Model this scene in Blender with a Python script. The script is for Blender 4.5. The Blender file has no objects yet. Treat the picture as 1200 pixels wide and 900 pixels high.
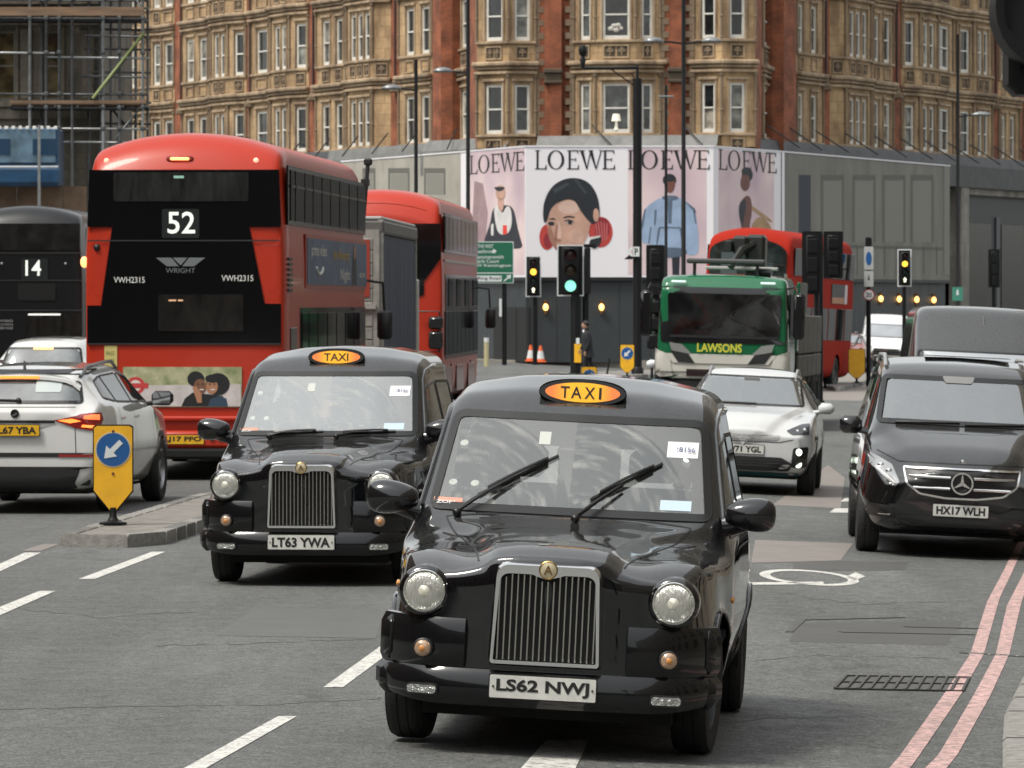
import bpy, math, random
import numpy as np
from mathutils import Matrix, Vector
from mathutils.bvhtree import BVHTree
R = math.radians
random.seed(7)
S = bpy.context.scene
COL = S.collection
# ------------------------------------------------------------------ camera
F, HZ, CH = 6000.0, 355.0, 2.21      # focal length and horizon in photo pixels, eye height in metres
cd = bpy.data.cameras.new('camera'); cam = bpy.data.objects.new('camera', cd); COL.objects.link(cam)
cam.location = (0, 0, CH); cam.rotation_euler = (R(90), 0, 0)
cd.sensor_width = 36; cd.lens = 36 * F / 1200; cd.shift_y = -(450 - HZ) / 1200
cd.clip_start = 0.5; cd.clip_end = 2000
cd.dof.use_dof = True; cd.dof.focus_distance = 26.0; cd.dof.aperture_fstop = 18
S.camera = cam
# ------------------------------------------------------------------ sky and sun (bright overcast)
W = bpy.data.worlds.new('World'); S.world = W; W.use_nodes = True
nt = W.node_tree; nt.nodes.clear()
sky = nt.nodes.new('ShaderNodeTexSky'); sky.sky_type = 'NISHITA'; sky.sun_disc = False
SUN_EL, SUN_AZ = 58, -125
sky.sun_elevation = R(SUN_EL); sky.sun_rotation = R(SUN_AZ); sky.dust_density = 1.0; sky.air_density = 1.0; sky.ozone_density = 1.0
hs = nt.nodes.new('ShaderNodeHueSaturation'); hs.inputs['Saturation'].default_value = 0.16
wb = nt.nodes.new('ShaderNodeMixRGB'); wb.blend_type = 'MULTIPLY'; wb.inputs[0].default_value = 1; wb.inputs[2].default_value = (1.0, 1.0, 0.965, 1)
bg = nt.nodes.new('ShaderNodeBackground'); bg.inputs[1].default_value = 0.15
wo = nt.nodes.new('ShaderNodeOutputWorld')
nt.links.new(sky.outputs[0], hs.inputs['Color']); nt.links.new(hs.outputs[0], wb.inputs[1])
# overcast luminance: the zenith is about three times as bright as the horizon
tcw = nt.nodes.new('ShaderNodeTexCoord'); sxw = nt.nodes.new('ShaderNodeSeparateXYZ'); mrw = nt.nodes.new('ShaderNodeMapRange'); mrw.inputs[1].default_value = 0; mrw.inputs[2].default_value = 1; mrw.inputs[3].default_value = .42; mrw.inputs[4].default_value = 1.5
vsw = nt.nodes.new('ShaderNodeVectorMath'); vsw.operation = 'SCALE'
nt.links.new(tcw.outputs['Generated'], sxw.inputs[0]); nt.links.new(sxw.outputs[2], mrw.inputs[0]); nt.links.new(wb.outputs[0], vsw.inputs[0]); nt.links.new(mrw.outputs[0], vsw.inputs['Scale'])
nt.links.new(vsw.outputs[0], bg.inputs[0]); nt.links.new(bg.outputs[0], wo.inputs[0])
sd = bpy.data.lights.new('sun', 'SUN'); sun = bpy.data.objects.new('sun', sd); COL.objects.link(sun)
sd.energy = 1.5; sd.angle = R(14); sd.color = (1.0, 0.94, 0.84)
sdir = Vector((math.sin(R(SUN_AZ)) * math.cos(R(SUN_EL)), math.cos(R(SUN_AZ)) * math.cos(R(SUN_EL)), math.sin(R(SUN_EL))))
sun.rotation_euler = sdir.to_track_quat('Z', 'Y').to_euler(); sun.location = (0, 0, 60)
S.view_settings.view_transform = 'Standard'; S.view_settings.look = 'None'; S.view_settings.gamma = 1
S.view_settings.exposure = 0.88
S.cycles.use_denoising = True; S.cycles.max_bounces = 8

# ------------------------------------------------------------------ materials
MATS = {}
def mat(name, col=(.5, .5, .5), rough=.5, metal=0, coat=0, spec=.5, noise=0, nscale=8, bump=0, bscale=60, emit=0, col2=None, trans=0, stretch=None):
    if name in MATS: return MATS[name]
    m = bpy.data.materials.new(name); m.use_nodes = True; MATS[name] = m
    t = m.node_tree; b = t.nodes['Principled BSDF']; L = t.links
    b.inputs['Base Color'].default_value = (*col, 1); b.inputs['Roughness'].default_value = rough
    b.inputs['Metallic'].default_value = metal; b.inputs['Coat Weight'].default_value = coat; b.inputs['Coat Roughness'].default_value = .04
    b.inputs['Specular IOR Level'].default_value = spec
    if trans: b.inputs['Transmission Weight'].default_value = trans
    if emit: b.inputs['Emission Color'].default_value = (*col, 1); b.inputs['Emission Strength'].default_value = emit
    if noise or bump:
        tc = t.nodes.new('ShaderNodeTexCoord'); mp = t.nodes.new('ShaderNodeMapping'); L.new(tc.outputs['Object'], mp.inputs[0])
        if stretch: mp.inputs['Scale'].default_value = stretch
    if noise:
        n = t.nodes.new('ShaderNodeTexNoise'); n.inputs['Scale'].default_value = nscale; n.inputs['Detail'].default_value = 6; n.inputs['Roughness'].default_value = .6
        L.new(mp.outputs[0], n.inputs['Vector'])
        r = t.nodes.new('ShaderNodeMapRange'); r.inputs[1].default_value = .3; r.inputs[2].default_value = .7; L.new(n.outputs[0], r.inputs[0])
        mx = t.nodes.new('ShaderNodeMixRGB'); c2 = col2 or tuple(c * (1 - noise) for c in col)
        mx.inputs[1].default_value = (*c2, 1); mx.inputs[2].default_value = (*(min(1, c * (1 + noise * .5)) for c in col), 1) if not col2 else (*col, 1)
        L.new(r.outputs[0], mx.inputs[0]); L.new(mx.outputs[0], b.inputs['Base Color'])
        mr = t.nodes.new('ShaderNodeMapRange'); mr.inputs[3].default_value = max(0, rough * (1.35 if rough < .2 else 1.1)); mr.inputs[4].default_value = rough * .9
        L.new(n.outputs[0], mr.inputs[0]); L.new(mr.outputs[0], b.inputs['Roughness'])
    if bump:
        n2 = t.nodes.new('ShaderNodeTexNoise'); n2.inputs['Scale'].default_value = bscale; n2.inputs['Detail'].default_value = 4
        L.new(mp.outputs[0], n2.inputs['Vector'])
        bp = t.nodes.new('ShaderNodeBump'); bp.inputs['Strength'].default_value = bump; bp.inputs['Distance'].default_value = .02
        L.new(n2.outputs[0], bp.inputs['Height']); L.new(bp.outputs[0], b.inputs['Normal'])
    return m

def wet_paint(name, col, rough=.06, drop=.35, dirt=.25, metal=0, coat=1.0, coat_ior=1.5, sky_film=.0, spec=None):
    """gloss paint with rain beads (voronoi bump), road dirt low on the body, slight dust variation, and wet up-facing paint paled to stand in for sky brightness"""
    if name in MATS: return MATS[name]
    m = mat(name, col, rough, metal, coat=coat, noise=0, spec=spec if spec is not None else .05 if coat > .9 else .3); m.node_tree.nodes['Principled BSDF'].inputs['Coat IOR'].default_value = 1.5 if coat < .9 else coat_ior; t = m.node_tree; b = t.nodes['Principled BSDF']; L = t.links
    tc = t.nodes.new('ShaderNodeTexCoord')
    n = t.nodes.new('ShaderNodeTexNoise'); n.inputs['Scale'].default_value = 3; n.inputs['Detail'].default_value = 8; L.new(tc.outputs['Object'], n.inputs['Vector'])
    sp = t.nodes.new('ShaderNodeSeparateXYZ'); L.new(tc.outputs['Object'], sp.inputs[0])
    lo = t.nodes.new('ShaderNodeMapRange'); lo.inputs[1].default_value = .2; lo.inputs[2].default_value = .9; lo.inputs[3].default_value = 1; lo.inputs[4].default_value = .15
    L.new(sp.outputs[2], lo.inputs[0])
    mu = t.nodes.new('ShaderNodeMath'); mu.operation = 'MULTIPLY'; L.new(n.outputs[0], mu.inputs[0]); L.new(lo.outputs[0], mu.inputs[1])
    mm = t.nodes.new('ShaderNodeMath'); mm.operation = 'MULTIPLY'; mm.inputs[1].default_value = dirt; L.new(mu.outputs[0], mm.inputs[0])
    mx = t.nodes.new('ShaderNodeMixRGB'); mx.inputs[1].default_value = (*col, 1); mx.inputs[2].default_value = (.11, .10, .085, 1)
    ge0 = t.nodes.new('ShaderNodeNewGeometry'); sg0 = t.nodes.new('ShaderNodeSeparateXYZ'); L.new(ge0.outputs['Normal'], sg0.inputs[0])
    up_pale = t.nodes.new('ShaderNodeMapRange'); up_pale.inputs[1].default_value = .35; up_pale.inputs[2].default_value = .95; up_pale.inputs[3].default_value = 0; up_pale.inputs[4].default_value = sky_film; L.new(sg0.outputs[2], up_pale.inputs[0])  # rain film paling up-facing paint, its tone standing in for sky brightness
    n3 = t.nodes.new('ShaderNodeTexNoise'); n3.inputs['Scale'].default_value = 45; n3.inputs['Detail'].default_value = 3; L.new(tc.outputs['Object'], n3.inputs['Vector']); m4 = t.nodes.new('ShaderNodeMath'); m4.operation = 'MULTIPLY'; L.new(up_pale.outputs[0], m4.inputs[0]); L.new(n3.outputs[0], m4.inputs[1])
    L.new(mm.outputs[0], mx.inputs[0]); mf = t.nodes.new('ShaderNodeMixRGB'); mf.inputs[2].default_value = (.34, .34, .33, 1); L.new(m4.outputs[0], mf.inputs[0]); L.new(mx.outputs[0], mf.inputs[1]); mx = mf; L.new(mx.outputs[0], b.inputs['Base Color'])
    cr = t.nodes.new('ShaderNodeMapRange'); cr.inputs[3].default_value = .03; cr.inputs[4].default_value = .03 + dirt * .5; L.new(mu.outputs[0], cr.inputs[0])
    L.new(cr.outputs[0], b.inputs['Coat Roughness'])
    v = t.nodes.new('ShaderNodeTexVoronoi'); v.inputs['Scale'].default_value = 95; v.feature = 'F1'; L.new(tc.outputs['Object'], v.inputs['Vector'])
    vr = t.nodes.new('ShaderNodeMapRange'); vr.inputs[1].default_value = .12; vr.inputs[2].default_value = .32; vr.inputs[3].default_value = 1; vr.inputs[4].default_value = 0; L.new(v.outputs[0], vr.inputs[0])
    ge = t.nodes.new('ShaderNodeNewGeometry'); sg = t.nodes.new('ShaderNodeSeparateXYZ'); L.new(ge.outputs['Normal'], sg.inputs[0])
    up = t.nodes.new('ShaderNodeMapRange'); up.inputs[1].default_value = .3; up.inputs[2].default_value = .9; L.new(sg.outputs[2], up.inputs[0])
    m3 = t.nodes.new('ShaderNodeMath'); m3.operation = 'MULTIPLY'; L.new(vr.outputs[0], m3.inputs[0]); L.new(up.outputs[0], m3.inputs[1])
    bp = t.nodes.new('ShaderNodeBump'); bp.inputs['Strength'].default_value = drop; bp.inputs['Distance'].default_value = .004
    L.new(m3.outputs[0], bp.inputs['Height']); L.new(bp.outputs[0], b.inputs['Coat Normal'])
    return m

def glass(name, refl=.3, tint=(.55, .6, .58), rough=.02, haze=0.0):
    if name in MATS: return MATS[name]
    m = bpy.data.materials.new(name); m.use_nodes = True; MATS[name] = m; t = m.node_tree; t.nodes.clear(); L = t.links
    o = t.nodes.new('ShaderNodeOutputMaterial'); tr = t.nodes.new('ShaderNodeBsdfTransparent'); tr.inputs[0].default_value = (*tint, 1)
    gl = t.nodes.new('ShaderNodeBsdfGlossy'); gl.inputs['Roughness'].default_value = rough; gl.inputs[0].default_value = (.93, .95, .94, 1)
    fr = t.nodes.new('ShaderNodeFresnel'); fr.inputs[0].default_value = 1.5
    ad = t.nodes.new('ShaderNodeMath'); ad.operation = 'ADD'; ad.inputs[1].default_value = refl; ad.use_clamp = True; L.new(fr.outputs[0], ad.inputs[0])
    mx = t.nodes.new('ShaderNodeMixShader'); L.new(ad.outputs[0], mx.inputs[0]); L.new(tr.outputs[0], mx.inputs[1]); L.new(gl.outputs[0], mx.inputs[2])
    if haze:   # dirt film with wiper sweep marks
        df = t.nodes.new('ShaderNodeBsdfDiffuse'); df.inputs[0].default_value = (.5, .5, .47, 1)
        tc = t.nodes.new('ShaderNodeTexCoord'); sx = t.nodes.new('ShaderNodeSeparateXYZ'); L.new(tc.outputs['Object'], sx.inputs[0])
        def M_(op, a, b=None, c=None):
            q = t.nodes.new('ShaderNodeMath'); q.operation = op
            for i_, v_ in enumerate((a, b, c)):
                if v_ is None: continue
                if isinstance(v_, (int, float)): q.inputs[i_].default_value = v_
                else: L.new(v_, q.inputs[i_])
            return q.outputs[0]
        tot = None; masks = None
        for (px_, pz_) in ((.575, 1.12), (-.04, 1.12)):      # streaks follow the sweep of each wiper
            dx = M_('SUBTRACT', sx.outputs[0], px_); dz = M_('SUBTRACT', sx.outputs[2], pz_); rr = M_('SQRT', M_('ADD', M_('MULTIPLY', dx, dx), M_('MULTIPLY', dz, dz))); an = M_('ARCTAN2', dz, dx)
            cv = t.nodes.new('ShaderNodeCombineXYZ'); L.new(M_('MULTIPLY', rr, 26.0), cv.inputs[0]); L.new(M_('MULTIPLY', an, 2.2), cv.inputs[1])
            n = t.nodes.new('ShaderNodeTexNoise'); n.inputs['Scale'].default_value = 1; n.inputs['Detail'].default_value = 5; L.new(cv.outputs[0], n.inputs['Vector'])
            st = t.nodes.new('ShaderNodeMapRange'); st.inputs[1].default_value = .5; st.inputs[2].default_value = .72; L.new(n.outputs[0], st.inputs[0])
            mk = M_('MULTIPLY', M_('LESS_THAN', rr, .58), M_('LESS_THAN', sx.outputs[0], px_ + .05)); v_ = M_('MULTIPLY', st.outputs[0], mk)
            tot = v_ if tot is None else M_('MAXIMUM', tot, v_); masks = mk if masks is None else M_('MAXIMUM', masks, mk)
        n2 = t.nodes.new('ShaderNodeTexNoise'); n2.inputs['Scale'].default_value = 2.2; n2.inputs['Detail'].default_value = 5; L.new(tc.outputs['Object'], n2.inputs['Vector'])
        unsw = M_('MULTIPLY', M_('SUBTRACT', 1.0, masks), M_('MULTIPLY', n2.outputs[0], .4)); s3 = M_('MULTIPLY', M_('ADD', M_('MULTIPLY', tot, n2.outputs[0]), unsw), haze)
        m3 = t.nodes.new('ShaderNodeMath'); m3.operation = 'ADD'; m3.inputs[1].default_value = haze * .08; L.new(s3, m3.inputs[0])
        mz = t.nodes.new('ShaderNodeMixShader'); L.new(m3.outputs[0], mz.inputs[0]); L.new(mx.outputs[0], mz.inputs[1]); L.new(df.outputs[0], mz.inputs[2]); mx = mz
    L.new(mx.outputs[0], o.inputs[0])
    return m

def dark_glass(name, col=(.01, .012, .012), refl=.15, rough=.03):
    """window glass over a dark interior"""
    if name in MATS: return MATS[name]
    m = bpy.data.materials.new(name); m.use_nodes = True; MATS[name] = m; t = m.node_tree; t.nodes.clear(); L = t.links
    o = t.nodes.new('ShaderNodeOutputMaterial'); df = t.nodes.new('ShaderNodeBsdfDiffuse')
    tc = t.nodes.new('ShaderNodeTexCoord'); n = t.nodes.new('ShaderNodeTexNoise'); n.inputs['Scale'].default_value = 2.2; n.inputs['Detail'].default_value = 3; L.new(tc.outputs['Object'], n.inputs['Vector'])
    r = t.nodes.new('ShaderNodeMapRange'); r.inputs[1].default_value = .4; r.inputs[2].default_value = .7; L.new(n.outputs[0], r.inputs[0])
    mc = t.nodes.new('ShaderNodeMixRGB'); mc.inputs[1].default_value = (*[c * .5 for c in col], 1); mc.inputs[2].default_value = (*[c * 2.2 for c in col], 1); L.new(r.outputs[0], mc.inputs[0]); L.new(mc.outputs[0], df.inputs[0])
    gl = t.nodes.new('ShaderNodeBsdfGlossy'); gl.inputs['Roughness'].default_value = rough
    fr = t.nodes.new('ShaderNodeFresnel'); fr.inputs[0].default_value = 1.5
    ad = t.nodes.new('ShaderNodeMath'); ad.operation = 'ADD'; ad.inputs[1].default_value = refl; ad.use_clamp = True; L.new(fr.outputs[0], ad.inputs[0])
    mx = t.nodes.new('ShaderNodeMixShader'); L.new(ad.outputs[0], mx.inputs[0]); L.new(df.outputs[0], mx.inputs[1]); L.new(gl.outputs[0], mx.inputs[2]); L.new(mx.outputs[0], o.inputs[0])
    return m

# ------------------------------------------------------------------ object helpers
def tag(o, label=None, cat=None, group=None, kind=None):
    if label: o['label'] = label
    if cat: o['category'] = cat
    if group: o['group'] = group
    if kind: o['kind'] = kind
    return o
def gz(x):                                        # road camber: falls away to the right of the crown
    return -0.048 * min(max(x + 0.3, 0), 4.8)
ROLL = math.atan(0.048)
def thing(name, label, cat, loc=(0, 0, 0), rz=0, group=None, roll=0):
    o = bpy.data.objects.new(name, None); COL.objects.link(o); o.empty_display_size = .3
    M = Matrix.Rotation(roll, 4, 'Y') @ Matrix.Rotation(rz, 4, 'Z'); o.rotation_euler = M.to_euler(); o.location = loc
    return tag(o, label, cat, group)
def at(px, D, z=None):
    x = (px - 600) * D / F
    return (x, D, gz(x) if z is None else z)
def G(px, py):                                    # photo pixel -> point on the road surface
    z = 0
    for _ in range(6):
        D = F * (CH - z) / (py - HZ); x = (px - 600) * D / F; z = gz(x)
    return Vector((x, D, z))
class MB:
    def __init__(s): s.v = []; s.f = []
    def add(s, vs, fs):
        n = len(s.v); s.v += [tuple(p) for p in vs]; s.f += [tuple(i + n for i in f) for f in fs]; return s
    def box(s, x0, x1, y0, y1, z0, z1, b=0, M=None):
        x0, x1 = min(x0, x1), max(x0, x1); y0, y1 = min(y0, y1), max(y0, y1); z0, z1 = min(z0, z1), max(z0, z1)
        if b <= 0:
            vs = [(x, y, z) for x in (x0, x1) for y in (y0, y1) for z in (z0, z1)]
            fs = [(0, 1, 3, 2), (4, 6, 7, 5), (0, 4, 5, 1), (2, 3, 7, 6), (0, 2, 6, 4), (1, 5, 7, 3)]
        else:
            b = min(b, (x1 - x0) / 2.01, (y1 - y0) / 2.01, (z1 - z0) / 2.01)
            E = ((x0, x1), (y0, y1), (z0, z1)); vs = []; ix = {}
            for c in range(8):
                sg = ((c >> 2) & 1, (c >> 1) & 1, c & 1)
                for a in range(3):
                    ix[c, a] = len(vs); vs.append(tuple(E[k][sg[k]] if k == a else E[k][sg[k]] + (b if sg[k] == 0 else -b) for k in range(3)))
            fs = []
            for a in range(3):
                o = [k for k in range(3) if k != a]; ba = 2 - a; b1 = 2 - o[0]; b2 = 2 - o[1]
                for sgn in (0, 1):
                    base = sgn << ba
                    fs.append([ix[base, a], ix[base | 1 << b1, a], ix[base | 1 << b1 | 1 << b2, a], ix[base | 1 << b2, a]])
                for s1 in (0, 1):
                    for s2 in (0, 1):
                        q = (s1 << b1) | (s2 << b2)
                        fs.append([ix[q, o[0]], ix[q | 1 << ba, o[0]], ix[q | 1 << ba, o[1]], ix[q, o[1]]])
            for c in range(8): fs.append([ix[c, 0], ix[c, 1], ix[c, 2]])
            cx = Vector(((x0 + x1) / 2, (y0 + y1) / 2, (z0 + z1) / 2)); V = [Vector(p) for p in vs]
            for i, f in enumerate(fs):
                n = (V[f[1]] - V[f[0]]).cross(V[f[2]] - V[f[0]])
                if n.dot(V[f[0]] - cx) < 0: fs[i] = f[::-1]
        if M is not None: vs = [M @ Vector(p) for p in vs]
        return s.add(vs, fs)
    def bx(s, c, d, b=0, M=None):
        return s.box(c[0] - d[0] / 2, c[0] + d[0] / 2, c[1] - d[1] / 2, c[1] + d[1] / 2, c[2] - d[2] / 2, c[2] + d[2] / 2, b, M)
    def tube(s, pts, r, n=8, cap=True):
        pts = [Vector(p) for p in pts]; rs = r if isinstance(r, (list, tuple)) else [r] * len(pts); vs = []; fs = []
        up = None
        for i, p in enumerate(pts):
            d = (pts[min(i + 1, len(pts) - 1)] - pts[max(i - 1, 0)]).normalized()
            if up is None: up = Vector((0, 0, 1)) if abs(d.z) < .9 else Vector((0, 1, 0))
            a = d.cross(up).normalized(); b = a.cross(d).normalized(); up = b
            for k in range(n):
                t = 2 * math.pi * k / n; vs.append(p + (a * math.cos(t) + b * math.sin(t)) * rs[i])
        for i in range(len(pts) - 1):
            for k in range(n):
                k2 = (k + 1) % n; fs.append((i * n + k, i * n + k2, (i + 1) * n + k2, (i + 1) * n + k))
        if cap: fs.append(tuple(range(n))); fs.append(tuple(range((len(pts) - 1) * n + n - 1, (len(pts) - 1) * n - 1, -1)))
        return s.add(vs, fs)
    def lathe(s, prof, n=24, M=None, close=True):     # profile (r, h), axis = local Z of M
        vs = []; fs = []; M = M or Matrix()
        for r, h in prof:
            for k in range(n):
                t = 2 * math.pi * k / n; vs.append(M @ Vector((r * math.cos(t), r * math.sin(t), h)))
        m = len(prof)
        for i in range(m - 1):
            for k in range(n):
                k2 = (k + 1) % n; fs.append((i * n + k, i * n + k2, (i + 1) * n + k2, (i + 1) * n + k))
        if close: fs.append(tuple(range(n - 1, -1, -1))); fs.append(tuple(range((m - 1) * n, m * n)))
        return s.add(vs, fs)
    def prism(s, poly, h0, h1, M=None):                # polygon in local XY, extruded in Z from h0 to h1
        n = len(poly); M = M or Matrix()
        ar = sum(poly[i][0] * poly[(i + 1) % n][1] - poly[(i + 1) % n][0] * poly[i][1] for i in range(n))
        if ar < 0: poly = poly[::-1]
        vs = [M @ Vector((x, y, h0)) for x, y in poly] + [M @ Vector((x, y, h1)) for x, y in poly]
        fs = [tuple(range(n - 1, -1, -1)), tuple(range(n, 2 * n))] + [(i, (i + 1) % n, n + (i + 1) % n, n + i) for i in range(n)]
        return s.add(vs, fs)
    def ball(s, c, r, n=12, m=8):
        r = r if isinstance(r, (tuple, list)) else (r, r, r); vs = []; fs = []
        for i in range(m + 1):
            a = math.pi * i / m
            for k in range(n):
                t = 2 * math.pi * k / n; vs.append((c[0] + r[0] * math.sin(a) * math.cos(t), c[1] + r[1] * math.sin(a) * math.sin(t), c[2] - r[2] * math.cos(a)))
        for i in range(m):
            for k in range(n):
                k2 = (k + 1) % n; fs.append((i * n + k, i * n + k2, (i + 1) * n + k2, (i + 1) * n + k))
        return s.add(vs, fs)
    def mesh(s, name, m, smooth=None, uv=False):
        me = bpy.data.meshes.new(name); me.from_pydata(s.v, [], s.f)
        for x in (m if isinstance(m, (list, tuple)) else [m]): me.materials.append(x)
        if smooth is not None:
            me.polygons.foreach_set('use_smooth', [True] * len(me.polygons))
            if smooth < 180: me.set_sharp_from_angle(angle=R(smooth))
        if uv:
            me.update(); ul = me.uv_layers.new(name='uv').data
            for p in me.polygons:
                n = p.normal; t = Vector((-n.y, n.x, 0)); flat = t.length < .2
                t = Vector((1, 0, 0)) if flat else t.normalized()
                for li in p.loop_indices:
                    c = me.vertices[me.loops[li].vertex_index].co; ul[li].uv = (c.dot(t), c.y if flat else c.z)
        return me
    def build(s, name, m, parent=None, smooth=None, uv=False, label=None, kind=None, fs=None):
        return link(name, s.mesh(name, m, smooth, uv), parent, label, kind)
def link(name, me, parent=None, label=None, kind=None, M=None):
    o = bpy.data.objects.new(name, me); COL.objects.link(o)
    if parent is not None: o.parent = parent
    if M is not None: o.matrix_local = M
    return tag(o, label, None, None, kind)
def copy_tree(o, parent=None):
    c = o.copy(); COL.objects.link(c); c.parent = parent
    for ch in o.children: copy_tree(ch, c)
    return c
# frames: text / prism plane facing a direction. columns = right, up, normal as the reader sees it
def frame(kind, o=(0, 0, 0)):
    X, U, N = {'F': ((-1, 0, 0), (0, 0, 1), (0, 1, 0)), 'R': ((1, 0, 0), (0, 0, 1), (0, -1, 0)),
               'P': ((0, 1, 0), (0, 0, 1), (1, 0, 0)), 'N': ((0, -1, 0), (0, 0, 1), (-1, 0, 0)), 'U': ((1, 0, 0), (0, 1, 0), (0, 0, 1))}[kind]
    return Matrix(((X[0], U[0], N[0], o[0]), (X[1], U[1], N[1], o[1]), (X[2], U[2], N[2], o[2]), (0, 0, 0, 1)))
def text_mesh(s, w, h, m, bold=0.0, ext=.0015, cx=True):
    cu = bpy.data.curves.new('lettering', 'FONT'); cu.body = s; cu.size = 1; cu.offset = bold; cu.resolution_u = 3
    o = bpy.data.objects.new('lettering', cu); me = bpy.data.meshes.new_from_object(o)
    n = len(me.vertices); co = np.empty(n * 3); me.vertices.foreach_get('co', co); co = co.reshape(-1, 3)
    lo = co.min(0); hi = co.max(0); co[:, 0] = ((co[:, 0] - lo[0]) / (hi[0] - lo[0]) - (.5 if cx else 0)) * w
    co[:, 1] = ((co[:, 1] - lo[1]) / (hi[1] - lo[1]) - .5) * h; co[:, 2] = ext
    me.vertices.foreach_set('co', co.ravel()); me.materials.clear(); me.materials.append(m); me.name = 'lettering'
    bpy.data.objects.remove(o); return me
def text(s, w, h, m, parent, M, bold=.0, name='lettering', ext=.0015):
    return link(name, text_mesh(s, w, h, m, bold, ext), parent, M=M)
def rpoly(pts, r, n=4):
    out = []; N = len(pts); rr = r if isinstance(r, (list, tuple)) else [r] * N
    for i in range(N):
        p = Vector(pts[i]); a = Vector(pts[i - 1]) - p; b = Vector(pts[(i + 1) % N]) - p
        q = min(rr[i], a.length * .45, b.length * .45); A = p + a.normalized() * q; B = p + b.normalized() * q
        for k in range(n + 1):
            t = k / n; out.append(tuple(A * (1 - t) ** 2 + p * 2 * t * (1 - t) + B * t * t))
    return out
def ell(cx, cy, rx, ry, n=24, a0=0, a1=360):
    return [(cx + rx * math.cos(R(a0 + (a1 - a0) * k / (n if a1 - a0 == 360 else n - 1))), cy + ry * math.sin(R(a0 + (a1 - a0) * k / (n if a1 - a0 == 360 else n - 1)))) for k in range(n)]
def inside(poly, x, y):
    c = False; n = len(poly); j = n - 1
    for i in range(n):
        xi, yi = poly[i]; xj, yj = poly[j]
        if (yi > y) != (yj > y) and x < (xj - xi) * (y - yi) / (yj - yi) + xi: c = not c
        j = i
    return c
# ------------------------------------------------------------------ lofted vehicle shells
KN = [10, 3, 14, 12, 18, 4, 9, 9]
def gsm(A, sig, axis, wrap):
    if sig <= 0: return A
    r = int(3 * sig + 1); k = np.exp(-.5 * (np.arange(-r, r + 1) / sig) ** 2); k /= k.sum()
    pad = [(0, 0)] * 3; pad[axis] = (r, r)
    B = np.pad(A, pad, mode='wrap') if wrap else np.pad(A, pad, mode='reflect', reflect_type='odd')
    out = np.zeros_like(A)
    for i, w in enumerate(k):
        sl = [slice(None)] * 3; sl[axis] = slice(i, i + A.shape[axis]); out += w * B[tuple(sl)]
    return out
def loft(rows, dx=.025, ss=2.0, sk=1.2, deform=None, q=1.0, cap0=.05, cap1=.05):
    """rows front to back: (y, zbot, w_sill, w_mid, z_mid, w_belt, z_belt, w_top, z_top, z_centre, bow)"""
    kn = [max(1, round(n * q)) for n in KN]; C = []
    for (y, zb, ws, wm, zm, wb, zl, wt, zt, zc, bow) in rows:
        C.append([(0, y, zb), (ws * .85, y, zb), (ws, y, zb + .05), (wm, y, zm), (wb, y, zl), (wt, y + bow * .25, zt - .05), (wt - .07, y + bow * .4, zt),
                  (wt * .5, y + bow * .85, zt + (zc - zt) * .75), (0, y + bow, zc)])
    C = np.array(C)
    half = [C[:, 0]]
    for k, n in enumerate(kn):
        for i in range(1, n + 1): half.append(C[:, k] * (1 - i / n) + C[:, k + 1] * i / n)
    H = np.stack(half, 1); Mi = H[:, -2:0:-1].copy(); Mi[:, :, 0] *= -1; ring = np.concatenate([H, Mi], 1)
    out = []
    for s in range(len(rows) - 1):
        n = max(1, math.ceil(abs(rows[s][0] - rows[s + 1][0]) / dx), math.ceil(abs(rows[s][9] - rows[s + 1][9]) / (dx * 1.6)))
        for i in range(n): out.append(ring[s] * (1 - i / n) + ring[s + 1] * i / n)
    out.append(ring[-1]); A = np.stack(out, 0)
    A = gsm(A, ss, 0, False); A = gsm(A, sk, 1, True)
    def cap(E, d, sgn):
        c = E.mean(0); c[0] = 0; r = []
        for t, o in ((0, 1), (.3, 1), (.6, .98), (.85, .93), (.95, .75), (.985, .4)):
            P = c + (E - c) * t; P[:, 1] = c[1] * 0 + E[:, 1] + sgn * d * o; r.append(P)
        return r
    a = cap(A[0], cap0, 1); b = cap(A[-1], cap1, -1)[::-1]
    A = np.concatenate([np.stack(a), A, np.stack(b)], 0)
    if deform is not None: A = deform(A)
    Sn, Rn, _ = A.shape; idx = np.arange(Sn * Rn).reshape(Sn, Rn)
    f = np.stack([idx[:-1], np.roll(idx, -1, 1)[:-1], np.roll(idx, -1, 1)[1:], idx[1:]], -1).reshape(-1, 4)
    return A.reshape(-1, 3), f
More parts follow.
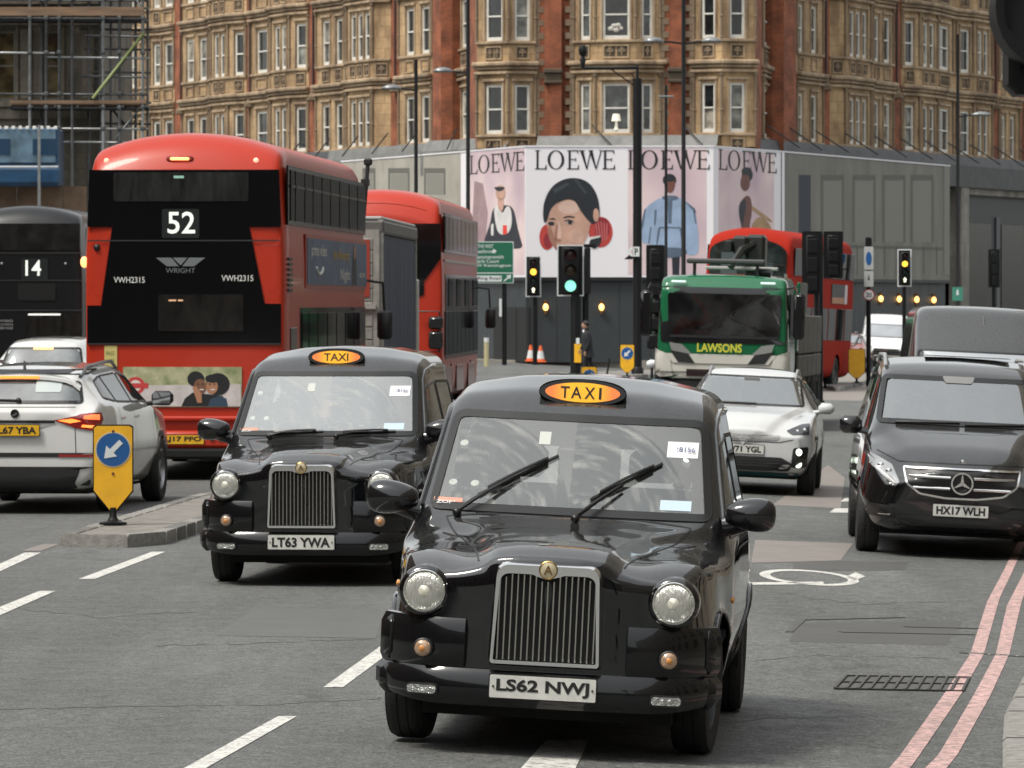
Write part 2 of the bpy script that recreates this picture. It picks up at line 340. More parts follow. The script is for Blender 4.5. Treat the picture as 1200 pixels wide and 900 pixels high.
class Shell:
    def __init__(s, V, Fc): s.V = V.copy(); s.F = Fc; s.bvh = BVHTree.FromPolygons([tuple(v) for v in V], [tuple(f) for f in Fc])
    def hit(s, ax, a, b, lim=None):
        """front view ax F/R: (a,b) = (x,z); side view P(+x)/N(-x): (a,b) = (y,z); top U: (x,y)"""
        o, d = {'F': ((a, 20, b), (0, -1, 0)), 'R': ((a, -20, b), (0, 1, 0)), 'P': ((5, a, b), (-1, 0, 0)), 'N': ((-5, a, b), (1, 0, 0)), 'U': ((a, b, 9), (0, 0, -1))}[ax]
        p, n, i, dist = s.bvh.ray_cast(Vector(o), Vector(d))
        if p is None:
            g = {'F': (a, 2, b), 'R': (a, -2, b), 'P': (1, a, b), 'N': (-1, a, b), 'U': (a, b, 2)}[ax]; p, n, i, dist = s.bvh.find_nearest(Vector(g))
            dd = Vector(d)
        if n.dot(Vector(d)) > 0: n = -n
        return p, n
    def arches(s, whl, cell=.025, xmin=.45):
        V = s.V
        for (y, z, r) in whl:
            d = np.hypot(V[:, 1] - y, V[:, 2] - z); m = (np.abs(V[:, 0]) > xmin) & (np.abs(d - r) < cell * .8) & (d > 0)
            k = r / d[m]; V[m, 1] = y + (V[m, 1] - y) * k; V[m, 2] = z + (V[m, 2] - z) * k
        c = V[s.F].mean(1); keep = np.ones(len(s.F), bool)
        for (y, z, r) in whl: keep &= ~((np.hypot(c[:, 1] - y, c[:, 2] - z) < r - .001) & (np.abs(c[:, 0]) > xmin) & (c[:, 2] < z + r))
        s.F = s.F[keep]
    def cut(s, ax, poly, cond):
        c = s.V[s.F].mean(1); a, b = {'F': (0, 2), 'P': (1, 2)}[ax]; keep = np.ones(len(s.F), bool)
        for i in np.nonzero(cond(c))[0]:
            if inside(poly, c[i, a], c[i, b]): keep[i] = False
        s.F = s.F[keep]
    def build(s, name, m, parent):
        used = np.unique(s.F); rm = -np.ones(len(s.V), int); rm[used] = np.arange(len(used))
        me = bpy.data.meshes.new(name); me.from_pydata([tuple(v) for v in s.V[used]], [], [tuple(f) for f in rm[s.F]]); me.materials.append(m)
        me.polygons.foreach_set('use_smooth', [True] * len(me.polygons)); me.set_sharp_from_angle(angle=R(50)); me.update()
        return link(name, me, parent)
def inset(poly, d):
    n = len(poly); ar = sum(poly[i][0] * poly[(i + 1) % n][1] - poly[(i + 1) % n][0] * poly[i][1] for i in range(n)); sg = 1 if ar > 0 else -1; out = []
    for i in range(n):
        a = Vector(poly[i - 1]); p = Vector(poly[i]); b = Vector(poly[(i + 1) % n]); t = (b - a)
        if t.length < 1e-6: out.append(tuple(p)); continue
        t.normalize(); out.append((p.x - t.y * d * sg, p.y + t.x * d * sg))
    return out
def dense(poly, st):
    out = []
    for i in range(len(poly)):
        a = Vector(poly[i]); b = Vector(poly[(i + 1) % len(poly)]); n = max(1, int((b - a).length / st))
        for k in range(n): out.append(tuple(a.lerp(b, k / n)))
    return out
def patch(sh, ax, poly, off=.004, st=.06, rings=7, mb=None, hole=None, thick=0):
    """conforming sheet on the shell inside a star-shaped outline; with hole = only the band between outline and its inset by hole"""
    mb = mb or MB(); P = dense(poly, st); n = len(P); c = Vector((sum(p[0] for p in P) / n, sum(p[1] for p in P) / n)); vs = []; fs = []
    if hole: L = [inset(P, hole), P]
    else: L = [[tuple(c.lerp(Vector(p), t)) for p in P] for t in [k / rings for k in range(1, rings + 1)]]
    for ring in L:
        for (a, b) in ring:
            p, nn = sh.hit(ax, a, b); vs.append(p + nn * off)
    if thick:
        for (a, b) in L[-1]:
            p, nn = sh.hit(ax, a, b); vs.append(p + nn * (off - thick))
    if not hole:
        p, nn = sh.hit(ax, c.x, c.y); vs.append(p + nn * off); ci = len(vs) - 1
        fs += [(ci, (k + 1) % n, k) for k in range(n)]
    for i in range(len(L) - 1 + (1 if thick else 0)):
        for k in range(n):
            k2 = (k + 1) % n; fs.append((i * n + k, i * n + k2, (i + 1) * n + k2, (i + 1) * n + k))
    # orient outward
    ct = Vector((0, 0, 0)); q = Vector(vs[fs[0][0]]); nn = (Vector(vs[fs[0][1]]) - q).cross(Vector(vs[fs[0][2]]) - q)
    want = {'F': Vector((0, 1, 0)), 'R': Vector((0, -1, 0)), 'P': Vector((1, 0, 0)), 'N': Vector((-1, 0, 0)), 'U': Vector((0, 0, 1))}[ax]
    if nn.dot(want) < 0: fs = [f[::-1] for f in fs]
    return mb.add(vs, fs)
def seam(sh, ax, pts, w=.007, off=.0025, mb=None, st=.05, closed=False):
    mb = mb or MB(); P = []
    for i in range(len(pts) - (0 if closed else 1)):
        a = Vector(pts[i]); b = Vector(pts[(i + 1) % len(pts)]); n = max(1, int((b - a).length / st))
        for k in range(n): P.append(a.lerp(b, k / n))
    if not closed: P.append(Vector(pts[-1]))
    vs = []; N = len(P)
    for i, p in enumerate(P):
        t = (P[min(i + 1, N - 1)] - P[max(i - 1, 0)]).normalized(); q = Vector((-t.y, t.x)) * w / 2
        for s_ in (1, -1):
            h, nn = sh.hit(ax, p.x + q.x * s_, p.y + q.y * s_); vs.append(h + nn * off)
    mb.add(vs, [(2 * i, 2 * i + 2, 2 * i + 3, 2 * i + 1) for i in range(N - 1)]); return mb
def well(mb, x0, x1, y, z, r, n=20):
    """inner wing over a wheel: an arched strip from x0 (inboard) to x1 closed by a half disc inboard"""
    vs = []; k = len(range(n + 1))
    for i in range(n + 1):
        a = R(-10 + 200 * i / n)
        for x in (x0, x1): vs.append((x, y + math.cos(a) * r, z + math.sin(a) * r))
    vs.append((x0, y, z - .02)); mb.add(vs, [(2 * i, 2 * i + 1, 2 * i + 3, 2 * i + 2) for i in range(n)] + [(2 * i, 2 * i + 2, len(vs) - 1) for i in range(n)])
def mirror(poly): return [(-x, y) for x, y in poly][::-1]

# ------------------------------------------------------------------ shared vehicle materials
tyre_m = mat('tyre_rubber', (.018, .018, .018), .75, bump=.3, bscale=40, noise=.3)
rim_m = mat('alloy', (.35, .35, .36), .35, .9)
rimd_m = mat('dark_rim', (.03, .03, .032), .4, .3)
chrome = mat('chrome', (.93, .93, .92), .10, 1)
blackpl = mat('black_plastic', (.015, .015, .016), .45, bump=.1, bscale=200)
seal_m = mat('window_seal', (.008, .008, .008), .4)
under_m = mat('underbody', (.006, .006, .006), .9)
platew = mat('plate_white', (.62, .62, .58), .35, noise=.15, nscale=15)
platey = mat('plate_yellow', (.75, .42, .02), .35, noise=.15, nscale=15)
ink = mat('plate_ink', (.01, .01, .01), .5)
white_l = mat('white_lettering', (.7, .7, .66), .5)
redlens = mat('red_lens', (.25, .01, .008), .1, coat=1)
lit_red = mat('lit_red_lens', (.9, .18, .06), .3, emit=1.2)
lit_amber = mat('lit_amber', (1, .45, .1), .3, emit=2.0)
lit_white = mat('lit_white', (1, .97, .8), .3, emit=2.0)
WH = {}
def wheel(parent, x, y, r, w=.2, steer=0, spokes=7, rm=None, side=1):
    """wheel = rim with spokes, child tyre; side +1 = outer face towards +x"""
    key = (r, w, spokes, rm)
    if key not in WH:
        Mx = Matrix.Rotation(R(90), 4, 'Y'); t = MB(); h = w / 2; q = r * .64
        t.lathe([(q, -h * .8), (r * .8, -h), (r * .955, -h * .92), (r * .985, -h * .7), (r, -h * .62), (r, -h * .3), (r * .985, -h * .28), (r * .985, -h * .22), (r, -h * .2), (r, h * .2), (r * .985, h * .22), (r * .985, h * .28),
                 (r, h * .3), (r, h * .62), (r * .985, h * .7), (r * .955, h * .92), (r * .8, h), (q, h * .8), (q * .97, 0), (q, -h * .8)], 40, Mx, False)
        rb = MB(); rb.lathe([(q, -h * .7), (q * 1.0, h * .82), (q * .93, h * .85), (q * .9, h * .6), (q * .88, -h * .2), (.02, -h * .2)], 32, Mx, False)
        rb.lathe([(q * .25, -h * .2), (q * .25, h * .55), (q * .2, h * .66), (.001, h * .68)], 16, Mx, False)
        for k in range(spokes):
            a = 2 * math.pi * k / spokes; rb.box(h * .2, h * .6, -q * .09, q * .09, q * .15, q * .92, .01, Matrix.Rotation(a, 4, 'X'))
        WH[key] = (rb.mesh('wheel', rm or rim_m, 40), t.mesh('tyre', tyre_m, 40))
    rim, ty = WH[key]
    o = link('wheel', rim, parent); o.location = (x, y, r); o.rotation_euler = (random.random() * 6 if False else .3, 0, steer + (0 if side > 0 else math.pi))
    link('tyre', ty, o); return o
def plate(parent, s, kind, M, yel=False, w=.52, h=.111, tw=.46, bold=.034, frame_m=None):
    b = MB(); b.prism(rpoly([(-w / 2, -h / 2), (w / 2, -h / 2), (w / 2, h / 2), (-w / 2, h / 2)], .008), -.004, .006, M)
    o = b.build('number_plate', platey if yel else platew, parent)
    k = MB(); k.prism(rpoly([(-w / 2 - .006, -h / 2 - .006), (w / 2 + .006, -h / 2 - .006), (w / 2 + .006, h / 2 + .006), (-w / 2 - .006, h / 2 + .006)], .01), -.012, .001, M); k.build('plate_surround', seal_m, o)
    text(s, tw, h * .7, ink, o, M @ Matrix.Translation((0, 0, .007)), bold); return o
# ------------------------------------------------------------------ black cab
def make_taxi(reg, label, detail=True, raised=True):
    t = thing('taxi', label, 'taxi', group='black cabs driving towards the viewer')
    paint = wet_paint('black_taxi_paint', (.0025, .003, .004), dirt=.05, drop=.12, coat_ior=1.75, sky_film=.16)
    rows = [  # y, zb, ws, wm, zm, wb, zl, wt, zt, zc, bow
        (2.20, .33, .66, .73, .58, .665, .88, .34, 1.02, 1.035, .02),
        (2.10, .31, .70, .77, .60, .70, .94, .345, 1.055, 1.075, .02),
        (1.92, .30, .74, .80, .62, .735, .99, .365, 1.075, 1.10, .01),
        (1.65, .29, .77, .825, .64, .77, .99, .40, 1.09, 1.115, 0),
        (1.25, .28, .78, .845, .66, .81, .985, .50, 1.115, 1.14, 0),
        (1.00, .28, .80, .875, .66, .845, 1.00, .68, 1.14, 1.17, .03),
        (.90, .28, .80, .875, .66, .855, 1.02, .78, 1.175, 1.19, .08),
        (.30, .28, .80, .88, .66, .86, 1.05, .705, 1.72, 1.74, .10),
        (.18, .28, .80, .88, .66, .86, 1.05, .70, 1.78, 1.82, .08),
        (-.20, .28, .80, .88, .66, .86, 1.05, .69, 1.835, 1.902, .02),
        (-1.2, .28, .80, .88, .66, .86, 1.05, .69, 1.83, 1.90, 0),
        (-1.75, .28, .80, .87, .66, .85, 1.05, .62, 1.69, 1.76, -.03),
        (-2.05, .30, .77, .84, .66, .81, 1.05, .58, 1.45, 1.50, -.05),
        (-2.20, .32, .72, .79, .66, .74, 1.00, .52, 1.08, 1.12, -.05)]
    def deform(A):
        x, y, z = A[..., 0], A[..., 1].copy(), A[..., 2]; f = np.clip((y - 1.5) / .6, 0, 1)
        A[..., 1] = y - f * .15 * np.clip(np.abs(x) / .8, 0, 1) ** 3 - np.clip((y + .0) * 0, 0, 1)
        # rounded wings standing proud of the bonnet valley above the headlamps
        g = np.exp(-((np.abs(x) - .62) / .15) ** 2) * np.clip((y - .95) / .5, 0, 1) * np.clip((z - .75) / .15, 0, 1); A[..., 2] = z + .022 * g
        v = np.exp(-((np.abs(x) - .45) / .08) ** 2) * np.clip((y - 1.0) / .4, 0, 1) * np.clip((z - .9) / .1, 0, 1); A[..., 2] -= .007 * v
        return A
    V, Fc = loft(rows, .022, 2.2, 1.3, deform, 1.2, .04)
    sh = Shell(V, Fc); ws_poly = rpoly([(-.735, 1.185), (.735, 1.185), (.665, 1.695), (-.665, 1.695)], [.06, .06, .07, .07], 5)
    arch = [(1.443, .375, .385), (-1.443, .375, .375)]
    body_sh = Shell(V, Fc); body_sh.arches(arch)
    side = {'door_window': rpoly([(.78, 1.10), (.33, 1.58), (-.22, 1.62), (-.22, 1.10)], .05), 'rear_window': rpoly([(-.30, 1.10), (-.30, 1.62), (-1.15, 1.61), (-1.15, 1.10)], .05),
            'quarter_window': rpoly([(-1.23, 1.10), (-1.23, 1.60), (-1.62, 1.55), (-1.80, 1.14)], .06)}
    if detail:
        body_sh.cut('F', inset(ws_poly, .035), lambda c: (c[:, 1] > .1) & (c[:, 2] > 1.1))
        body_sh.cut('F', rpoly([(-.5, 1.2), (.5, 1.2), (.46, 1.6), (-.46, 1.6)], .05), lambda c: (c[:, 1] < -1.5))
        for p in side.values(): body_sh.cut('P', inset(p, .025), lambda c: np.abs(c[:, 0]) > .5)
    body = body_sh.build('body', paint, t)
    cabg = glass('cab_windscreen_glass' if raised else 'far_cab_windscreen_glass', .14 if raised else .32, (.9, .93, .91), .015, .6) if detail else None
    sideg = glass('cab_side_glass', .08, (.3, .33, .32), .02)
    scr = patch(sh, 'F', inset(ws_poly, .012), .003, .05, 10).build('windscreen', cabg, t, 180)
    patch(sh, 'F', ws_poly, .006, .03, hole=.038, thick=.01).build('windscreen_seal', seal_m, scr, 60)
    for ax in 'PN':
        for nm, p in side.items():
            w = patch(sh, ax, inset(p, .01), .002, .06, 6).build(nm, sideg, t, 180)
            patch(sh, ax, p, .005, .04, hole=.022, thick=.008).build('window_frame', seal_m if nm != 'door_window' else mat('satin_trim', (.05, .05, .05), .25), w, 60)
    # dark roof drip rails and bonnet shut lines
    for s_ in (1, -1):
        mb = MB(); pts = [sh.hit('P' if s_ > 0 else 'N', y, z)[0] + Vector((.006 * s_, 0, 0)) for y, z in ((.80, 1.20), (.6, 1.40), (.36, 1.63), (.2, 1.70), (-.4, 1.745), (-1.2, 1.735), (-1.7, 1.62))]
        mb.tube(pts, .011, 6); mb.build('drip_rail', paint, t, 60)
    for s_ in (1, -1): seam(sh, 'U', [(s_ * .36, 2.12), (s_ * .42, 1.7), (s_ * .52, 1.3), (s_ * .63, .99)], .009, .002).build('shut_line', seal_m, t)
    seam(sh, 'U', [(-.63, .985), (.63, .985)], .012, .002).build('shut_line', seal_m, t)
    for ax in 'PN':
        for L in ([(.80, 1.08), (.86, .75), (.86, .45)], [(-.26, 1.65), (-.26, .36)], [(-1.19, 1.1), (-1.19, .8), (-1.08, .6)]): seam(sh, ax, L, .008, .002).build('shut_line', seal_m, t)
    # wheel wells and floor
    mb = MB(); mb.box(-.62, .62, -2.0, 2.0, .22, .5)
    for (y, z, r) in arch:
        for s_ in (1, -1):
            well(mb, s_ * .55, s_ * (.80 if y > 0 else .84), y, z, r)
    mb.build('underbody', under_m, t)
    for (y, z, r) in arch:
        for ax, s_ in (('P', 1), ('N', -1)):
            pts = []; mb = MB()
            for k in range(17):
                a = R(-8 + 196 * k / 16); pts.append(sh.hit(ax, y + math.cos(a) * (r + .008), z + math.sin(a) * (r + .008))[0] + Vector((s_ * .004, 0, 0)))
            mb.tube(pts, .014, 6); mb.build('wheel_arch_lip', paint, t, 60)
    steer = R(5)
    for s_ in (1, -1):
        wheel(t, s_ * .715, 1.443, .335, .195, -steer if raised else 0, 6, rimd_m, s_).location.z += .045; wheel(t, s_ * .765, -1.443, .335, .195, 0, 6, rimd_m, s_).location.z += .045
    # bumper: upper blocks and lower band, following the nose
    bp = mat('cab_bumper', (.0045, .0048, .0055), .2, coat=.7, spec=.2)
    def sweep(z0, z1, x0, x1, off, dep, bev=.02, n=14):
        b = MB(); vs = []; prof = [(0, z0), (off * .7, z0), (off, z0 + bev), (off, z1 - bev * 1.3), (off * .55, z1), (0, z1 + .004)]
        for i in range(n + 1):
            x = x0 + (x1 - x0) * i / n; e = abs(x); a = max(0, (e - .50) / .32); y = 2.250 - .12 * min(1, e / .8) ** 3 - .24 * a ** 2.4
            nx = (.9 * a) * (1 if x > 0 else -1); ny = math.sqrt(max(.05, 1 - min(.95, nx * nx)))
            for (o, z) in prof: vs.append((x + nx * o, y + ny * o - .035, z + (.06 * a ** 2 * (z1 - z) / (z1 - z0) if z1 < .5 else 0)))
        m = len(prof); fs = [(i * m + k, i * m + k + 1, (i + 1) * m + k + 1, (i + 1) * m + k) for i in range(n) for k in range(m - 1)]
        fs += [tuple(range(m)), tuple(range(n * m + m - 1, n * m - 1, -1))]; b.add(vs, fs); return b
    sweep(.47, .71, .40, .80, .055, 0, .035).build('bumper_corner', bp, t, 40); sweep(.47, .71, -.80, -.40, .055, 0, .035).build('bumper_corner', bp, t, 40)
    sweep(.29, .468, -.80, .80, .072, 0, .035, 40).build('bumper', bp, t, 40)
    mb = MB(); mb.bx((0, 2.16, .50), (.78, .05, .12), .01); mb.build('bumper_centre', bp, t)
    for s_ in (1, -1):   # returns to the arches
        b = MB(); b.bx((s_ * .79, 1.93, .385), (.09, .22, .15), .035); b.bx((s_ * .785, 1.93, .59), (.08, .22, .22), .035); b.build('bumper_return', bp, t, 40)
    # grille
    gm = MB(); prof = rpoly([(-.280, .495), (.280, .495), (.262, 1.0), (-.262, 1.0)], [.02, .02, .07, .07], 6); n = len(prof)
    inn = rpoly([(-.253, .522), (.253, .522), (.233, .948), (.07, .948), (.045, .925), (-.045, .925), (-.07, .948), (-.233, .948)], [.01, .01, .05, .02, .02, .02, .02, .05], 6)
    yo = 2.315
    P1 = dense(prof, .03)
    def near(p): # nearest point on inner
        D = dense(inn, .01); return min(D, key=lambda q: (q[0] - p[0] * .94) ** 2 + (q[1] - .74 - (p[1] - .74) * .94) ** 2)
    vs = []; m = len(P1)
    for (x, z) in P1: vs.append((x * 1.02, 2.12, z))
    for (x, z) in P1: vs.append((x, yo - .032, z))
    for (x, z) in P1: vs.append((x * .955, yo, .745 + (z - .745) * .962))
    for p in P1: q = near(p); vs.append((q[0], yo, q[1]))
    for p in P1: q = near(p); vs.append((q[0], yo - .05, q[1]))
    fs = [(i * m + k, i * m + (k + 1) % m, (i + 1) * m + (k + 1) % m, (i + 1) * m + k) for i in range(4) for k in range(m)]
    gm.add(vs, fs); gr = gm.build('grille', chrome, t, 35)
    k = MB(); k.prism(inn, 0, .004, frame('F', (0, yo - .06, 0))); k.build('grille_mesh', mat('grille_black', (.006, .006, .006), .6), gr)
    barm = mat('grille_bar_chrome', (.62, .61, .58), .18, 1); b = MB(); b.bx((0, 0, 0), (.0085, .026, 1), .002); bar = b.mesh('grille_bar', barm)
    for i in range(17):
        x = -.235 + .470 * i / 16; top = .915 if abs(x) < .05 else (.945 if abs(x) < .2 else .93); o = link('grille_bar', bar, gr); o.location = (x, yo - .03, (.525 + top) / 2); o.scale = (1, 1, (top - .525))
    k = MB(); k.lathe([(.044, -.01), (.044, .006), (.038, .011), (0.001, .012)], 28, frame('F', (0, yo + .002, .972))); e = k.build('grille_badge', mat('badge_cream', (.55, .48, .32), .35, .3), gr, 40)
    k = MB(); k.lathe([(.046, 0), (.046, .010), (.041, .013), (.041, .0)], 28, frame('F', (0, yo + .002, .972)), False); k.build('badge_rim', mat('brass', (.45, .3, .1), .3, 1), e, 40)
    text('A', .045, .045, mat('badge_ink', (.12, .07, .02), .5), e, frame('F', (0, yo + .0155, .972)), 0.02)
    # lamps
    glm = mat('lamp_glass', (.64, .64, .58), .12, .55, coat=1, bump=.6, bscale=28, stretch=(6, 1, 1)); lensm = mat('lamp_bulb', (.85, .83, .7), .1, .3, coat=1)
    for s_ in (1, -1):
        y = sh.hit('F', s_ * .50, .835)[0].y + .0; M = frame('F', (s_ * .613, y, .835))
        k = MB(); k.lathe([(.128, -.16), (.128, -.02), (.122, .01), (.108, .018), (.102, .008)], 36, M, False); hb = k.build('headlight', paint, t, 50)
        k = MB(); k.lathe([(.108, .0), (.108, .016), (.102, .022), (.096, .014), (.096, -.01)], 36, M, False); k.build('headlight_rim', chrome, hb, 50)
        k = MB(); k.lathe([(.098, .006), (.09, .020), (.07, .030), (.04, .036), (.001, .038)], 36, M, False); k.build('headlight_lens', glm, hb, 80)
        k = MB(); k.lathe([(.03, .034), (.026, .0385), (.001, .04)], 20, M, False); k.build('headlight_bulb', lensm, hb, 60)
        M = frame('F', (s_ * .605, 2.235, .555)) @ Matrix.Rotation(R(8 * -s_), 4, 'Y')
        k = MB(); k.lathe([(.05, -.03), (.05, .004), (.044, .008), (.04, .0)], 24, M, False); ib = k.build('indicator', blackpl, t, 50)
        k = MB(); k.lathe([(.043, 0), (.038, .014), (.02, .02), (.001, .021)], 24, M, False); k.build('indicator_lens', mat('indicator_glass', (.45, .30, .2), .1, .3, coat=1), ib, 80)
        k = MB(); k.lathe([(.016, .021), (.012, .025), (.001, .026)], 12, M, False); k.build('indicator_bulb', mat('amber_bulb', (.6, .25, .07), .3), ib, 80)
        M = frame('F', (s_ * .60, 2.257, .358)) @ Matrix.Rotation(R(8 * -s_), 4, 'Y')
        k = MB(); k.prism(rpoly([(-.08, -.028), (.08, -.028), (.08, .028), (-.08, .028)], .027, 6), -.02, .004, M); fb = k.build('fog_light', blackpl, t)
        k = MB(); k.prism(rpoly([(-.072, -.02), (.072, -.02), (.072, .02), (-.072, .02)], .02, 6), 0, .008, M); k.build('fog_light_lens', mat('fog_glass', (.5, .5, .47), .1, .8, bump=.8, bscale=45), fb)
        # side repeater
        k = MB(); p = sh.hit('P' if s_ > 0 else 'N', 1.0, .80)[0]; k.ball(p, (.012, .035, .018)); k.build('side_repeater', mat('amber_lens', (.7, .3, .05), .2, coat=1), t, 180)
        # mirrors
        k = MB(); c = Vector((s_ * .925, .86, 1.235)); n1, m1 = 20, 12; vs = []
        for i in range(m1 + 1):
            a = math.pi * i / m1
            for j in range(n1):
                b_ = 2 * math.pi * j / n1; cx = math.cos(a); X = -s_ * cx * .135; rr = max(0, math.sin(a)) ** .62; tp = 1 - .22 * (cx * 1)   # fatter outboard
                yy = math.sin(b_) * rr * (.085 if math.sin(b_) > 0 else .05); zz = math.cos(b_); zz = math.copysign(abs(zz) ** .8, zz) * rr * .085 * tp
                vs.append((c.x + X, c.y + yy, c.z + zz))
        k.add(vs, [(i * n1 + j, i * n1 + (j + 1) % n1, (i + 1) * n1 + (j + 1) % n1, (i + 1) * n1 + j) for i in range(m1) for j in range(n1)])
        k.tube([(s_ * .80, .80, 1.17), (s_ * .90, .83, 1.19), (s_ * .90, .85, 1.22)], [.06, .045, .055], 10)
        mo = k.build('door_mirror', mat('mirror_black', (.008, .008, .009), .14, coat=.6), t, 60)
        k = MB(); k.prism(rpoly([(-.11, -.06), (.11, -.06), (.11, .06), (-.11, .06)], .05, 5), 0, .004, frame('R', (c.x, c.y - .056, c.z))); k.build('mirror_glass', chrome, mo)
    # plate
    plate(t, reg, 'F', frame('F', (0, 2.325, .395)), tw=.455, bold=.034)
    for s_ in (1, -1): k = MB(); k.lathe([(.006, 0), (.005, .012), (.001, .013)], 10, frame('F', (s_ * .243, 2.325, .395))); k.build('plate_screw', blackpl, t)
    # taxi sign
    M = frame('F', (0, .345, 1.812)) @ Matrix.Rotation(R(-8), 4, 'X'); k = MB(); vs = []; n1, m1 = 28, 10
    for i in range(m1 + 1):
        a = math.pi / 2 * i / m1
        for j in range(n1):
            b_ = 2 * math.pi * j / n1; r_ = math.cos(a) ** .6; cx = math.cos(b_); cz = math.sin(b_)
            vs.append(M @ Vector((math.copysign(abs(cx) ** .8, cx) * .232 * r_, math.copysign(abs(cz) ** .9, cz) * .073 * r_, -math.sin(a) * .30)))
    k.add(vs, [(i * n1 + j, (i + 1) * n1 + j, (i + 1) * n1 + (j + 1) % n1, i * n1 + (j + 1) % n1) for i in range(m1) for j in range(n1)])
    sg = k.build('roof_sign', blackpl, t, 180)
    k = MB(); k.prism(ell(0, 0, .228, .070, 40), -.02, .006, M); k.build('sign_bezel', mat('sign_black', (.01, .01, .01), .3), sg)
    fm = bpy.data.materials.get('sign_amber')
    if not fm:
        fm = mat('sign_amber', (1, .55, .03), .35); tt = fm.node_tree; bb = tt.nodes['Principled BSDF']
        tc = tt.nodes.new('ShaderNodeTexCoord'); sx = tt.nodes.new('ShaderNodeSeparateXYZ'); ab = tt.nodes.new('ShaderNodeMath'); ab.operation = 'ABSOLUTE'
        mr = tt.nodes.new('ShaderNodeMapRange'); mr.inputs[1].default_value = .08; mr.inputs[2].default_value = .16
        mx = tt.nodes.new('ShaderNodeMixRGB'); mx.inputs[1].default_value = (.90, .42, .02, 1); mx.inputs[2].default_value = (.80, .20, .05, 1)
        for a_, b_ in ((tc.outputs['Object'], sx.inputs[0]), (sx.outputs[0], ab.inputs[0]), (ab.outputs[0], mr.inputs[0]), (mr.outputs[0], mx.inputs[0]), (mx.outputs[0], bb.inputs['Base Color']), (mx.outputs[0], bb.inputs['Emission Color'])): tt.links.new(a_, b_)
        bb.inputs['Emission Strength'].default_value = .22 
    k = MB(); k.prism(ell(0, 0, .198, .052, 40), .0, .012, M); fa = k.build('sign_face', fm, sg)
    if reg.startswith('LS'):
        for ch, x, w_ in (('T', -.093, .048), ('A', -.033, .056), ('X', .038, .056), ('I', .093, .013)): text(ch, w_, .062, ink, fa, M @ Matrix.Translation((x, -.002, .013)), .012)
    else: text('TAXI', .2, .062, ink, fa, M @ Matrix.Translation((0, 0, .013)), .012)
    # wipers
    def on_scr(x, z, o=.02): p, nn = sh.hit('F', x, z); return p + nn * o
    wm = mat('wiper_black', (.008, .008, .008), .35)
    wl = [((.575, 1.16), (.30, 1.35), (.48, 1.26), (.09, 1.475)), ((-.04, 1.16), (-.26, 1.33), (-.10, 1.265), (-.45, 1.46))] if raised else [((.45, 1.165), (.25, 1.19), (.47, 1.188), (.02, 1.215)), ((-.10, 1.165), (-.35, 1.195), (-.08, 1.195), (-.56, 1.215))]
    for (a, b_, c, d) in wl:
        k = MB(); k.tube([on_scr(*a, .03), on_scr((a[0] + b_[0]) / 2, (a[1] + b_[1]) / 2, .045), on_scr(*b_, .035)], [.013, .01, .008], 6); k.ball(on_scr(*a, .02), .024)
        w_ = k.build('wiper', wm, t, 60)
        k = MB(); n_ = 8; pts = [on_scr(c[0] + (d[0] - c[0]) * i / n_, c[1] + (d[1] - c[1]) * i / n_, .013) for i in range(n_ + 1)]; k.tube(pts, .009, 5)
        pts = [on_scr(c[0] + (d[0] - c[0]) * i / n_, c[1] + (d[1] - c[1]) * i / n_, .028 + .012 * math.sin(math.pi * i / n_)) for i in range(1, n_)]; k.tube(pts, .008, 5)
        k.build('wiper_blade', wm, w_, 60)
    # stickers inside the screen
    def stick(x0, x1, z0, z1, m_, s_=None, ink_=None):
        o = patch(sh, 'F', [(x0, z0), (x1, z0), (x1, z1), (x0, z1)], .0045, .05, 3).build('windscreen_sticker', m_, t)
        if s_:
            p, nn = sh.hit('F', (x0 + x1) / 2, (z0 + z1) / 2); ang = math.atan2(nn.z, nn.y)
            text(s_, abs(x1 - x0) * .8, (z1 - z0) * .45, ink_, o, Matrix.Translation(p + nn * .007) @ Matrix.Rotation(ang, 4, 'X') @ frame('F'), .01)
    sw = mat('sticker_white', (.8, .8, .8), .5)
    stick(-.47, -.63, 1.50, 1.58, sw, '428156', mat('sticker_ink', (.12, .14, .25), .6)); stick(-.46, -.62, 1.235, 1.285, mat('sticker_blue', (.5, .62, .72), .5))
    if detail:
        stick(.71, .56, 1.195, 1.245, mat('sticker_pink', (.65, .28, .2), .5), 'ZONE', sw); stick(.20, .14, 1.535, 1.60, mat('sticker_grey', (.5, .52, .48), .5))
        for (x, z) in ((.595, 1.53), (.51, 1.33), (.625, 1.33)):
            p, nn = sh.hit('F', x, z); k = MB(); k.lathe([(.022, -.03), (.022, -.006), (.001, -.005)], 18, Matrix.Translation(p) @ nn.to_track_quat('Z', 'Y').to_matrix().to_4x4()); k.build('tax_disc', mat('disc_pale', (.6, .6, .55), .5), t)
    # interior
    if detail:
        im = mat('cab_interior', (.26, .26, .25), .85, noise=.3); lt = mat('cab_trim_light', (.6, .6, .57), .8); dk = mat('cab_seat', (.055, .055, .058), .7, noise=.3)
        k = MB(); k.box(-.78, .78, -1.9, .85, .5, .52); k.box(-.8, .8, .50, .92, .9, 1.12, .05); k.box(-.6, .6, -1.9, -1.87, .5, 1.12); k.build('interior', im, t, 30)
        k = MB(); k.box(-.64, .64, -.62, -.58, .6, 1.08); k.box(-.6, .6, -.615, -.58, 1.50, 1.64); k.box(-.03, .03, -.615, -.58, 1.08, 1.5); k.box(-.6, -.56, -.615, -.58, 1.08, 1.5); k.box(.56, .6, -.615, -.58, 1.08, 1.5); k.build('partition', lt, t)
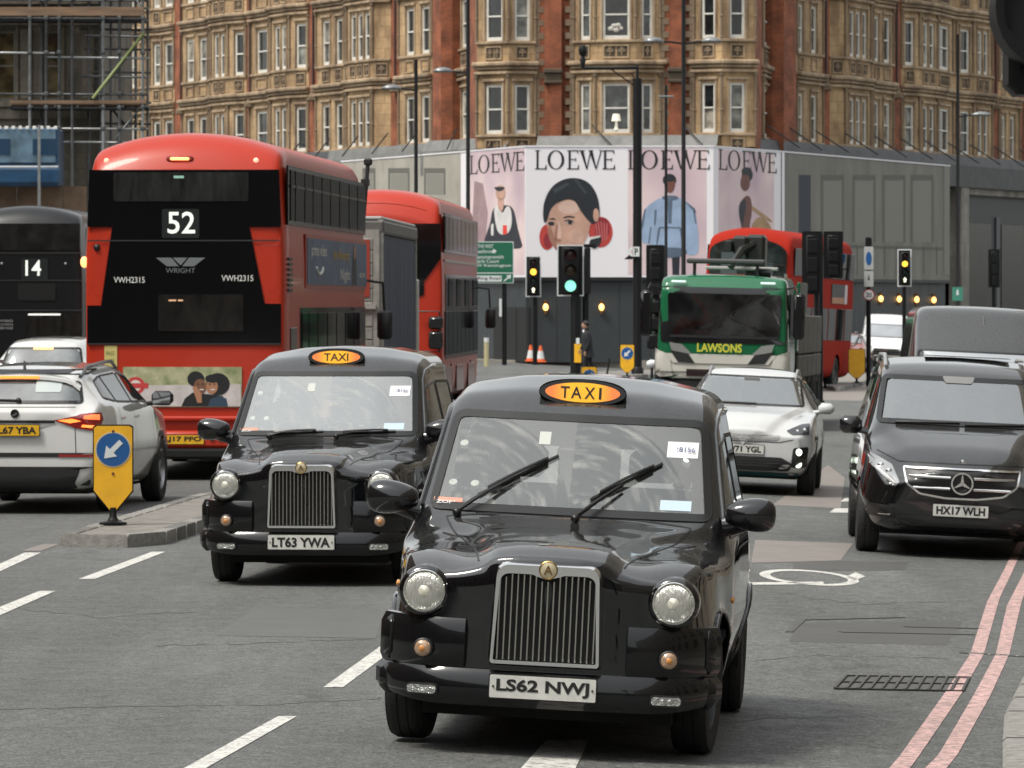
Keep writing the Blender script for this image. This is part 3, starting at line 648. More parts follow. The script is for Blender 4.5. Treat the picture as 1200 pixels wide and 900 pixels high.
        for s_ in (.36, -.36):
            k = MB(); k.box(s_ - .25, s_ + .25, -.55, -.40, .62, 1.30, .07); k.box(s_ - .25, s_ + .25, -.5, .1, .6, .74, .05); so = k.build('seat', dk, t, 40)
            k = MB(); k.box(s_ - .14, s_ + .14, -.50, -.38, 1.33, 1.52, .05); k.build('headrest', dk, so, 40)
        k = MB(); k.box(-.17, .17, -.52, -.50, 1.24, 1.54, .03); k.box(-.23, .23, -.54, -.51, 1.20, 1.23); k.build('seat_frame', lt, t)
        k = MB(); k.box(-.07, .07, -.498, -.49, 1.38, 1.52, .03); k.build('screen_light', sw, t)
        for (x0, x1) in ((-.62, -.05), (.05, .62)):
            k = MB(); k.box(x0, x1, -1.75, -1.55, .7, 1.25, .08); k.build('rear_bench', mat('rear_seat', (.16, .16, .16), .8), t, 40)
        k = MB(); M = Matrix.Translation((.36, .42, 1.12)) @ Matrix.Rotation(R(-65), 4, 'X')
        pts = [M @ Vector((.19 * math.cos(R(a)), .19 * math.sin(R(a)), 0)) for a in range(0, 361, 15)]; k.tube(pts, .014, 6, False); k.bx((0, 0, 0), (.36, .05, .03), .01, M); k.build('steering_wheel', blackpl, t, 60)
        k = MB(); p = on_scr(0, 1.57, -.10); k.bx(p, (.22, .03, .06), .02); k.bx(p + Vector((0, .03, .03)), (.03, .06, .03)); k.build('rear_view_mirror', blackpl, t, 40)
        k = MB(); k.ball((.02, .93, 1.185), (.0, .0, .0)); 
    return t
def place(o, px, D, yaw, roll=ROLL, dz=0):
    x = (px - 600) * D / F; M = Matrix.Rotation(roll if x > -.4 else roll * .0, 4, 'Y') @ Matrix.Rotation(yaw, 4, 'Z')
    o.rotation_euler = M.to_euler(); o.location = (x, D, gz(x) + dz); return o
t1 = make_taxi('LS62 NWJ', 'large black cab in front, plate LS62 NWJ, wipers raised halfway up its windscreen')
place(t1, 668.8, 27.3, R(180 - 4.5), dz=-.045)
t2 = make_taxi('LT63 YWA', 'black cab behind to the left, plate LT63 YWA, wipers parked flat', True, False)
place(t2, 401, 42.1, R(180 - 6), 0, dz=-.045)
# ------------------------------------------------------------------ road
def road_mat():
    m = mat('asphalt', (.085, .084, .080), .8); t = m.node_tree; b = t.nodes['Principled BSDF']; L = t.links
    tc = t.nodes.new('ShaderNodeTexCoord')
    def noise(sc, det=4, rough=.6, st=(1, 1, 1)):
        mp = t.nodes.new('ShaderNodeMapping'); mp.inputs['Scale'].default_value = st; L.new(tc.outputs['Object'], mp.inputs[0])
        n = t.nodes.new('ShaderNodeTexNoise'); n.inputs['Scale'].default_value = sc; n.inputs['Detail'].default_value = det; n.inputs['Roughness'].default_value = rough; L.new(mp.outputs[0], n.inputs['Vector']); return n.outputs[0]
    def mrange(x, a, b_, c, d):
        r = t.nodes.new('ShaderNodeMapRange'); r.inputs[1].default_value = a; r.inputs[2].default_value = b_; r.inputs[3].default_value = c; r.inputs[4].default_value = d; L.new(x, r.inputs[0]); return r.outputs[0]
    def mul(a, b_):
        x = t.nodes.new('ShaderNodeMath'); x.operation = 'MULTIPLY'; L.new(a, x.inputs[0]); L.new(b_, x.inputs[1]); return x.outputs[0]
    f = mul(mrange(noise(60, 2, .7), .34, .66, .40, 1.65), mrange(noise(22, 3, .7), .3, .7, .65, 1.35)); g = mrange(noise(9, 6, .65), .3, .7, .82, 1.15); h = mrange(noise(.35, 5, .6, (1, .35, 1)), .3, .7, .78, 1.2); w = mrange(noise(1.1, 3, .5, (1.4, .1, 1)), .35, .7, 1.05, .82)
    st = mrange(noise(1.7, 7, .62, (1.2, .5, 1)), .60, .72, 1.0, .62); k = mul(mul(mul(f, g), mul(h, w)), mul(st, mrange(noise(13, 9, .82), .34, .66, .62, 1.42))); mx = t.nodes.new('ShaderNodeVectorMath'); mx.operation = 'SCALE'; mx.inputs[0].default_value = (.113, .116, .112); L.new(k, mx.inputs['Scale']); L.new(mx.outputs[0], b.inputs['Base Color'])
    L.new(mrange(noise(3, 4), .3, .7, .62, .9), b.inputs['Roughness'])
    bp = t.nodes.new('ShaderNodeBump'); bp.inputs['Strength'].default_value = .8; bp.inputs['Distance'].default_value = .008; L.new(noise(70, 3, .7), bp.inputs['Height']); L.new(bp.outputs[0], b.inputs['Normal'])
    return m
xs = [-400, -60, -30, -15, -8, -4, -2, -.3, 1, 2.5, 4.5, 8, 15, 30, 60, 400]; ys = [-120, -30, 0, 10, 20, 30, 50, 80, 120, 180, 260, 800]
mb = MB(); mb.add([(x, y, gz(x)) for y in ys for x in xs], [(j * len(xs) + i, j * len(xs) + i + 1, (j + 1) * len(xs) + i + 1, (j + 1) * len(xs) + i) for j in range(len(ys) - 1) for i in range(len(xs) - 1)])
road = mb.build('road', road_mat(), None, kind='structure')
def worn(name, col, wear, under=(.15, .147, .136)):
    m = mat(name, col, .65); t = m.node_tree; b = t.nodes['Principled BSDF']; L = t.links; tc = t.nodes.new('ShaderNodeTexCoord'); n = t.nodes.new('ShaderNodeTexNoise'); n.inputs['Scale'].default_value = 18; n.inputs['Detail'].default_value = 8; n.inputs['Roughness'].default_value = .75
    L.new(tc.outputs['Object'], n.inputs['Vector']); r = t.nodes.new('ShaderNodeMapRange'); r.inputs[1].default_value = wear; r.inputs[2].default_value = wear + .12; L.new(n.outputs[0], r.inputs[0])
    n2 = t.nodes.new('ShaderNodeTexNoise'); n2.inputs['Scale'].default_value = 3; L.new(tc.outputs['Object'], n2.inputs['Vector']); r2 = t.nodes.new('ShaderNodeMapRange'); r2.inputs[3].default_value = .75; r2.inputs[4].default_value = 1.15; L.new(n2.outputs[0], r2.inputs[0])
    sc = t.nodes.new('ShaderNodeVectorMath'); sc.operation = 'SCALE'; sc.inputs[0].default_value = col; L.new(r2.outputs[0], sc.inputs['Scale'])
    mx = t.nodes.new('ShaderNodeMixRGB'); mx.inputs[1].default_value = (*under, 1); L.new(sc.outputs[0], mx.inputs[2]); L.new(r.outputs[0], mx.inputs[0]); L.new(mx.outputs[0], b.inputs['Base Color']); return m
paintw = worn('road_paint_white', (.66, .65, .61), .38); paintr = worn('road_paint_red', (.66, .42, .40), .43, (.26, .19, .175)); patchm = worn('patched_asphalt', (.22, .195, .175), .2); darkp = worn('dark_asphalt_patch', (.075, .074, .068), .2)
def strip(name, quads, m, h=.004):
    mb = MB()
    for q in quads:
        P = [G(*p) for p in q]
        # subdivide so the sheet follows the camber
        n = 6; vs = []
        for j in range(2 if len(q) == 4 else 1):
            pass
        a, b, c, d = P
        for i in range(n + 1):
            for j in range(7):
                u, v = i / n, j / 6; p = (a.lerp(b, u)).lerp(d.lerp(c, u), v); vs.append((p.x, p.y, gz(p.x) + h))
        fs = [(i * 7 + j, i * 7 + j + 1, (i + 1) * 7 + j + 1, (i + 1) * 7 + j) for i in range(n) for j in range(6)]
        k = len(mb.v); nn = (Vector(vs[fs[0][1]]) - Vector(vs[fs[0][0]])).cross(Vector(vs[fs[0][2]]) - Vector(vs[fs[0][0]]))
        if nn.z < 0: fs = [f[::-1] for f in fs]
        mb.add(vs, fs)
    return mb.build(name, m, road)
for q in ([(172, 925), (199, 925), (348, 840), (326, 840)], [(379, 806), (402, 806), (468, 757), (447, 757)], [(92, 679), (111, 679), (194, 647), (178, 647)], [(-40, 728), (-15, 728), (65, 693), (46, 693)],
          [(-60, 688), (-40, 688), (48, 648), (29, 648)], [(598, 915), (668, 915), (690, 868), (640, 868)], [(972, 601), (1003, 601), (1006, 596), (978, 596)], [(985, 588), (1010, 588), (1010, 584), (990, 584)]):
    strip('lane_dash', [q], paintw)
strip('faint_edge_line', [[(25, 646), (48, 646), (70, 638), (50, 638)]], patchm)
L1 = [(1030, 915, 1056, 915), (1054, 887, 1078, 885), (1107, 813, 1127, 813), (1137, 767, 1153, 767), (1157, 705, 1172, 700), (1182, 657, 1193, 655), (1193, 635, 1202, 635), (1222, 580, 1228, 580), (1262, 500, 1268, 500)]
L2 = [(1070, 915, 1098, 915), (1100, 885, 1122, 885), (1140, 817, 1160, 817), (1167, 767, 1183, 767), (1180, 710, 1197, 706), (1198, 675, 1208, 675), (1215, 640, 1222, 640), (1235, 590, 1240, 590), (1278, 500, 1283, 500)]
for L_ in (L1, L2): strip('red_line', [[(a[0], a[1]), (a[2], a[3]), (b[2], b[3]), (b[0], b[1])] for a, b in zip(L_[:-1], L_[1:])], paintr)
strip('asphalt_patch', [[(880, 660), (985, 657), (1000, 637), (885, 633)]], patchm, .003)
strip('asphalt_patch', [[(860, 466), (1010, 470), (1025, 452), (960, 445)]], patchm, .003)
strip('asphalt_patch', [[(905, 592), (985, 596), (990, 560), (970, 545)]], patchm, .0025)
strip('asphalt_patch', [[(930, 670), (1060, 668), (1065, 659), (930, 656)]], darkp, .002)
# worn bus-stop style roundel marking: ring with a bar of a painted zero
mb = MB(); c = G(948, 677); vs = []; n = 40
for k in range(n):
    a = 2 * math.pi * k / n
    for r_ in (1.0, .78):
        x = c.x + math.cos(a) * .42 * r_; y = c.y + math.sin(a) * 1.25 * (r_ if r_ == 1 else .80); vs.append((x, y, gz(x) + .004))
mb.add(vs, [(2 * k, 2 * ((k + 1) % n), 2 * ((k + 1) % n) + 1, 2 * k + 1) for k in range(n)])
mb.build('speed_numeral', paintw, road)
strip('speed_numeral', [[(868, 686), (965, 685), (965, 682), (868, 683)], [(1001, 681), (1014, 676), (1003, 671), (992, 676)]], paintw)
# gully grating and covers set in the road
iron = mat('cast_iron', (.085, .082, .078), .6, .5, noise=.4); hole = mat('drain_dark', (.012, .012, .011), .9)
a, b, c, d = G(978, 808), G(1128, 811), G(1136, 795), G(992, 793)
mb = MB(); vs = [(*p.xy, gz(p.x) + .003) for p in (a, b, c, d)]; mb.add(vs, [(0, 1, 2, 3)]); mb.build('drain_well', darkp, road)
def slab(name, P0, P1, w, m, h0=.004, h1=.014):
    mb = MB(); P0 = Vector(P0); P1 = Vector(P1); t = (P1 - P0).normalized(); q = Vector((-t.y, t.x, 0)) * w / 2
    mb.add([(*p.xy, gz(p.x) + h) for h in (h0, h1) for p in (P0 - q, P1 - q, P1 + q, P0 + q)], [(3, 2, 1, 0), (4, 5, 6, 7), (0, 1, 5, 4), (1, 2, 6, 5), (2, 3, 7, 6), (3, 0, 4, 7)]); return mb.build(name, m, road)
for k in range(12):
    u = k / 11; slab('grating_bar', a.lerp(b, u), d.lerp(c, u), .016, iron)
for v in (0, .5, 1): slab('grating_rail', a.lerp(d, v), b.lerp(c, v), .02, iron, .004, .012)
for (p, q, w) in (((925, 741), (940, 727), .05), ((940, 727), (1060, 724), .03), ((985, 741), (1140, 744), .07), ((1060, 735), (1150, 737), .04), ((1125, 765), (1205, 770), .1)): slab('trench_joint', G(*p), G(*q), w, darkp, .002, .006)
for k in range(6):
    p = G(1137 + 11 * k, 767 + .6 * k); mb = MB(); mb.bx((p.x, p.y, gz(p.x) + .008), (.018, .03, .004)); mb.build('cover_stud', mat('stud', (.4, .4, .38), .5), road)
# hairline cracks and repair patches
def crack(pts, w=.018, jit=2.2, m_=None):
    mb = MB(); P = []
    for (a_, b_) in zip(pts[:-1], pts[1:]):
        n_ = max(2, int(abs(a_[0] - b_[0]) / 9)); P += [G(a_[0] + (b_[0] - a_[0]) * i / n_ + random.uniform(-1, 1), a_[1] + (b_[1] - a_[1]) * i / n_ + random.uniform(-jit, jit) * .5) for i in range(n_)]
    vs = []
    for i, p_ in enumerate(P): q_ = w * random.uniform(.2, 1.5) * 1.5; vs += [(p_.x, p_.y - q_, gz(p_.x) + .0022), (p_.x, p_.y + q_, gz(p_.x) + .0022)]
    mb.add(vs, [(2 * i, 2 * i + 2, 2 * i + 3, 2 * i + 1) for i in range(len(P) - 1)]); mb.build('road_crack', m_ or worn('crack_filler', (.085, .086, .082), .30, (.112, .113, .108)), road)
crack([(-10, 832), (150, 828), (310, 826), (455, 818)]); crack([(180, 757), (300, 754), (452, 748)], .012); crack([(640, 862), (760, 855), (900, 842), (1040, 838)], .012); crack([(885, 775), (960, 768), (1120, 772)], .012); crack([(940, 700), (1010, 708), (1150, 704)], .014); crack([(10, 712), (120, 724), (236, 716)], .012)
worn('asphalt_patch_faint', (.106, .107, .102), .2, (.113, .114, .109)); strip('asphalt_patch', [[(925, 752), (1108, 756), (1128, 728), (935, 730)]], darkp, .0012); strip('asphalt_patch', [[(250, 745), (440, 748), (452, 715), (300, 712)]], MATS['asphalt_patch_faint'], .0015)
# iron utility covers and pour joints
p = G(1040, 683)
# ------------------------------------------------------------------ near left refuge with kerb stones
kerbm = mat('kerb_granite', (.27, .26, .24), .8, noise=.35, nscale=14, bump=.4, bscale=60); kerbd = mat('kerb_granite_dark', (.16, .155, .145), .85, noise=.4, nscale=10, bump=.4)
pave = mat('paving_concrete', (.22, .205, .185), .85, noise=.3, nscale=6, bump=.3)
def island(name, px, label, h=.12, kw=.14, dark=False, near_D=None):
    P = [G(*p) for p in px]; n = len(P); ctr = sum(P, Vector()) / n
    isl = thing(name, label, 'traffic island', (ctr.x, ctr.y, gz(ctr.x)))
    pts = [(p.x - ctr.x, p.y - ctr.y) for p in P]; ar = sum(pts[i][0] * pts[(i + 1) % n][1] - pts[(i + 1) % n][0] * pts[i][1] for i in range(n))
    if ar < 0: pts = pts[::-1]
    inn = inset(pts, kw); mb = MB(); mb.prism(inset(pts, kw * .9), 0, h - .008); mb.build('paving', pave, isl)
    for i in range(n):
        a, b = Vector(pts[i]), Vector(pts[(i + 1) % n]); ia, ib = Vector(inn[i]), Vector(inn[(i + 1) % n]); m = max(1, round((b - a).length / .75))
        for k in range(m):
            u0, u1 = k / m + .006, (k + 1) / m - .006; q = [a.lerp(b, u0), a.lerp(b, u1), ia.lerp(ib, u1), ia.lerp(ib, u0)]
            mb = MB(); e = .015; vs = [(*p, -.02) for p in q] + [(*p, h - e) for p in q]; c = (q[0] + q[1] + q[2] + q[3]) / 4; vs += [(*(p + (c - p).normalized() * e), h) for p in q]
            mb.add(vs, [(0, 1, 5, 4), (1, 2, 6, 5), (2, 3, 7, 6), (3, 0, 4, 7), (4, 5, 9, 8), (5, 6, 10, 9), (6, 7, 11, 10), (7, 4, 8, 11), (8, 9, 10, 11)]); mb.build('kerb_stone', random.choice([kerbm, kerbd]), isl)
    return isl
island('traffic_island', [(70, 641), (150, 642), (195, 638), (262, 615), (300, 588), (262, 584), (222, 594)], 'low kerbed island carrying the near yellow arrow bollard')
island('traffic_island', [(968, 457), (985, 459), (1026, 448), (1030, 441), (1000, 438), (968, 441)], 'kerbed island beside the back of the yellow bollard, right of the green lorry')
island('traffic_island', [(655, 443), (800, 443), (800, 437), (655, 437)], 'low paved island in the junction under the tall black post')
# right pavement corner
kp = [G(1175, 893), G(1177, 862), G(1200, 817), G(1290, 700), G(1400, 700), G(1500, 930), G(1175, 940)]
z0 = gz(kp[0].x); pv = thing('pavement_corner', 'pale kerb at the bottom right corner beside the red lines', 'kerb', (kp[0].x, kp[0].y, z0)); 
c0 = kp[0]; edge = [Vector((p.x - c0.x, p.y - c0.y)) for p in kp]
mb = MB(); mb.prism([tuple(e + Vector((.16 if i < 4 else 0, 0))) for i, e in enumerate(edge)], 0, .115); mb.build('paving', pave, pv)
for (i, n) in ((0, 1), (1, 3), (2, 4), (6, 1)):
    a = edge[i]; b = edge[(i + 1) % 7] if i != 6 else edge[0]
    for k in range(n):
        u0, u1 = k / n + .01, (k + 1) / n - .01; p, q = a.lerp(b, u0), a.lerp(b, u1); mb = MB()
        vs = [(*p, -.04), (*q, -.04), (*(q + Vector((.16, 0))), -.04), (*(p + Vector((.16, 0))), -.04), (*p, .105), (*q, .105), (*(q + Vector((.16, 0))), .125), (*(p + Vector((.16, 0))), .125), (p.x + .02, p.y, .125), (q.x + .02, q.y, .125)]
        mb.add(vs, [(0, 1, 5, 4), (1, 2, 6, 5), (2, 3, 7, 6), (3, 0, 4, 7), (4, 5, 9, 8), (8, 9, 6, 7)]); mb.build('kerb_stone', kerbm, pv)
# ------------------------------------------------------------------ other cars and vans
def shell_car(t, rows, arch, paint, glassm, screen=None, rear=None, sides={}, q=.75, dx=.035, ss=1.8, sk=1.1, deform=None, clad=None, wheels=None, lines=(), cap=(.05, .05), frame_w=.018, side_glass=None, rimm=None, spokes=5, screen_edge=.02, cabin=None):
    V, Fc = loft(rows, dx, ss, sk, deform, q, cap[0], cap[1]); sh = Shell(V, Fc); b = Shell(V, Fc); b.arches(arch, dx)
    if cabin and screen: b.cut('F', inset(screen, .03), lambda c: (c[:, 1] > -.6) & (c[:, 2] > 1.0)); cabin_fit(t, cabin, screen)
    body = b.build('body', paint, t)
    if screen: patch(sh, 'F', screen, .006, .06, 9).build('windscreen', glassm, t, 180); patch(sh, 'F', screen, .008, .05, hole=screen_edge).build('windscreen_seal', seal_m, t)
    if rear: patch(sh, 'R', rear, .006, .06, 9).build('rear_window', glassm, t, 180); patch(sh, 'R', rear, .008, .05, hole=.03).build('rear_window_seal', seal_m, t)
    sg = side_glass or dark_glass('car_side_glass', (.008, .008, .009), .10)
    for ax in 'PN':
        for nm, p in sides.items():
            w = patch(sh, ax, p, .004, .07, 5).build(nm, sg, t, 180); patch(sh, ax, p, .006, .06, hole=frame_w).build('window_frame', seal_m, w)
        for L in lines: seam(sh, ax, L, .008, .003).build('shut_line', seal_m, t)
    mb = MB(); y0 = min(a[0] for a in arch); y1 = max(a[0] for a in arch); xw = rows[len(rows) // 2][2] - .02
    mb.box(-xw + .12, xw - .12, y0 - .5, y1 + .5, .2, .45)
    for (y, z, r) in arch:
        for s_ in (1, -1):
            well(mb, s_ * (xw - .27), s_ * (xw + .03), y, z, r)
    mb.build('underbody', under_m, t)
    for (y, z, r) in arch:
        for ax, s_ in (('P', 1), ('N', -1)):
            if clad:
                mb = MB(); vs = []; n = 18
                for k in range(n + 1):
                    a = R(-12 + 204 * k / n)
                    for rr in (r - .004, r + .055):
                        p, nn = sh.hit(ax, y + math.cos(a) * rr, max(.22, z + math.sin(a) * rr)); vs.append(p + Vector((s_ * .012, 0, 0)))
                mb.add(vs, [(2 * k, 2 * k + 1, 2 * k + 3, 2 * k + 2) for k in range(n)]); mb.build('arch_cladding', clad, t)
            wheel(t, s_ * (rows[len(rows) // 2][3] - .12), y, wheels, .22, 0, spokes, rimm, s_)
    return sh
def cabin_fit(t, c, screen):
    yd, zd, hw, zt = c; im = mat('cab_interior', (.26, .26, .25), .85, noise=.3); dk = mat('cab_seat', (.055, .055, .058), .7, noise=.3); k = MB(); k.box(-hw, hw, yd - .9, yd - .2, zd - .35, zd - .04, .04); k.box(-hw, hw, yd - 2.6, yd, .5, .55); k.box(-hw + .1, hw - .1, yd - 2.6, yd - 2.55, .55, zt - .35); k.build('interior', im, t, 30)
    for x in (-.38, .38):
        k = MB(); k.box(x - .25, x + .25, yd - 1.65, yd - 1.50, zd - .5, zd + .22, .07); s_ = k.build('seat', dk, t, 40); k = MB(); k.box(x - .14, x + .14, yd - 1.62, yd - 1.50, zd + .25, zd + .42, .05); k.build('headrest', dk, s_, 40)
    k = MB(); M = Matrix.Translation((.38, yd - .85, zd + .02)) @ Matrix.Rotation(R(-65), 4, 'X'); k.tube([M @ Vector((.18 * math.cos(R(a)), .18 * math.sin(R(a)), 0)) for a in range(0, 361, 20)], .014, 6, False); k.bx((0, 0, 0), (.34, .05, .03), .01, M); k.build('steering_wheel', blackpl, t, 60)
    k = MB(); k.bx((0, yd - .95, zt - .10), (.24, .03, .07), .02); k.build('rear_view_mirror', blackpl, t, 40)
def lamp_patch(sh, ax, poly, name, m, t, off=.01, st=.04, rings=4, thick=0): return patch(sh, ax, poly, off, st, rings, thick=thick).build(name, m, t, 60)
def door_mirror(t, x, y, z, m, L=.2, H=.14):
    for s_ in (1, -1):
        k = MB(); c = (s_ * (x + L * .55), y, z); k.box(c[0] - L / 2, c[0] + L / 2, y - .05, y + .08, z - H / 2, z + H / 2, .045); k.tube([(s_ * (x - .06), y, z - H * .4), (s_ * (x + .05), y, z - H * .3)], .03, 6)
        o = k.build('door_mirror', m, t, 60); k = MB(); k.box(c[0] - L * .4, c[0] + L * .4, y - .054, y - .05, z - H * .38, z + H * .38); k.build('mirror_glass', dark_glass('mirror_reflector', (.03, .03, .03), .5), o)
screen_pale = glass('pale_screen_glass', .55, (.2, .2, .2), .05, .25)
screen_pale = dark_glass('windscreen_reflecting_sky', (.08, .085, .085), .58, .05)
# ---- white hybrid crossover behind the front cab
silver = wet_paint('pearl_white_paint', (.60, .61, .61), dirt=.35, drop=.1)
def make_crossover():
    t = thing('crossover_car', 'pearl white crossover just behind the front cab, its plate ending YGL', 'car')
    rows = [(2.17, .30, .55, .74, .45, .70, .74, .35, .80, .82, .03), (2.05, .24, .64, .84, .50, .80, .82, .42, .90, .92, .06), (1.85, .22, .74, .88, .55, .84, .90, .52, .985, 1.0, .04), (1.4, .22, .80, .90, .6, .84, .97, .60, 1.03, 1.05, .02),
            (1.02, .22, .80, .895, .6, .86, 1.0, .70, 1.075, 1.09, .04), (.92, .22, .80, .895, .6, .86, 1.0, .72, 1.11, 1.12, .06), (.10, .22, .80, .895, .6, .87, 1.03, .60, 1.46, 1.48, .08), (-.15, .22, .80, .895, .6, .87, 1.03, .59, 1.51, 1.535, .04), (-1.2, .22, .80, .895, .6, .87, 1.05, .58, 1.50, 1.54, 0), (-1.75, .22, .80, .89, .6, .86, 1.07, .55, 1.42, 1.46, 0), (-2.15, .3, .7, .85, .6, .8, 1.0, .5, 1.1, 1.12, 0)]
    ar = [(1.35, .33, .37), (-1.35, .33, .37)]; clad = mat('grey_cladding', (.03, .03, .032), .6)
    sh = shell_car(t, rows, ar, silver, glass('crossover_windscreen', .38, (.6, .62, .61), .04, .10), rpoly([(-.70, 1.085), (.70, 1.085), (.60, 1.44), (-.60, 1.44)], .05), None,
                   {'front_side_window': rpoly([(.75, 1.03), (.1, 1.40), (-.35, 1.44), (-.35, 1.04)], .05), 'rear_side_window': rpoly([(-.42, 1.04), (-.42, 1.44), (-1.2, 1.42), (-1.5, 1.12)], .05)}, clad=clad, cabin=(1.0, 1.08, .75, 1.44), wheels=.335, lines=[[(.85, 1.0), (.9, .6), (.8, .3)], [(-.39, 1.45), (-.39, .3)], [(-1.2, 1.0), (-1.0, .5)]], rimm=rimd_m)
    for s_ in (1, -1):
        P = [(s_ * x, z) for x, z in ((.52, .80), (.60, .755), (.80, .77), (.80, .90), (.70, .885))]
        o = lamp_patch(sh, 'F', rpoly(P, .015), 'headlight', dark_glass('headlamp_dark', (.03, .03, .035), .12), t); 
        for (x, z) in ((.66, .80), (.745, .82)):
            p, n = sh.hit('F', s_ * x, z); k = MB(); k.lathe([(.03, 0), (.028, .012), (.001, .018)], 16, frame('F', p)); k.build('projector_lens', chrome, o, 60)
        P = [(s_ * x, z) for x, z in ((.60, .36), (.62, .60), (.80, .62), (.78, .36))]
        o = lamp_patch(sh, 'F', rpoly(P, .03), 'fog_light_panel', blackpl, t)
        for z in (.55, .40):
            p, n = sh.hit('F', s_ * .69, z); k = MB(); k.lathe([(.042, .0), (.042, .01), (.03, .014), (.001, .016)], 16, frame('F', p)); k.build('daytime_light', mat('lit_daylight', (.85, 1, .8), .3, emit=2.2), o, 60)
        k = MB(); pts = [sh.hit('U', s_ * .53, y)[0] + Vector((s_ * .02, 0, .035 if -.95 < y < .1 else .0)) for y in (.2, .1, -.3, -.8, -.95, -1.2)]; k.tube(pts, .018, 6); k.build('roof_rail', mat('alloy_rail', (.5, .5, .5), .3, .8), t, 60)
    lamp_patch(sh, 'F', rpoly([(-.57, .31), (.57, .31), (.62, .40), (.48, .475), (-.48, .475), (-.62, .40)], .03), 'lower_grille', blackpl, t)
    lamp_patch(sh, 'F', rpoly([(-.66, .235), (.66, .235), (.70, .29), (-.70, .29)], .02), 'bumper_lip', mat('blue_trim', (.03, .09, .10), .3), t)
    k = MB(); 
    for i in range(4): lamp_patch(sh, 'F', [(-.54, .325 + .035 * i), (.54, .325 + .035 * i), (.54, .335 + .035 * i), (-.54, .335 + .035 * i)], 'grille_slat', mat('slat', (.03, .03, .03), .3), t, .016)
    seam(sh, 'F', [(-.62, .70), (-.45, .66), (.45, .66), (.62, .70)], .010, .003).build('shut_line', seal_m, t)
    lamp_patch(sh, 'F', rpoly([(-.42, .685), (.42, .685), (.46, .745), (-.46, .745)], .02), 'closed_grille', mat('pearl_panel', (.42, .42, .42), .25, bump=.5, bscale=25), t, .006)
    y = sh.hit('F', 0, .55)[0].y; plate(t, 'AV71 YGL', 'F', frame('F', (0, y + .012, .56)))
    door_mirror(t, .86, .78, 1.08, silver, .2, .14)
    k = MB(); k.tube([sh.hit('F', x, 1.10)[0] + Vector((0, .02, .01)) for x in (.5, .2, -.1)], .012, 5); k.build('wiper', blackpl, t)
    k = MB(); p = sh.hit('F', 0, 1.40)[0]; k.bx(p + Vector((0, .008, 0)), (.2, .01, .06), .004, None); k.build('rear_view_mirror', mat('grey_mirror', (.2, .2, .2), .4), t)
    return t
kia = make_crossover(); place(kia, 876.5, 65.4, R(180 - 5))
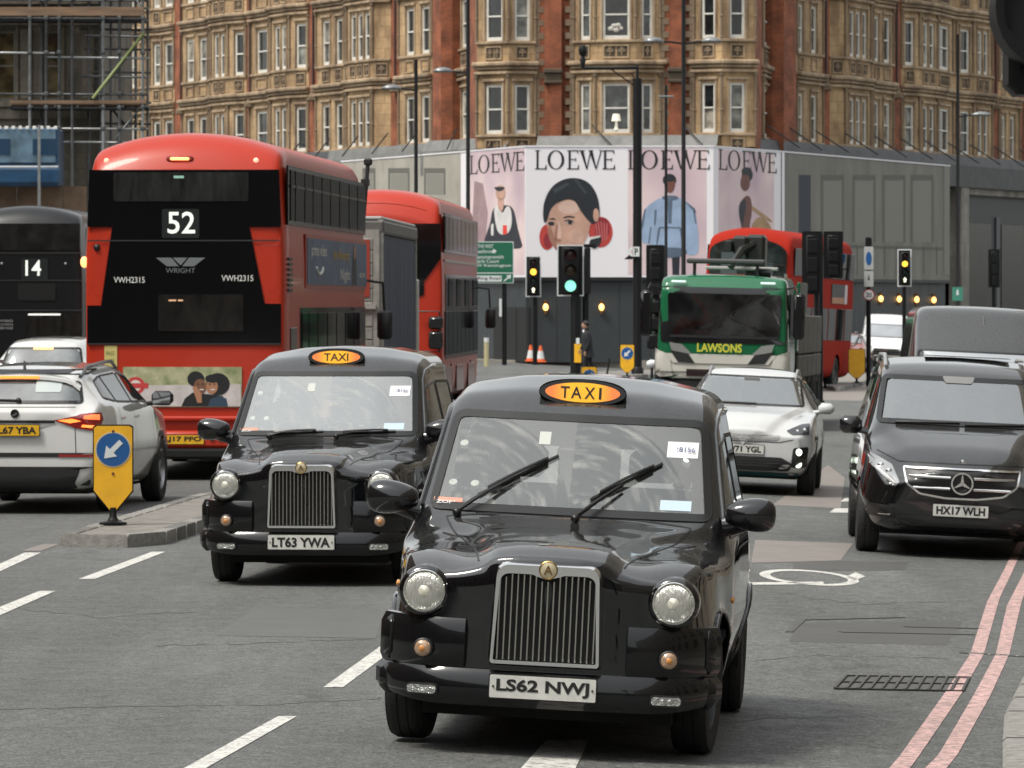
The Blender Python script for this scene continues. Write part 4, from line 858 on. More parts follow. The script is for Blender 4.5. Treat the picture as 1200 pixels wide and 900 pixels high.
# ---- black people carrier
vp = wet_paint('black_van_paint', (.0028, .0032, .0042), dirt=.08, drop=.1, coat_ior=1.75, sky_film=.14)
def make_mpv():
    t = thing('people_carrier', 'black people carrier at the right edge, plate HX17 WLH, star badge in its grille', 'van')
    rows = [(2.47, .30, .62, .80, .45, .72, .70, .45, .80, .84, .05), (2.36, .25, .74, .90, .50, .80, .80, .52, .90, .93, .08), (2.15, .22, .82, .94, .55, .84, .93, .58, 1.02, 1.05, .05), (1.75, .22, .86, .96, .6, .87, 1.03, .66, 1.13, 1.16, .03), (1.45, .22, .88, .965, .6, .89, 1.07, .74, 1.20, 1.22, .06),
            (1.35, .22, .88, .965, .6, .90, 1.09, .78, 1.25, 1.26, .08), (.55, .22, .88, .965, .6, .92, 1.12, .74, 1.72, 1.745, .10), (.3, .22, .88, .965, .6, .92, 1.12, .74, 1.80, 1.83, .05), (-.4, .22, .88, .965, .6, .92, 1.12, .74, 1.86, 1.89, 0), (-2.2, .22, .88, .965, .6, .92, 1.12, .73, 1.84, 1.88, 0), (-2.6, .28, .86, .94, .6, .9, 1.12, .68, 1.74, 1.78, 0)]
    ar = [(1.6, .34, .385), (-1.6, .34, .385)]
    sh = shell_car(t, rows, ar, vp, glass('carrier_windscreen', .34, (.6, .62, .61), .04, .10), rpoly([(-.80, 1.235), (.80, 1.235), (.735, 1.70), (-.735, 1.70)], .06), None,
                   {'front_side_window': rpoly([(1.15, 1.15), (.5, 1.66), (-.05, 1.7), (-.05, 1.15)], .05), 'middle_side_window': rpoly([(-.15, 1.15), (-.15, 1.7), (-1.25, 1.7), (-1.25, 1.15)], .05), 'rear_side_window': rpoly([(-1.35, 1.15), (-1.35, 1.7), (-2.3, 1.68), (-2.3, 1.15)], .05)}, cabin=(1.5, 1.22, .8, 1.75), wheels=.345, lines=[[(-.1, 1.75), (-.1, .3)]], screen_edge=.045)
    gx = [(-.56, .85), (.56, .85), (.53, .70), (.40, .60), (.15, .565), (-.15, .565), (-.40, .60), (-.53, .70)]
    g = lamp_patch(sh, 'F', rpoly(gx, .03), 'grille', mat('grille_black2', (.008, .008, .008), .4), t, .008)
    patch(sh, 'F', rpoly(gx, .03), .018, .04, hole=.018, thick=.01).build('grille_surround', chrome, g, 40)
    for z in (.77, .665):
        for s_ in (1, -1):
            k = MB(); pts = [sh.hit('F', s_ * x, z)[0] + Vector((0, .014, 0)) for x in (.11, .2, .3, .4, .5 if z > .7 else .46)]; k.tube(pts, .013, 6); k.build('grille_bar', chrome, g, 60)
    p = sh.hit('F', 0, .72)[0]; M = frame('F', (0, p.y + .02, .72)); k = MB()
    k.lathe([(.105, -.01), (.105, .02), (.09, .02), (.09, -.01)], 32, M, False)
    for a in (90, 210, 330):
        c_, s_ = math.cos(R(a)), math.sin(R(a)); k.prism([(c_ * .1, s_ * .1), (-s_ * .018, c_ * .018), (s_ * .018, -c_ * .018)], 0, .02, M)
    k.build('star_badge', chrome, g)
    k = MB(); p2 = sh.hit('U', 0, 2.40)[0]; k.lathe([(.028, -.02), (.028, .008), (.001, .01)], 20, Matrix.Translation(sh.hit('F', 0, .915)[0]) @ frame('F')); k.build('bonnet_badge', chrome, t)
    for s_ in (1, -1):
        P = [(s_ * x, z) for x, z in ((.585, .70), (.63, .665), (.70, .72), (.86, .86), (.90, .98), (.80, .93), (.66, .86))]
        o = lamp_patch(sh, 'F', rpoly(P, .02), 'headlight', dark_glass('headlamp_clear', (.16, .16, .16), .35), t, .012)
        k = MB(); pts = [sh.hit('F', s_ * x, z)[0] + Vector((0, .022, 0)) for x, z in ((.60, .70), (.64, .70), (.70, .755), (.80, .83), (.87, .93))]; k.tube(pts, .011, 6); k.build('daytime_light', mat('lamp_strip', (.8, .8, .8), .2), o, 60)
        for (x, z) in ((.69, .80), (.765, .85)):
            p, n = sh.hit('F', s_ * x, z); k = MB(); k.lathe([(.035, 0), (.032, .02), (.001, .026)], 16, frame('F', p)); k.build('projector_lens', chrome, o, 60)
        P = [(s_ * x, z) for x, z in ((.60, .36), (.66, .48), (.88, .50), (.90, .38))]
        o = lamp_patch(sh, 'F', rpoly(P, .02), 'bumper_vent', blackpl, t, .006)
        k = MB(); pts = [sh.hit('F', s_ * x, z)[0] + Vector((0, .012, 0)) for x, z in ((.66, .40), (.76, .40), (.88, .425))]; k.tube(pts, .008, 6); k.build('bumper_trim', chrome, o, 60)
        k = MB(); pts = [sh.hit('U', s_ * .68, y)[0] + Vector((s_ * .02, 0, .05 if -2.0 < y < .1 else .0)) for y in (.35, .05, -.3, -1.8, -2.05, -2.2)]; k.tube(pts, .022, 6); k.build('roof_rail', mat('alloy_rail', (.5, .5, .5), .3, .8), t, 60)
    lamp_patch(sh, 'F', rpoly([(-.56, .31), (.56, .31), (.60, .40), (-.60, .40)], .02), 'lower_grille', blackpl, t)
    seam(sh, 'F', [(-.62, .30), (.62, .30)], .012, .003).build('shut_line', seal_m, t)
    seam(sh, 'F', [(-.80, .99), (-.60, .90), (.60, .90), (.80, .99)], .010, .003).build('shut_line', seal_m, t)
    y = sh.hit('F', 0, .46)[0].y; plate(t, 'HX17 WLH', 'F', frame('F', (0, y + .015, .46)))
    door_mirror(t, .92, 1.12, 1.20, mat('mirror_black', (.008, .008, .009), .14, coat=.6), .22, .17)
    for (x0, x1) in ((.62, .0), (-.05, -.62)):
        k = MB(); k.tube([sh.hit('F', x0 + (x1 - x0) * i / 5, 1.245 + .02 * i / 5)[0] + Vector((0, .02, .01)) for i in range(6)], .014, 5); k.build('wiper', blackpl, t)
    k = MB(); p = sh.hit('F', 0, 1.66)[0]; patch(sh, 'F', rpoly([(-.16, 1.70), (.16, 1.70), (.13, 1.635), (-.13, 1.635)], .02), .012, .04, 3, k); k.build('camera_housing', mat('grey_mirror', (.2, .2, .2), .4), t)
    k = MB(); k.box(-.55, .3, -.9, -.2, 1.895, 1.90, .002); k.build('sunroof', dark_glass('roof_glass', (.02, .02, .02), .2), t)
    return t
mpv = make_mpv(); place(mpv, 1110, 50.9, R(180 - 2.5))
# ---- white suv seen from behind
wp = wet_paint('white_paint', (.66, .66, .645), dirt=.35, drop=.1)
def suv_shell(t, paint, hi=1.56, detail=True, rearglass=None):
    k_ = hi - 1.66
    rows = [(2.3, .30, .6, .76, .5, .7, .8, .4, .9, .92, .05), (2.0, .24, .76, .90, .6, .84, .96, .6, 1.06, 1.09, .03), (1.3, .22, .82, .93, .62, .87, 1.04, .7, 1.14, 1.17, 0), (1.05, .22, .82, .935, .62, .88, 1.06, .76, 1.2, 1.21, 0), (.25, .22, .82, .94, .62, .88, 1.09, .66, 1.60 + k_, 1.63 + k_, .05),
            (-.2, .22, .82, .94, .62, .885, 1.10, .65, 1.64 + k_, 1.675 + k_, 0), (-1.5, .22, .82, .94, .62, .885, 1.12, .63, 1.61 + k_, 1.65 + k_, 0), (-2.0, .22, .82, .935, .62, .87, 1.13, .60, 1.56 + k_, 1.60 + k_, 0), (-2.12, .24, .80, .93, .62, .86, 1.13, .60, 1.50 + k_, 1.55 + k_, 0), (-2.32, .26, .78, .915, .64, .84, 1.10, .66, 1.17, 1.18, -.03), (-2.37, .30, .76, .90, .64, .82, 1.05, .62, 1.09, 1.10, -.03)]
    return shell_car(t, rows, [(1.4, .35, .39), (-1.4, .35, .39)], paint, rearglass or dark_glass('rear_screen_glass', (.10, .11, .11), .14), None, rpoly([(-.70, 1.155), (.70, 1.155), (.62, 1.49 + k_), (-.62, 1.49 + k_)], .05),
                   {'front_side_window': rpoly([(.85, 1.12), (.3, 1.52 + k_), (-.30, 1.56 + k_), (-.30, 1.13)], .05), 'rear_side_window': rpoly([(-.34, 1.13), (-.34, 1.56 + k_), (-1.2, 1.54 + k_), (-1.2, 1.15)], .04), 'quarter_window': rpoly([(-1.24, 1.15), (-1.24, 1.54 + k_), (-1.62, 1.49 + k_), (-1.78, 1.2)], .05)},
                   clad=blackpl, wheels=.355, lines=[[(-.32, 1.6), (-.32, .35)], [(.85, 1.1), (.9, .4)], [(-1.22, 1.1), (-1.1, .75), (-.98, .5)]] if detail else (), frame_w=.02)
def make_suv():
    t = thing('suv', 'white suv seen from behind at the left edge, brake lights on, plate ending 67 YBA', 'car'); sh = suv_shell(t, wp)
    # spoiler, brake light, lamps, bumper
    k = MB(); vs = []
    for x in [-.64 + .08 * i for i in range(17)]:
        p = sh.hit('U', x, -2.08)[0]; 
        for (dy, dz) in ((.06, .002), (0, .012), (-.10, -.01), (-.105, -.045), (0, -.05)): vs.append((x, -2.08 + dy, p.z + dz))
    k.add(vs, [(i * 5 + j, i * 5 + j + 1, (i + 1) * 5 + j + 1, (i + 1) * 5 + j) for i in range(16) for j in range(4)]); k.add([vs[j] for j in range(5)] + [vs[80 + j] for j in range(5)], [(0, 1, 2, 3, 4), (9, 8, 7, 6, 5)]); k.build('roof_spoiler', wp, t, 60)
    zz = sh.hit('U', 0, -2.08)[0].z
    k = MB(); k.box(-.21, .21, -2.195, -2.17, zz - .045, zz - .012, .006); k.build('high_brake_light', mat('lit_brake', (1, .22, .04), .3, emit=1.1), t)
    lamp_patch(sh, 'R', [(-.62, 1.455), (.62, 1.455), (.60, 1.50), (-.60, 1.50)], 'window_top_band', blackpl, t, .012)
    for s_ in (1, -1):
        P = [(s_ * x, z) for x, z in ((.40, .985), (.50, .95), (.66, .90), (.865, .87), (.875, .99), (.86, 1.06), (.72, 1.045), (.55, 1.01))]
        o = lamp_patch(sh, 'R', P, 'tail_light', redlens, t, .014, .03)
        for P in ([(.45, .985), (.58, .955), (.70, .975), (.60, 1.005)],): lamp_patch(sh, 'R', [(s_ * a, b_) for a, b_ in P], 'brake_lamp', mat('lit_brake', (1, .22, .04), .3, emit=1.1), o, .02)
        lamp_patch(sh, 'R', [(s_ * a, b_) for a, b_ in ((.70, .915), (.85, .90), (.86, .925), (.71, .94))], 'brake_lamp', MATS['lit_brake'], o, .02)
        lamp_patch(sh, 'R', [(s_ * a, b_) for a, b_ in ((.72, 1.0), (.855, .985), (.85, 1.04), (.73, 1.03))], 'brake_lamp', mat('lit_tail', (.9, .16, .05), .3, emit=.9), o, .02)
        lamp_patch(sh, 'R', [(s_ * a, b_) for a, b_ in ((.46, .60), (.86, .60), (.86, .63), (.46, .63))], 'reflector', redlens, t, .012)
        k = MB(); pts = [sh.hit('U', s_ * .57, y)[0] + Vector((s_ * .03, 0, .045 if -1.7 < y < .0 else .0)) for y in (.2, -.1, -.5, -1.6, -1.8, -1.95)]; k.tube(pts, .02, 6); k.build('roof_rail', mat('dark_rail', (.06, .06, .06), .3, .3), t, 60)
        seam(sh, 'R', [(s_ * .63, .97), (s_ * .64, .64)], .008, .003).build('shut_line', seal_m, t)
    lamp_patch(sh, 'R', [(-.42, .955), (.42, .955), (.42, .985), (-.42, .985)], 'boot_crease', blackpl, t, .006)
    lamp_patch(sh, 'R', [(-.87, .60), (.87, .60), (.87, .645), (-.87, .645)], 'bumper_strip', blackpl, t, .008)
    lamp_patch(sh, 'R', rpoly([(-.80, .26), (.80, .26), (.90, .50), (-.90, .50)], .03), 'lower_bumper', blackpl, t, .02)
    k = MB(); k.box(-.78, .78, -2.36, -2.30, .3, .48, .02); k.build('rear_valance', blackpl, t, 40)
    y = sh.hit('R', 0, .88)[0].y; plate(t, 'FL67 YBA', 'R', frame('R', (0, y - .012, .88)), yel=True)
    p = sh.hit('R', 0, 1.055)[0]; k = MB(); k.lathe([(.045, 0), (.045, .012), (.001, .016)], 24, frame('R', p)); o = k.build('boot_badge', mat('badge_dark', (.05, .05, .05), .2, .8), t, 40)
    M = frame('R', (p.x, p.y - .017, p.z)); k = MB(); k.prism([(-.03, -.02), (.02, .012), (.03, -.002), (-.01, -.028)], 0, .003, M); k.build('badge_emblem', chrome, o)
    seam(sh, 'R', [(-.62, 1.12), (.62, 1.12)], .006, .003).build('shut_line', seal_m, t)
    k = MB(); p = sh.hit('R', -.08, 1.19)[0]; q = sh.hit('R', -.42, 1.20)[0]; k.tube([p + Vector((.1, -.02, 0)), q + Vector((-.0, -.02, 0))], .014, 6); k.ball(p + Vector((.1, -.02, 0)), .03); k.build('rear_wiper', blackpl, t, 60)
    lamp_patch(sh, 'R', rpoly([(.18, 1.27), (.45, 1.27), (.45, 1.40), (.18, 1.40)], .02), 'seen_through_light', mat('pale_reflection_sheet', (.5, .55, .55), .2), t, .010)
    k = MB(); p = sh.hit('U', -.0, -1.9)[0]; k.prism([(-.05, 0), (.04, 0), (-.02, .09)], -.01, .01, Matrix.Translation(p) @ frame('P')); k.build('roof_antenna', blackpl, t)
    door_mirror(t, .90, .72, 1.16, blackpl, .24, .16)
    for ax in 'PN':
        for y in (-.15, -1.02):
            p = sh.hit(ax, y, .98)[0]; k = MB(); k.bx(p, (.03, .2, .03), .01); k.build('door_handle', wp, t)
    return t
suv = make_suv(); o = suv; place(o, 68, 55.9, R(-5.5), 0)
w2 = thing('white_car', 'white car whose roof and rear window show above the white suv', 'car'); sh = suv_shell(w2, wp, 1.62, False, dark_glass('rear_screen_glass', (.05, .05, .05), .2))
zz = sh.hit('U', 0, -2.08)[0].z; k = MB(); k.box(-.17, .17, -2.20, -2.15, zz - .10, zz - .065, .006); k.build('high_brake_light', mat('lit_amber_soft', (1, .5, .2), .3, emit=1.3), w2)
place(w2, 72, 89.5, R(-3), 0)
# ---- white van in the distance, dark van behind the people carrier, red car
def make_van(label, paint, hi, cat='van', name='panel_van', lamps=True, head=1.72):
    t = thing(name, label, cat); k_ = hi - 1.9
    rows = [(2.5, .35, .7, .86, .5, .82, .75, .6, .86, .88, .04), (2.35, .28, .78, .93, .55, .86, .9, .66, 1.0, 1.02, .06), (1.9, .25, .86, .96, .6, .9, 1.02, .72, 1.14, 1.16, .02), (1.65, .25, .88, .965, .6, .92, 1.08, .80, 1.22, 1.24, .05), (.95, .25, .88, .965, .6, .94, 1.12, .80, head, head + .025, .1)]
    if hi > 2.2: rows += [(.35, .25, .88, .965, .6, .94, 1.12, .80, hi - .06, hi - .03, .1)]
    rows += [(.1, .25, .88, .965, .6, .94, 1.12, .81, hi - .03, hi, 0), (-2.4, .25, .88, .965, .6, .94, 1.12, .80, hi - .04, hi - .01, 0), (-2.6, .3, .86, .95, .6, .93, 1.12, .78, hi - .1, hi - .08, 0)]
    sh = shell_car(t, rows, [(1.6, .34, .38), (-1.6, .34, .38)], paint, screen_pale, rpoly([(-.82, 1.23), (.82, 1.23), (.79, head - .03), (-.79, head - .03)], .05), None, {'front_side_window': rpoly([(1.45, 1.15), (.85, 1.62), (.2, 1.64), (.2, 1.15)], .05)}, wheels=.34, q=.6, dx=.045)
    if lamps:
        lamp_patch(sh, 'F', rpoly([(-.60, .62), (.60, .62), (.66, .84), (-.66, .84)], .03), 'grille', mat('grille_black2', (.008, .008, .008), .4), t, .01)
        for z in (.69, .77): lamp_patch(sh, 'F', [(-.56, z), (.56, z), (.56, z + .018), (-.56, z + .018)], 'grille_bar', mat('grey_bar', (.2, .2, .2), .3, .6), t, .02)
        lamp_patch(sh, 'F', rpoly([(-.90, .32), (.90, .32), (.88, .58), (-.88, .58)], .03), 'front_bumper', blackpl, t, .02)
        p = sh.hit('F', 0, .73)[0]; k = MB(); k.lathe([(.085, 0), (.085, .02), (.07, .02), (.07, 0)], 20, frame('F', p + Vector((0, .02, 0))), False); k.build('front_badge', chrome, t)
        y = sh.hit('F', 0, .45)[0].y; plate(t, 'WR66 HLZ', 'F', frame('F', (0, y + .035, .46)))
        for s_ in (1, -1):
            P = [(s_ * x, z) for x, z in ((.66, .68), (.86, .74), (.88, .92), (.70, .86))]
            o = lamp_patch(sh, 'F', rpoly(P, .02), 'headlight', mat('headlight_glow' if s_ < 0 else 'headlight_unlit', (1, .97, .85) if s_ < 0 else (.25, .25, .25), .15, emit=1.5 if s_ < 0 else 0), t, .015)
    door_mirror(t, .94, 1.2, 1.28, mat('mirror_black', (.008, .008, .009), .14, coat=.6), .18, .24)
    return t, sh
vito, sh = make_van('distant white van with one headlight lit, behind the red bus', wp, 2.05); place(vito, 1038, 180, R(180 - 6))
gp = wet_paint('dark_grey_van_paint', (.016, .016, .018), rough=.2, dirt=.2, drop=.15, sky_film=.2, coat_ior=1.7)
dv, sh = make_van('high-roofed dark grey van right behind the black people carrier', gp, 2.40, lamps=False, head=1.88)
k = MB(); k.tube([(-.0, .80, 2.02), (0, .62, 2.28)], .008, 5); k.build('roof_aerial', blackpl, dv)
place(dv, 1139, 62.5, R(180 - 2))
rc = thing('red_car', 'small red car partly hidden behind the bus and the yellow bollard', 'car')
rp = wet_paint('car_red', (.25, .05, .03), dirt=.2, drop=0)
rows = [(2.0, .30, .6, .74, .5, .68, .7, .4, .78, .8, .05), (1.8, .24, .74, .84, .55, .78, .88, .55, .95, .97, .03), (1.1, .22, .78, .86, .6, .8, .98, .66, 1.05, 1.08, .0), (.9, .22, .78, .86, .6, .82, 1.0, .7, 1.1, 1.12, .05), (.1, .22, .78, .86, .6, .82, 1.0, .56, 1.42, 1.44, .05), (-1.2, .22, .78, .86, .6, .82, 1.0, .55, 1.42, 1.45, 0), (-1.9, .28, .74, .82, .6, .78, 1.0, .5, 1.1, 1.12, 0)]
sh = shell_car(rc, rows, [(1.25, .32, .36), (-1.25, .32, .36)], rp, screen_pale, rpoly([(-.66, 1.1), (.66, 1.1), (.55, 1.39), (-.55, 1.39)], .05), None, {'front_side_window': rpoly([(.7, 1.0), (.1, 1.36), (-.4, 1.38), (-.4, 1.0)], .05)}, wheels=.32, q=.5, dx=.05)
for s_ in (1, -1): lamp_patch(sh, 'F', rpoly([(s_ * .5, .72), (s_ * .74, .74), (s_ * .76, .86), (s_ * .58, .82)], .02), 'headlight', mat('lit_white', (1, .97, .8), .3, emit=2.0), rc)
place(rc, 988, 172, R(180 - 10))
# ------------------------------------------------------------------ double-decker buses and lorries
busred = wet_paint('bus_red_paint', (.46, .032, .012), rough=.34, dirt=.22, drop=0, coat=.15)
def dirty(m, c): return m
roofred = wet_paint('bus_roof_red', (.62, .055, .03), rough=.30, dirt=.05, drop=0)
busblack = wet_paint('bus_black_paint', (.004, .004, .005), rough=.35, dirt=.12, drop=0, coat=.3)
bglass = dark_glass('bus_glass', (.012, .013, .014), .03, .03); bglass2 = dark_glass('bus_side_glass', (.012, .013, .014), .0, .06)
def bus_shell(t, L, hi, hw, paint, dome=.30, front_rake=0):
    y0, y1 = L / 2, -L / 2; rows = []
    for (y, dz, k) in ((y0, -.55, .96), (y0 - .06, -.30, .985), (y0 - .25, -.08, 1), (y0 - .8, 0, 1), (y1 + .8, 0, 1), (y1 + .35, -.04, 1), (y1 + .12, -.20, .99), (y1, -.46, .97)):
        rows.append((y, .34, hw * k - .02, hw * k, 1.2, hw * k, 2.9, (hw - .07) * k, hi - .20 + dz, hi + dz, 0))
    V, Fc = loft(rows, .12, .9, 2.2, None, .8, .03, .03); sh = Shell(V, Fc); b = Shell(V, Fc)
    ar = [(L / 2 - 2.6, .5, .56), (-L / 2 + 2.3, .5, .56)]; b.arches(ar, .10); b.build('body', paint, t)
    k = MB(); k.box(-hw + .3, hw - .3, y1 + .3, y0 - .3, .25, .9); k.build('underbody', under_m, t)
    for (y, z, r) in ar:
        for s_ in (1, -1): wheel(t, s_ * (hw - .17), y, .49, .28, 0, 8, mat('bus_rim', (.12, .12, .12), .5, .4), s_)
    for s_ in (1, -1):
        k = MB(); k.tube([(s_ * (hw - .1), y0 - .05, 2.55), (s_ * (hw + .22), y0 + .22, 2.5), (s_ * (hw + .24), y0 + .22, 2.1)], .022, 6); k.box(s_ * (hw + .14), s_ * (hw + .36), y0 + .13, y0 + .24, 1.68, 2.1, .04); k.build('door_mirror', blackpl, t, 60)
    return sh
def side_windows(sh, t, ax, ys, z0, z1, g, name, fr=True):
    for i in range(len(ys) - 1):
        a, b = ys[i], ys[i + 1]; w = patch(sh, ax, rpoly([(a + .04, z0), (b - .04, z0), (b - .04, z1), (a + .04, z1)], .04), .012, .5, 2).build(name, g, t)
        if fr: k = MB(); patch(sh, ax, [(a + .04, z0 + (z1 - z0) * .68), (b - .04, z0 + (z1 - z0) * .68), (b - .04, z0 + (z1 - z0) * .68 + .03), (a + .04, z0 + (z1 - z0) * .68 + .03)], .02, .5, 1, k); k.build('window_bar', seal_m, w)
def rect(x0, x1, z0, z1): return [(x0, z0), (x1, z0), (x1, z1), (x0, z1)]
def rp(sh, ax, poly, name, m, t, off=.01, label=None): o = patch(sh, ax, poly, off, .25, 4).build(name, m, t, None); return tag(o, label)
# route 52
b52 = thing('double_decker_bus', 'red double-decker bus showing 52 on its black rear, beyond the left cab', 'bus'); L = 10.4; sh = bus_shell(b52, L, 4.37, 1.27, busred); yr = -L / 2 - .03
blk = mat('bus_rear_black', (.004, .0042, .005), .13, coat=.4, spec=.2)
def rz_(y): return CH + (355 - y) / 94.0
def rx_(p): return (p - 216) / 94.0
bk = rp(sh, 'R', [(-1.24, rz_(404)), (1.24, rz_(404)), (1.25, rz_(356)), (1.01, rz_(356)), (.82, rz_(266)), (1.25, rz_(266)), (1.22, rz_(197)), (-1.22, rz_(197)), (-1.25, rz_(266)), (-.90, rz_(266)), (-1.04, rz_(358)), (-1.25, rz_(358))], 'rear_glazing', blk, b52, .014) if False else None
def poly_panel(pts, m, name, t, ax='R', y=0, off=.0, thick=.02, par=None, fr=None):
    k = MB(); k.prism(pts, 0, thick, frame(ax, (0, y, 0)) if fr is None else fr); return k.build(name, m, par or t)
yb = sh.hit('R', 0, 2.6)[0].y
bk = poly_panel([(-1.215, rz_(404)), (1.215, rz_(404)), (1.215, rz_(356)), (1.01, rz_(356)), (.82, rz_(266)), (1.215, rz_(266)), (1.19, rz_(199)), (-1.19, rz_(199)), (-1.215, rz_(266)), (-.90, rz_(266)), (-1.04, rz_(358)), (-1.215, rz_(358))], blk, 'rear_black_panel', b52, y=yb + .01, thick=.03)
yp = yb - .02; FR = lambda x, z, o=.0: frame('R', (x, yp - o, z))
def rear_rect(p0, p1, y0, y1, m, name, par, o=.0, th=.008, r=.03): k = MB(); k.prism(rpoly(rect(rx_(p0), rx_(p1), rz_(y1), rz_(y0)), r), 0, th, frame('R', (0, yp - o, 0))); return k.build(name, m, par)
seen = mat('seen_through_glass', (.020, .022, .022), .15, noise=.8, nscale=3.5, coat=1, stretch=(2.5, 1, .6))
u = rear_rect(133, 292, 202, 236, seen, 'upper_rear_window', bk)
lw = rear_rect(186, 286, 345, 388, mat('dark_lower_window', (.014, .013, .012), .12, noise=.8, nscale=4, coat=1, stretch=(2, 1, .8)), 'lower_rear_window', bk)
for (p, q) in ((198, 207), (209, 215)): rear_rect(p, q, 351, 353, mat('lamp_reflection', (.6, .35, .2), .3, emit=.3), 'reflected_lamp', lw, .009, .003, .005)  # lamp reflections painted on the glass as faintly glowing patches
rear_rect(204, 216, 206, 209, mat('exit_green', (.25, .45, .35), .3, emit=.2), 'exit_sign', u, .009, .003, .005)
box = rear_rect(190, 234, 245, 279, mat('route_blind', (.012, .016, .015), .3), 'route_blind', bk); text('52', .345, .275, mat('blind_white', (.75, .8, .72), .4, emit=.35), box, FR(rx_(213), rz_(261), .010), .012)
for y in (282, 403): k = MB(); k.box(-1.21, 1.21, yp - .004, yp, rz_(y) - .008, rz_(y) + .008); k.build('panel_joint', mat('joint_grey', (.03, .03, .03), .4), bk)
lg = mat('logo_grey', (.20, .22, .22), .35, .3)
for P in ([(183, 302), (201, 302), (210, 312), (196, 312)], [(203, 302), (220, 302), (212, 311)], [(222, 302), (241, 302), (228, 312), (214, 312)]):
    k = MB(); k.prism([(rx_(a), rz_(b)) for a, b in P], 0, .006, frame('R', (0, yp, 0))); k.build('maker_emblem', lg, bk)
text('WRIGHT', .37, .06, lg, bk, FR(rx_(212), rz_(317), .003), .0)
for p, w in ((151.5, .39), (279, .40)): text('VWH2315', w, .075, white_l, bk, FR(rx_(p), rz_(328 if p < 200 else 326), .003), .008)
for s_, P in ((-1, [(-1.245, rz_(358)), (-1.05, rz_(358)), (-.91, rz_(266)), (-1.245, rz_(266))]), (1, [(1.02, rz_(356)), (1.245, rz_(356)), (1.245, rz_(266)), (.83, rz_(266))])): rp(sh, 'R', P, 'rear_corner_panel', busred, b52, .004)
hl = mat('lit_orange', (1, .35, .12), .3, emit=1.6)
p = sh.hit('R', rx_(210), rz_(186))[0]; k = MB(); k.bx(p, (.34, .06, .07), .02); o = k.build('high_brake_light', mat('lamp_housing_red', (.25, .03, .02), .4), b52, 40); k = MB(); k.bx(p + Vector((0, -.02, 0)), (.24, .05, .035), .01); k.build('lit_lens', hl, o)
for px_ in (122, 299): p = sh.hit('R', rx_(px_), rz_(188))[0]; k = MB(); k.ball(p, (.035, .03, .035)); k.build('marker_light', mat('lit_soft', (1, .5, .35), .3, emit=.5), b52, 180)
k = MB(); k.ball((-1.27, yr + .1, rz_(307)), (.05, .07, .07)); k.build('side_indicator', hl, b52, 180)
p = sh.hit('R', rx_(113), rz_(290))[0]; k = MB(); k.ball(p, .045); k.build('rear_camera', blackpl, b52, 180)
rear_rect(122, 137, 405, 431, mat('sticker_yellow', (.60, .50, .18), .5), 'warning_sticker', b52, -.018, .008, .01); text('PASS', .10, .05, mat('sticker_green', (.1, .18, .08), .5), b52, FR(rx_(129), rz_(414), -.008)); text('WIDE', .10, .05, MATS['sticker_green'], b52, FR(rx_(129), rz_(423), -.008))
# rear advertisement: hedge, underground style roundel panel, two people laughing
adf = rear_rect(144, 284, 430, 477, mat('advert_leaves', (.55, .52, .34), .5, noise=.6, nscale=7, col2=(.20, .24, .10)), 'advert_panel', b52, -.015, .012, .01)
def ad(P, m, name='printed_shape', th=.004, o=0): k = MB(); k.prism([(rx_(a), rz_(b)) for a, b in P], 0, th, frame('R', (0, yp - o, 0))); return k.build(name, m, adf)
ad([(146, 452), (283, 450), (283, 476), (146, 476)], mat('advert_pale', (.62, .56, .55), .6, noise=.2, nscale=8), 'printed_band', .002, .0)
for r0, r1, m_ in ((11, 0, 'ad_red'), (7, 0, 'ad_white')): ad(ell(159, 452, r0, r0 * .95, 20), mat(m_, (.55, .05, .05) if 'red' in m_ else (.7, .66, .62), .6), 'printed_roundel', .003 if 'red' in m_ else .004)
ad([(145, 449), (174, 449), (174, 455), (145, 455)], mat('ad_red', (.55, .05, .05), .6), 'printed_bar', .005)
dk_ = mat('ad_dark', (.012, .012, .014), .7); sk_ = mat('ad_skin_brown', (.20, .09, .05), .6); sk2 = mat('ad_skin_light', (.42, .20, .11), .6)
ad([(213, 476), (217, 467), (226, 460), (246, 462), (262, 464), (266, 476)], dk_, 'printed_clothes', .005); ad([(244, 476), (248, 467), (258, 464), (266, 467), (268, 476)], mat('ad_denim', (.03, .06, .10), .6), 'printed_clothes', .006)
ad(ell(256, 450, 14, 13, 20), dk_, 'printed_hair', .006); ad(ell(230, 444, 10, 9, 20), dk_, 'printed_hair', .006)
ad(ell(235, 453, 7.5, 9, 20), sk_, 'printed_face', .007); ad(ell(249, 453, 7, 8.5, 20), sk2, 'printed_face', .007); ad([(226, 454), (230, 452), (237, 462), (237, 472), (232, 472)], sk2, 'printed_hand', .008)
ad(ell(237, 457, 3, 1.3, 10, 180, 360), white_l, 'printed_smile', .009); ad(ell(250, 457, 3, 1.5, 10, 180, 360), white_l, 'printed_smile', .009)
for (cx, cy) in ((232.5, 450), (238, 450), (246.5, 450), (252, 450)): ad(ell(cx, cy, 1.4, .7, 10), dk_, 'printed_eye', .009)
ad(ell(250, 443.5, 9, 5, 16), dk_, 'printed_hair', .0085)
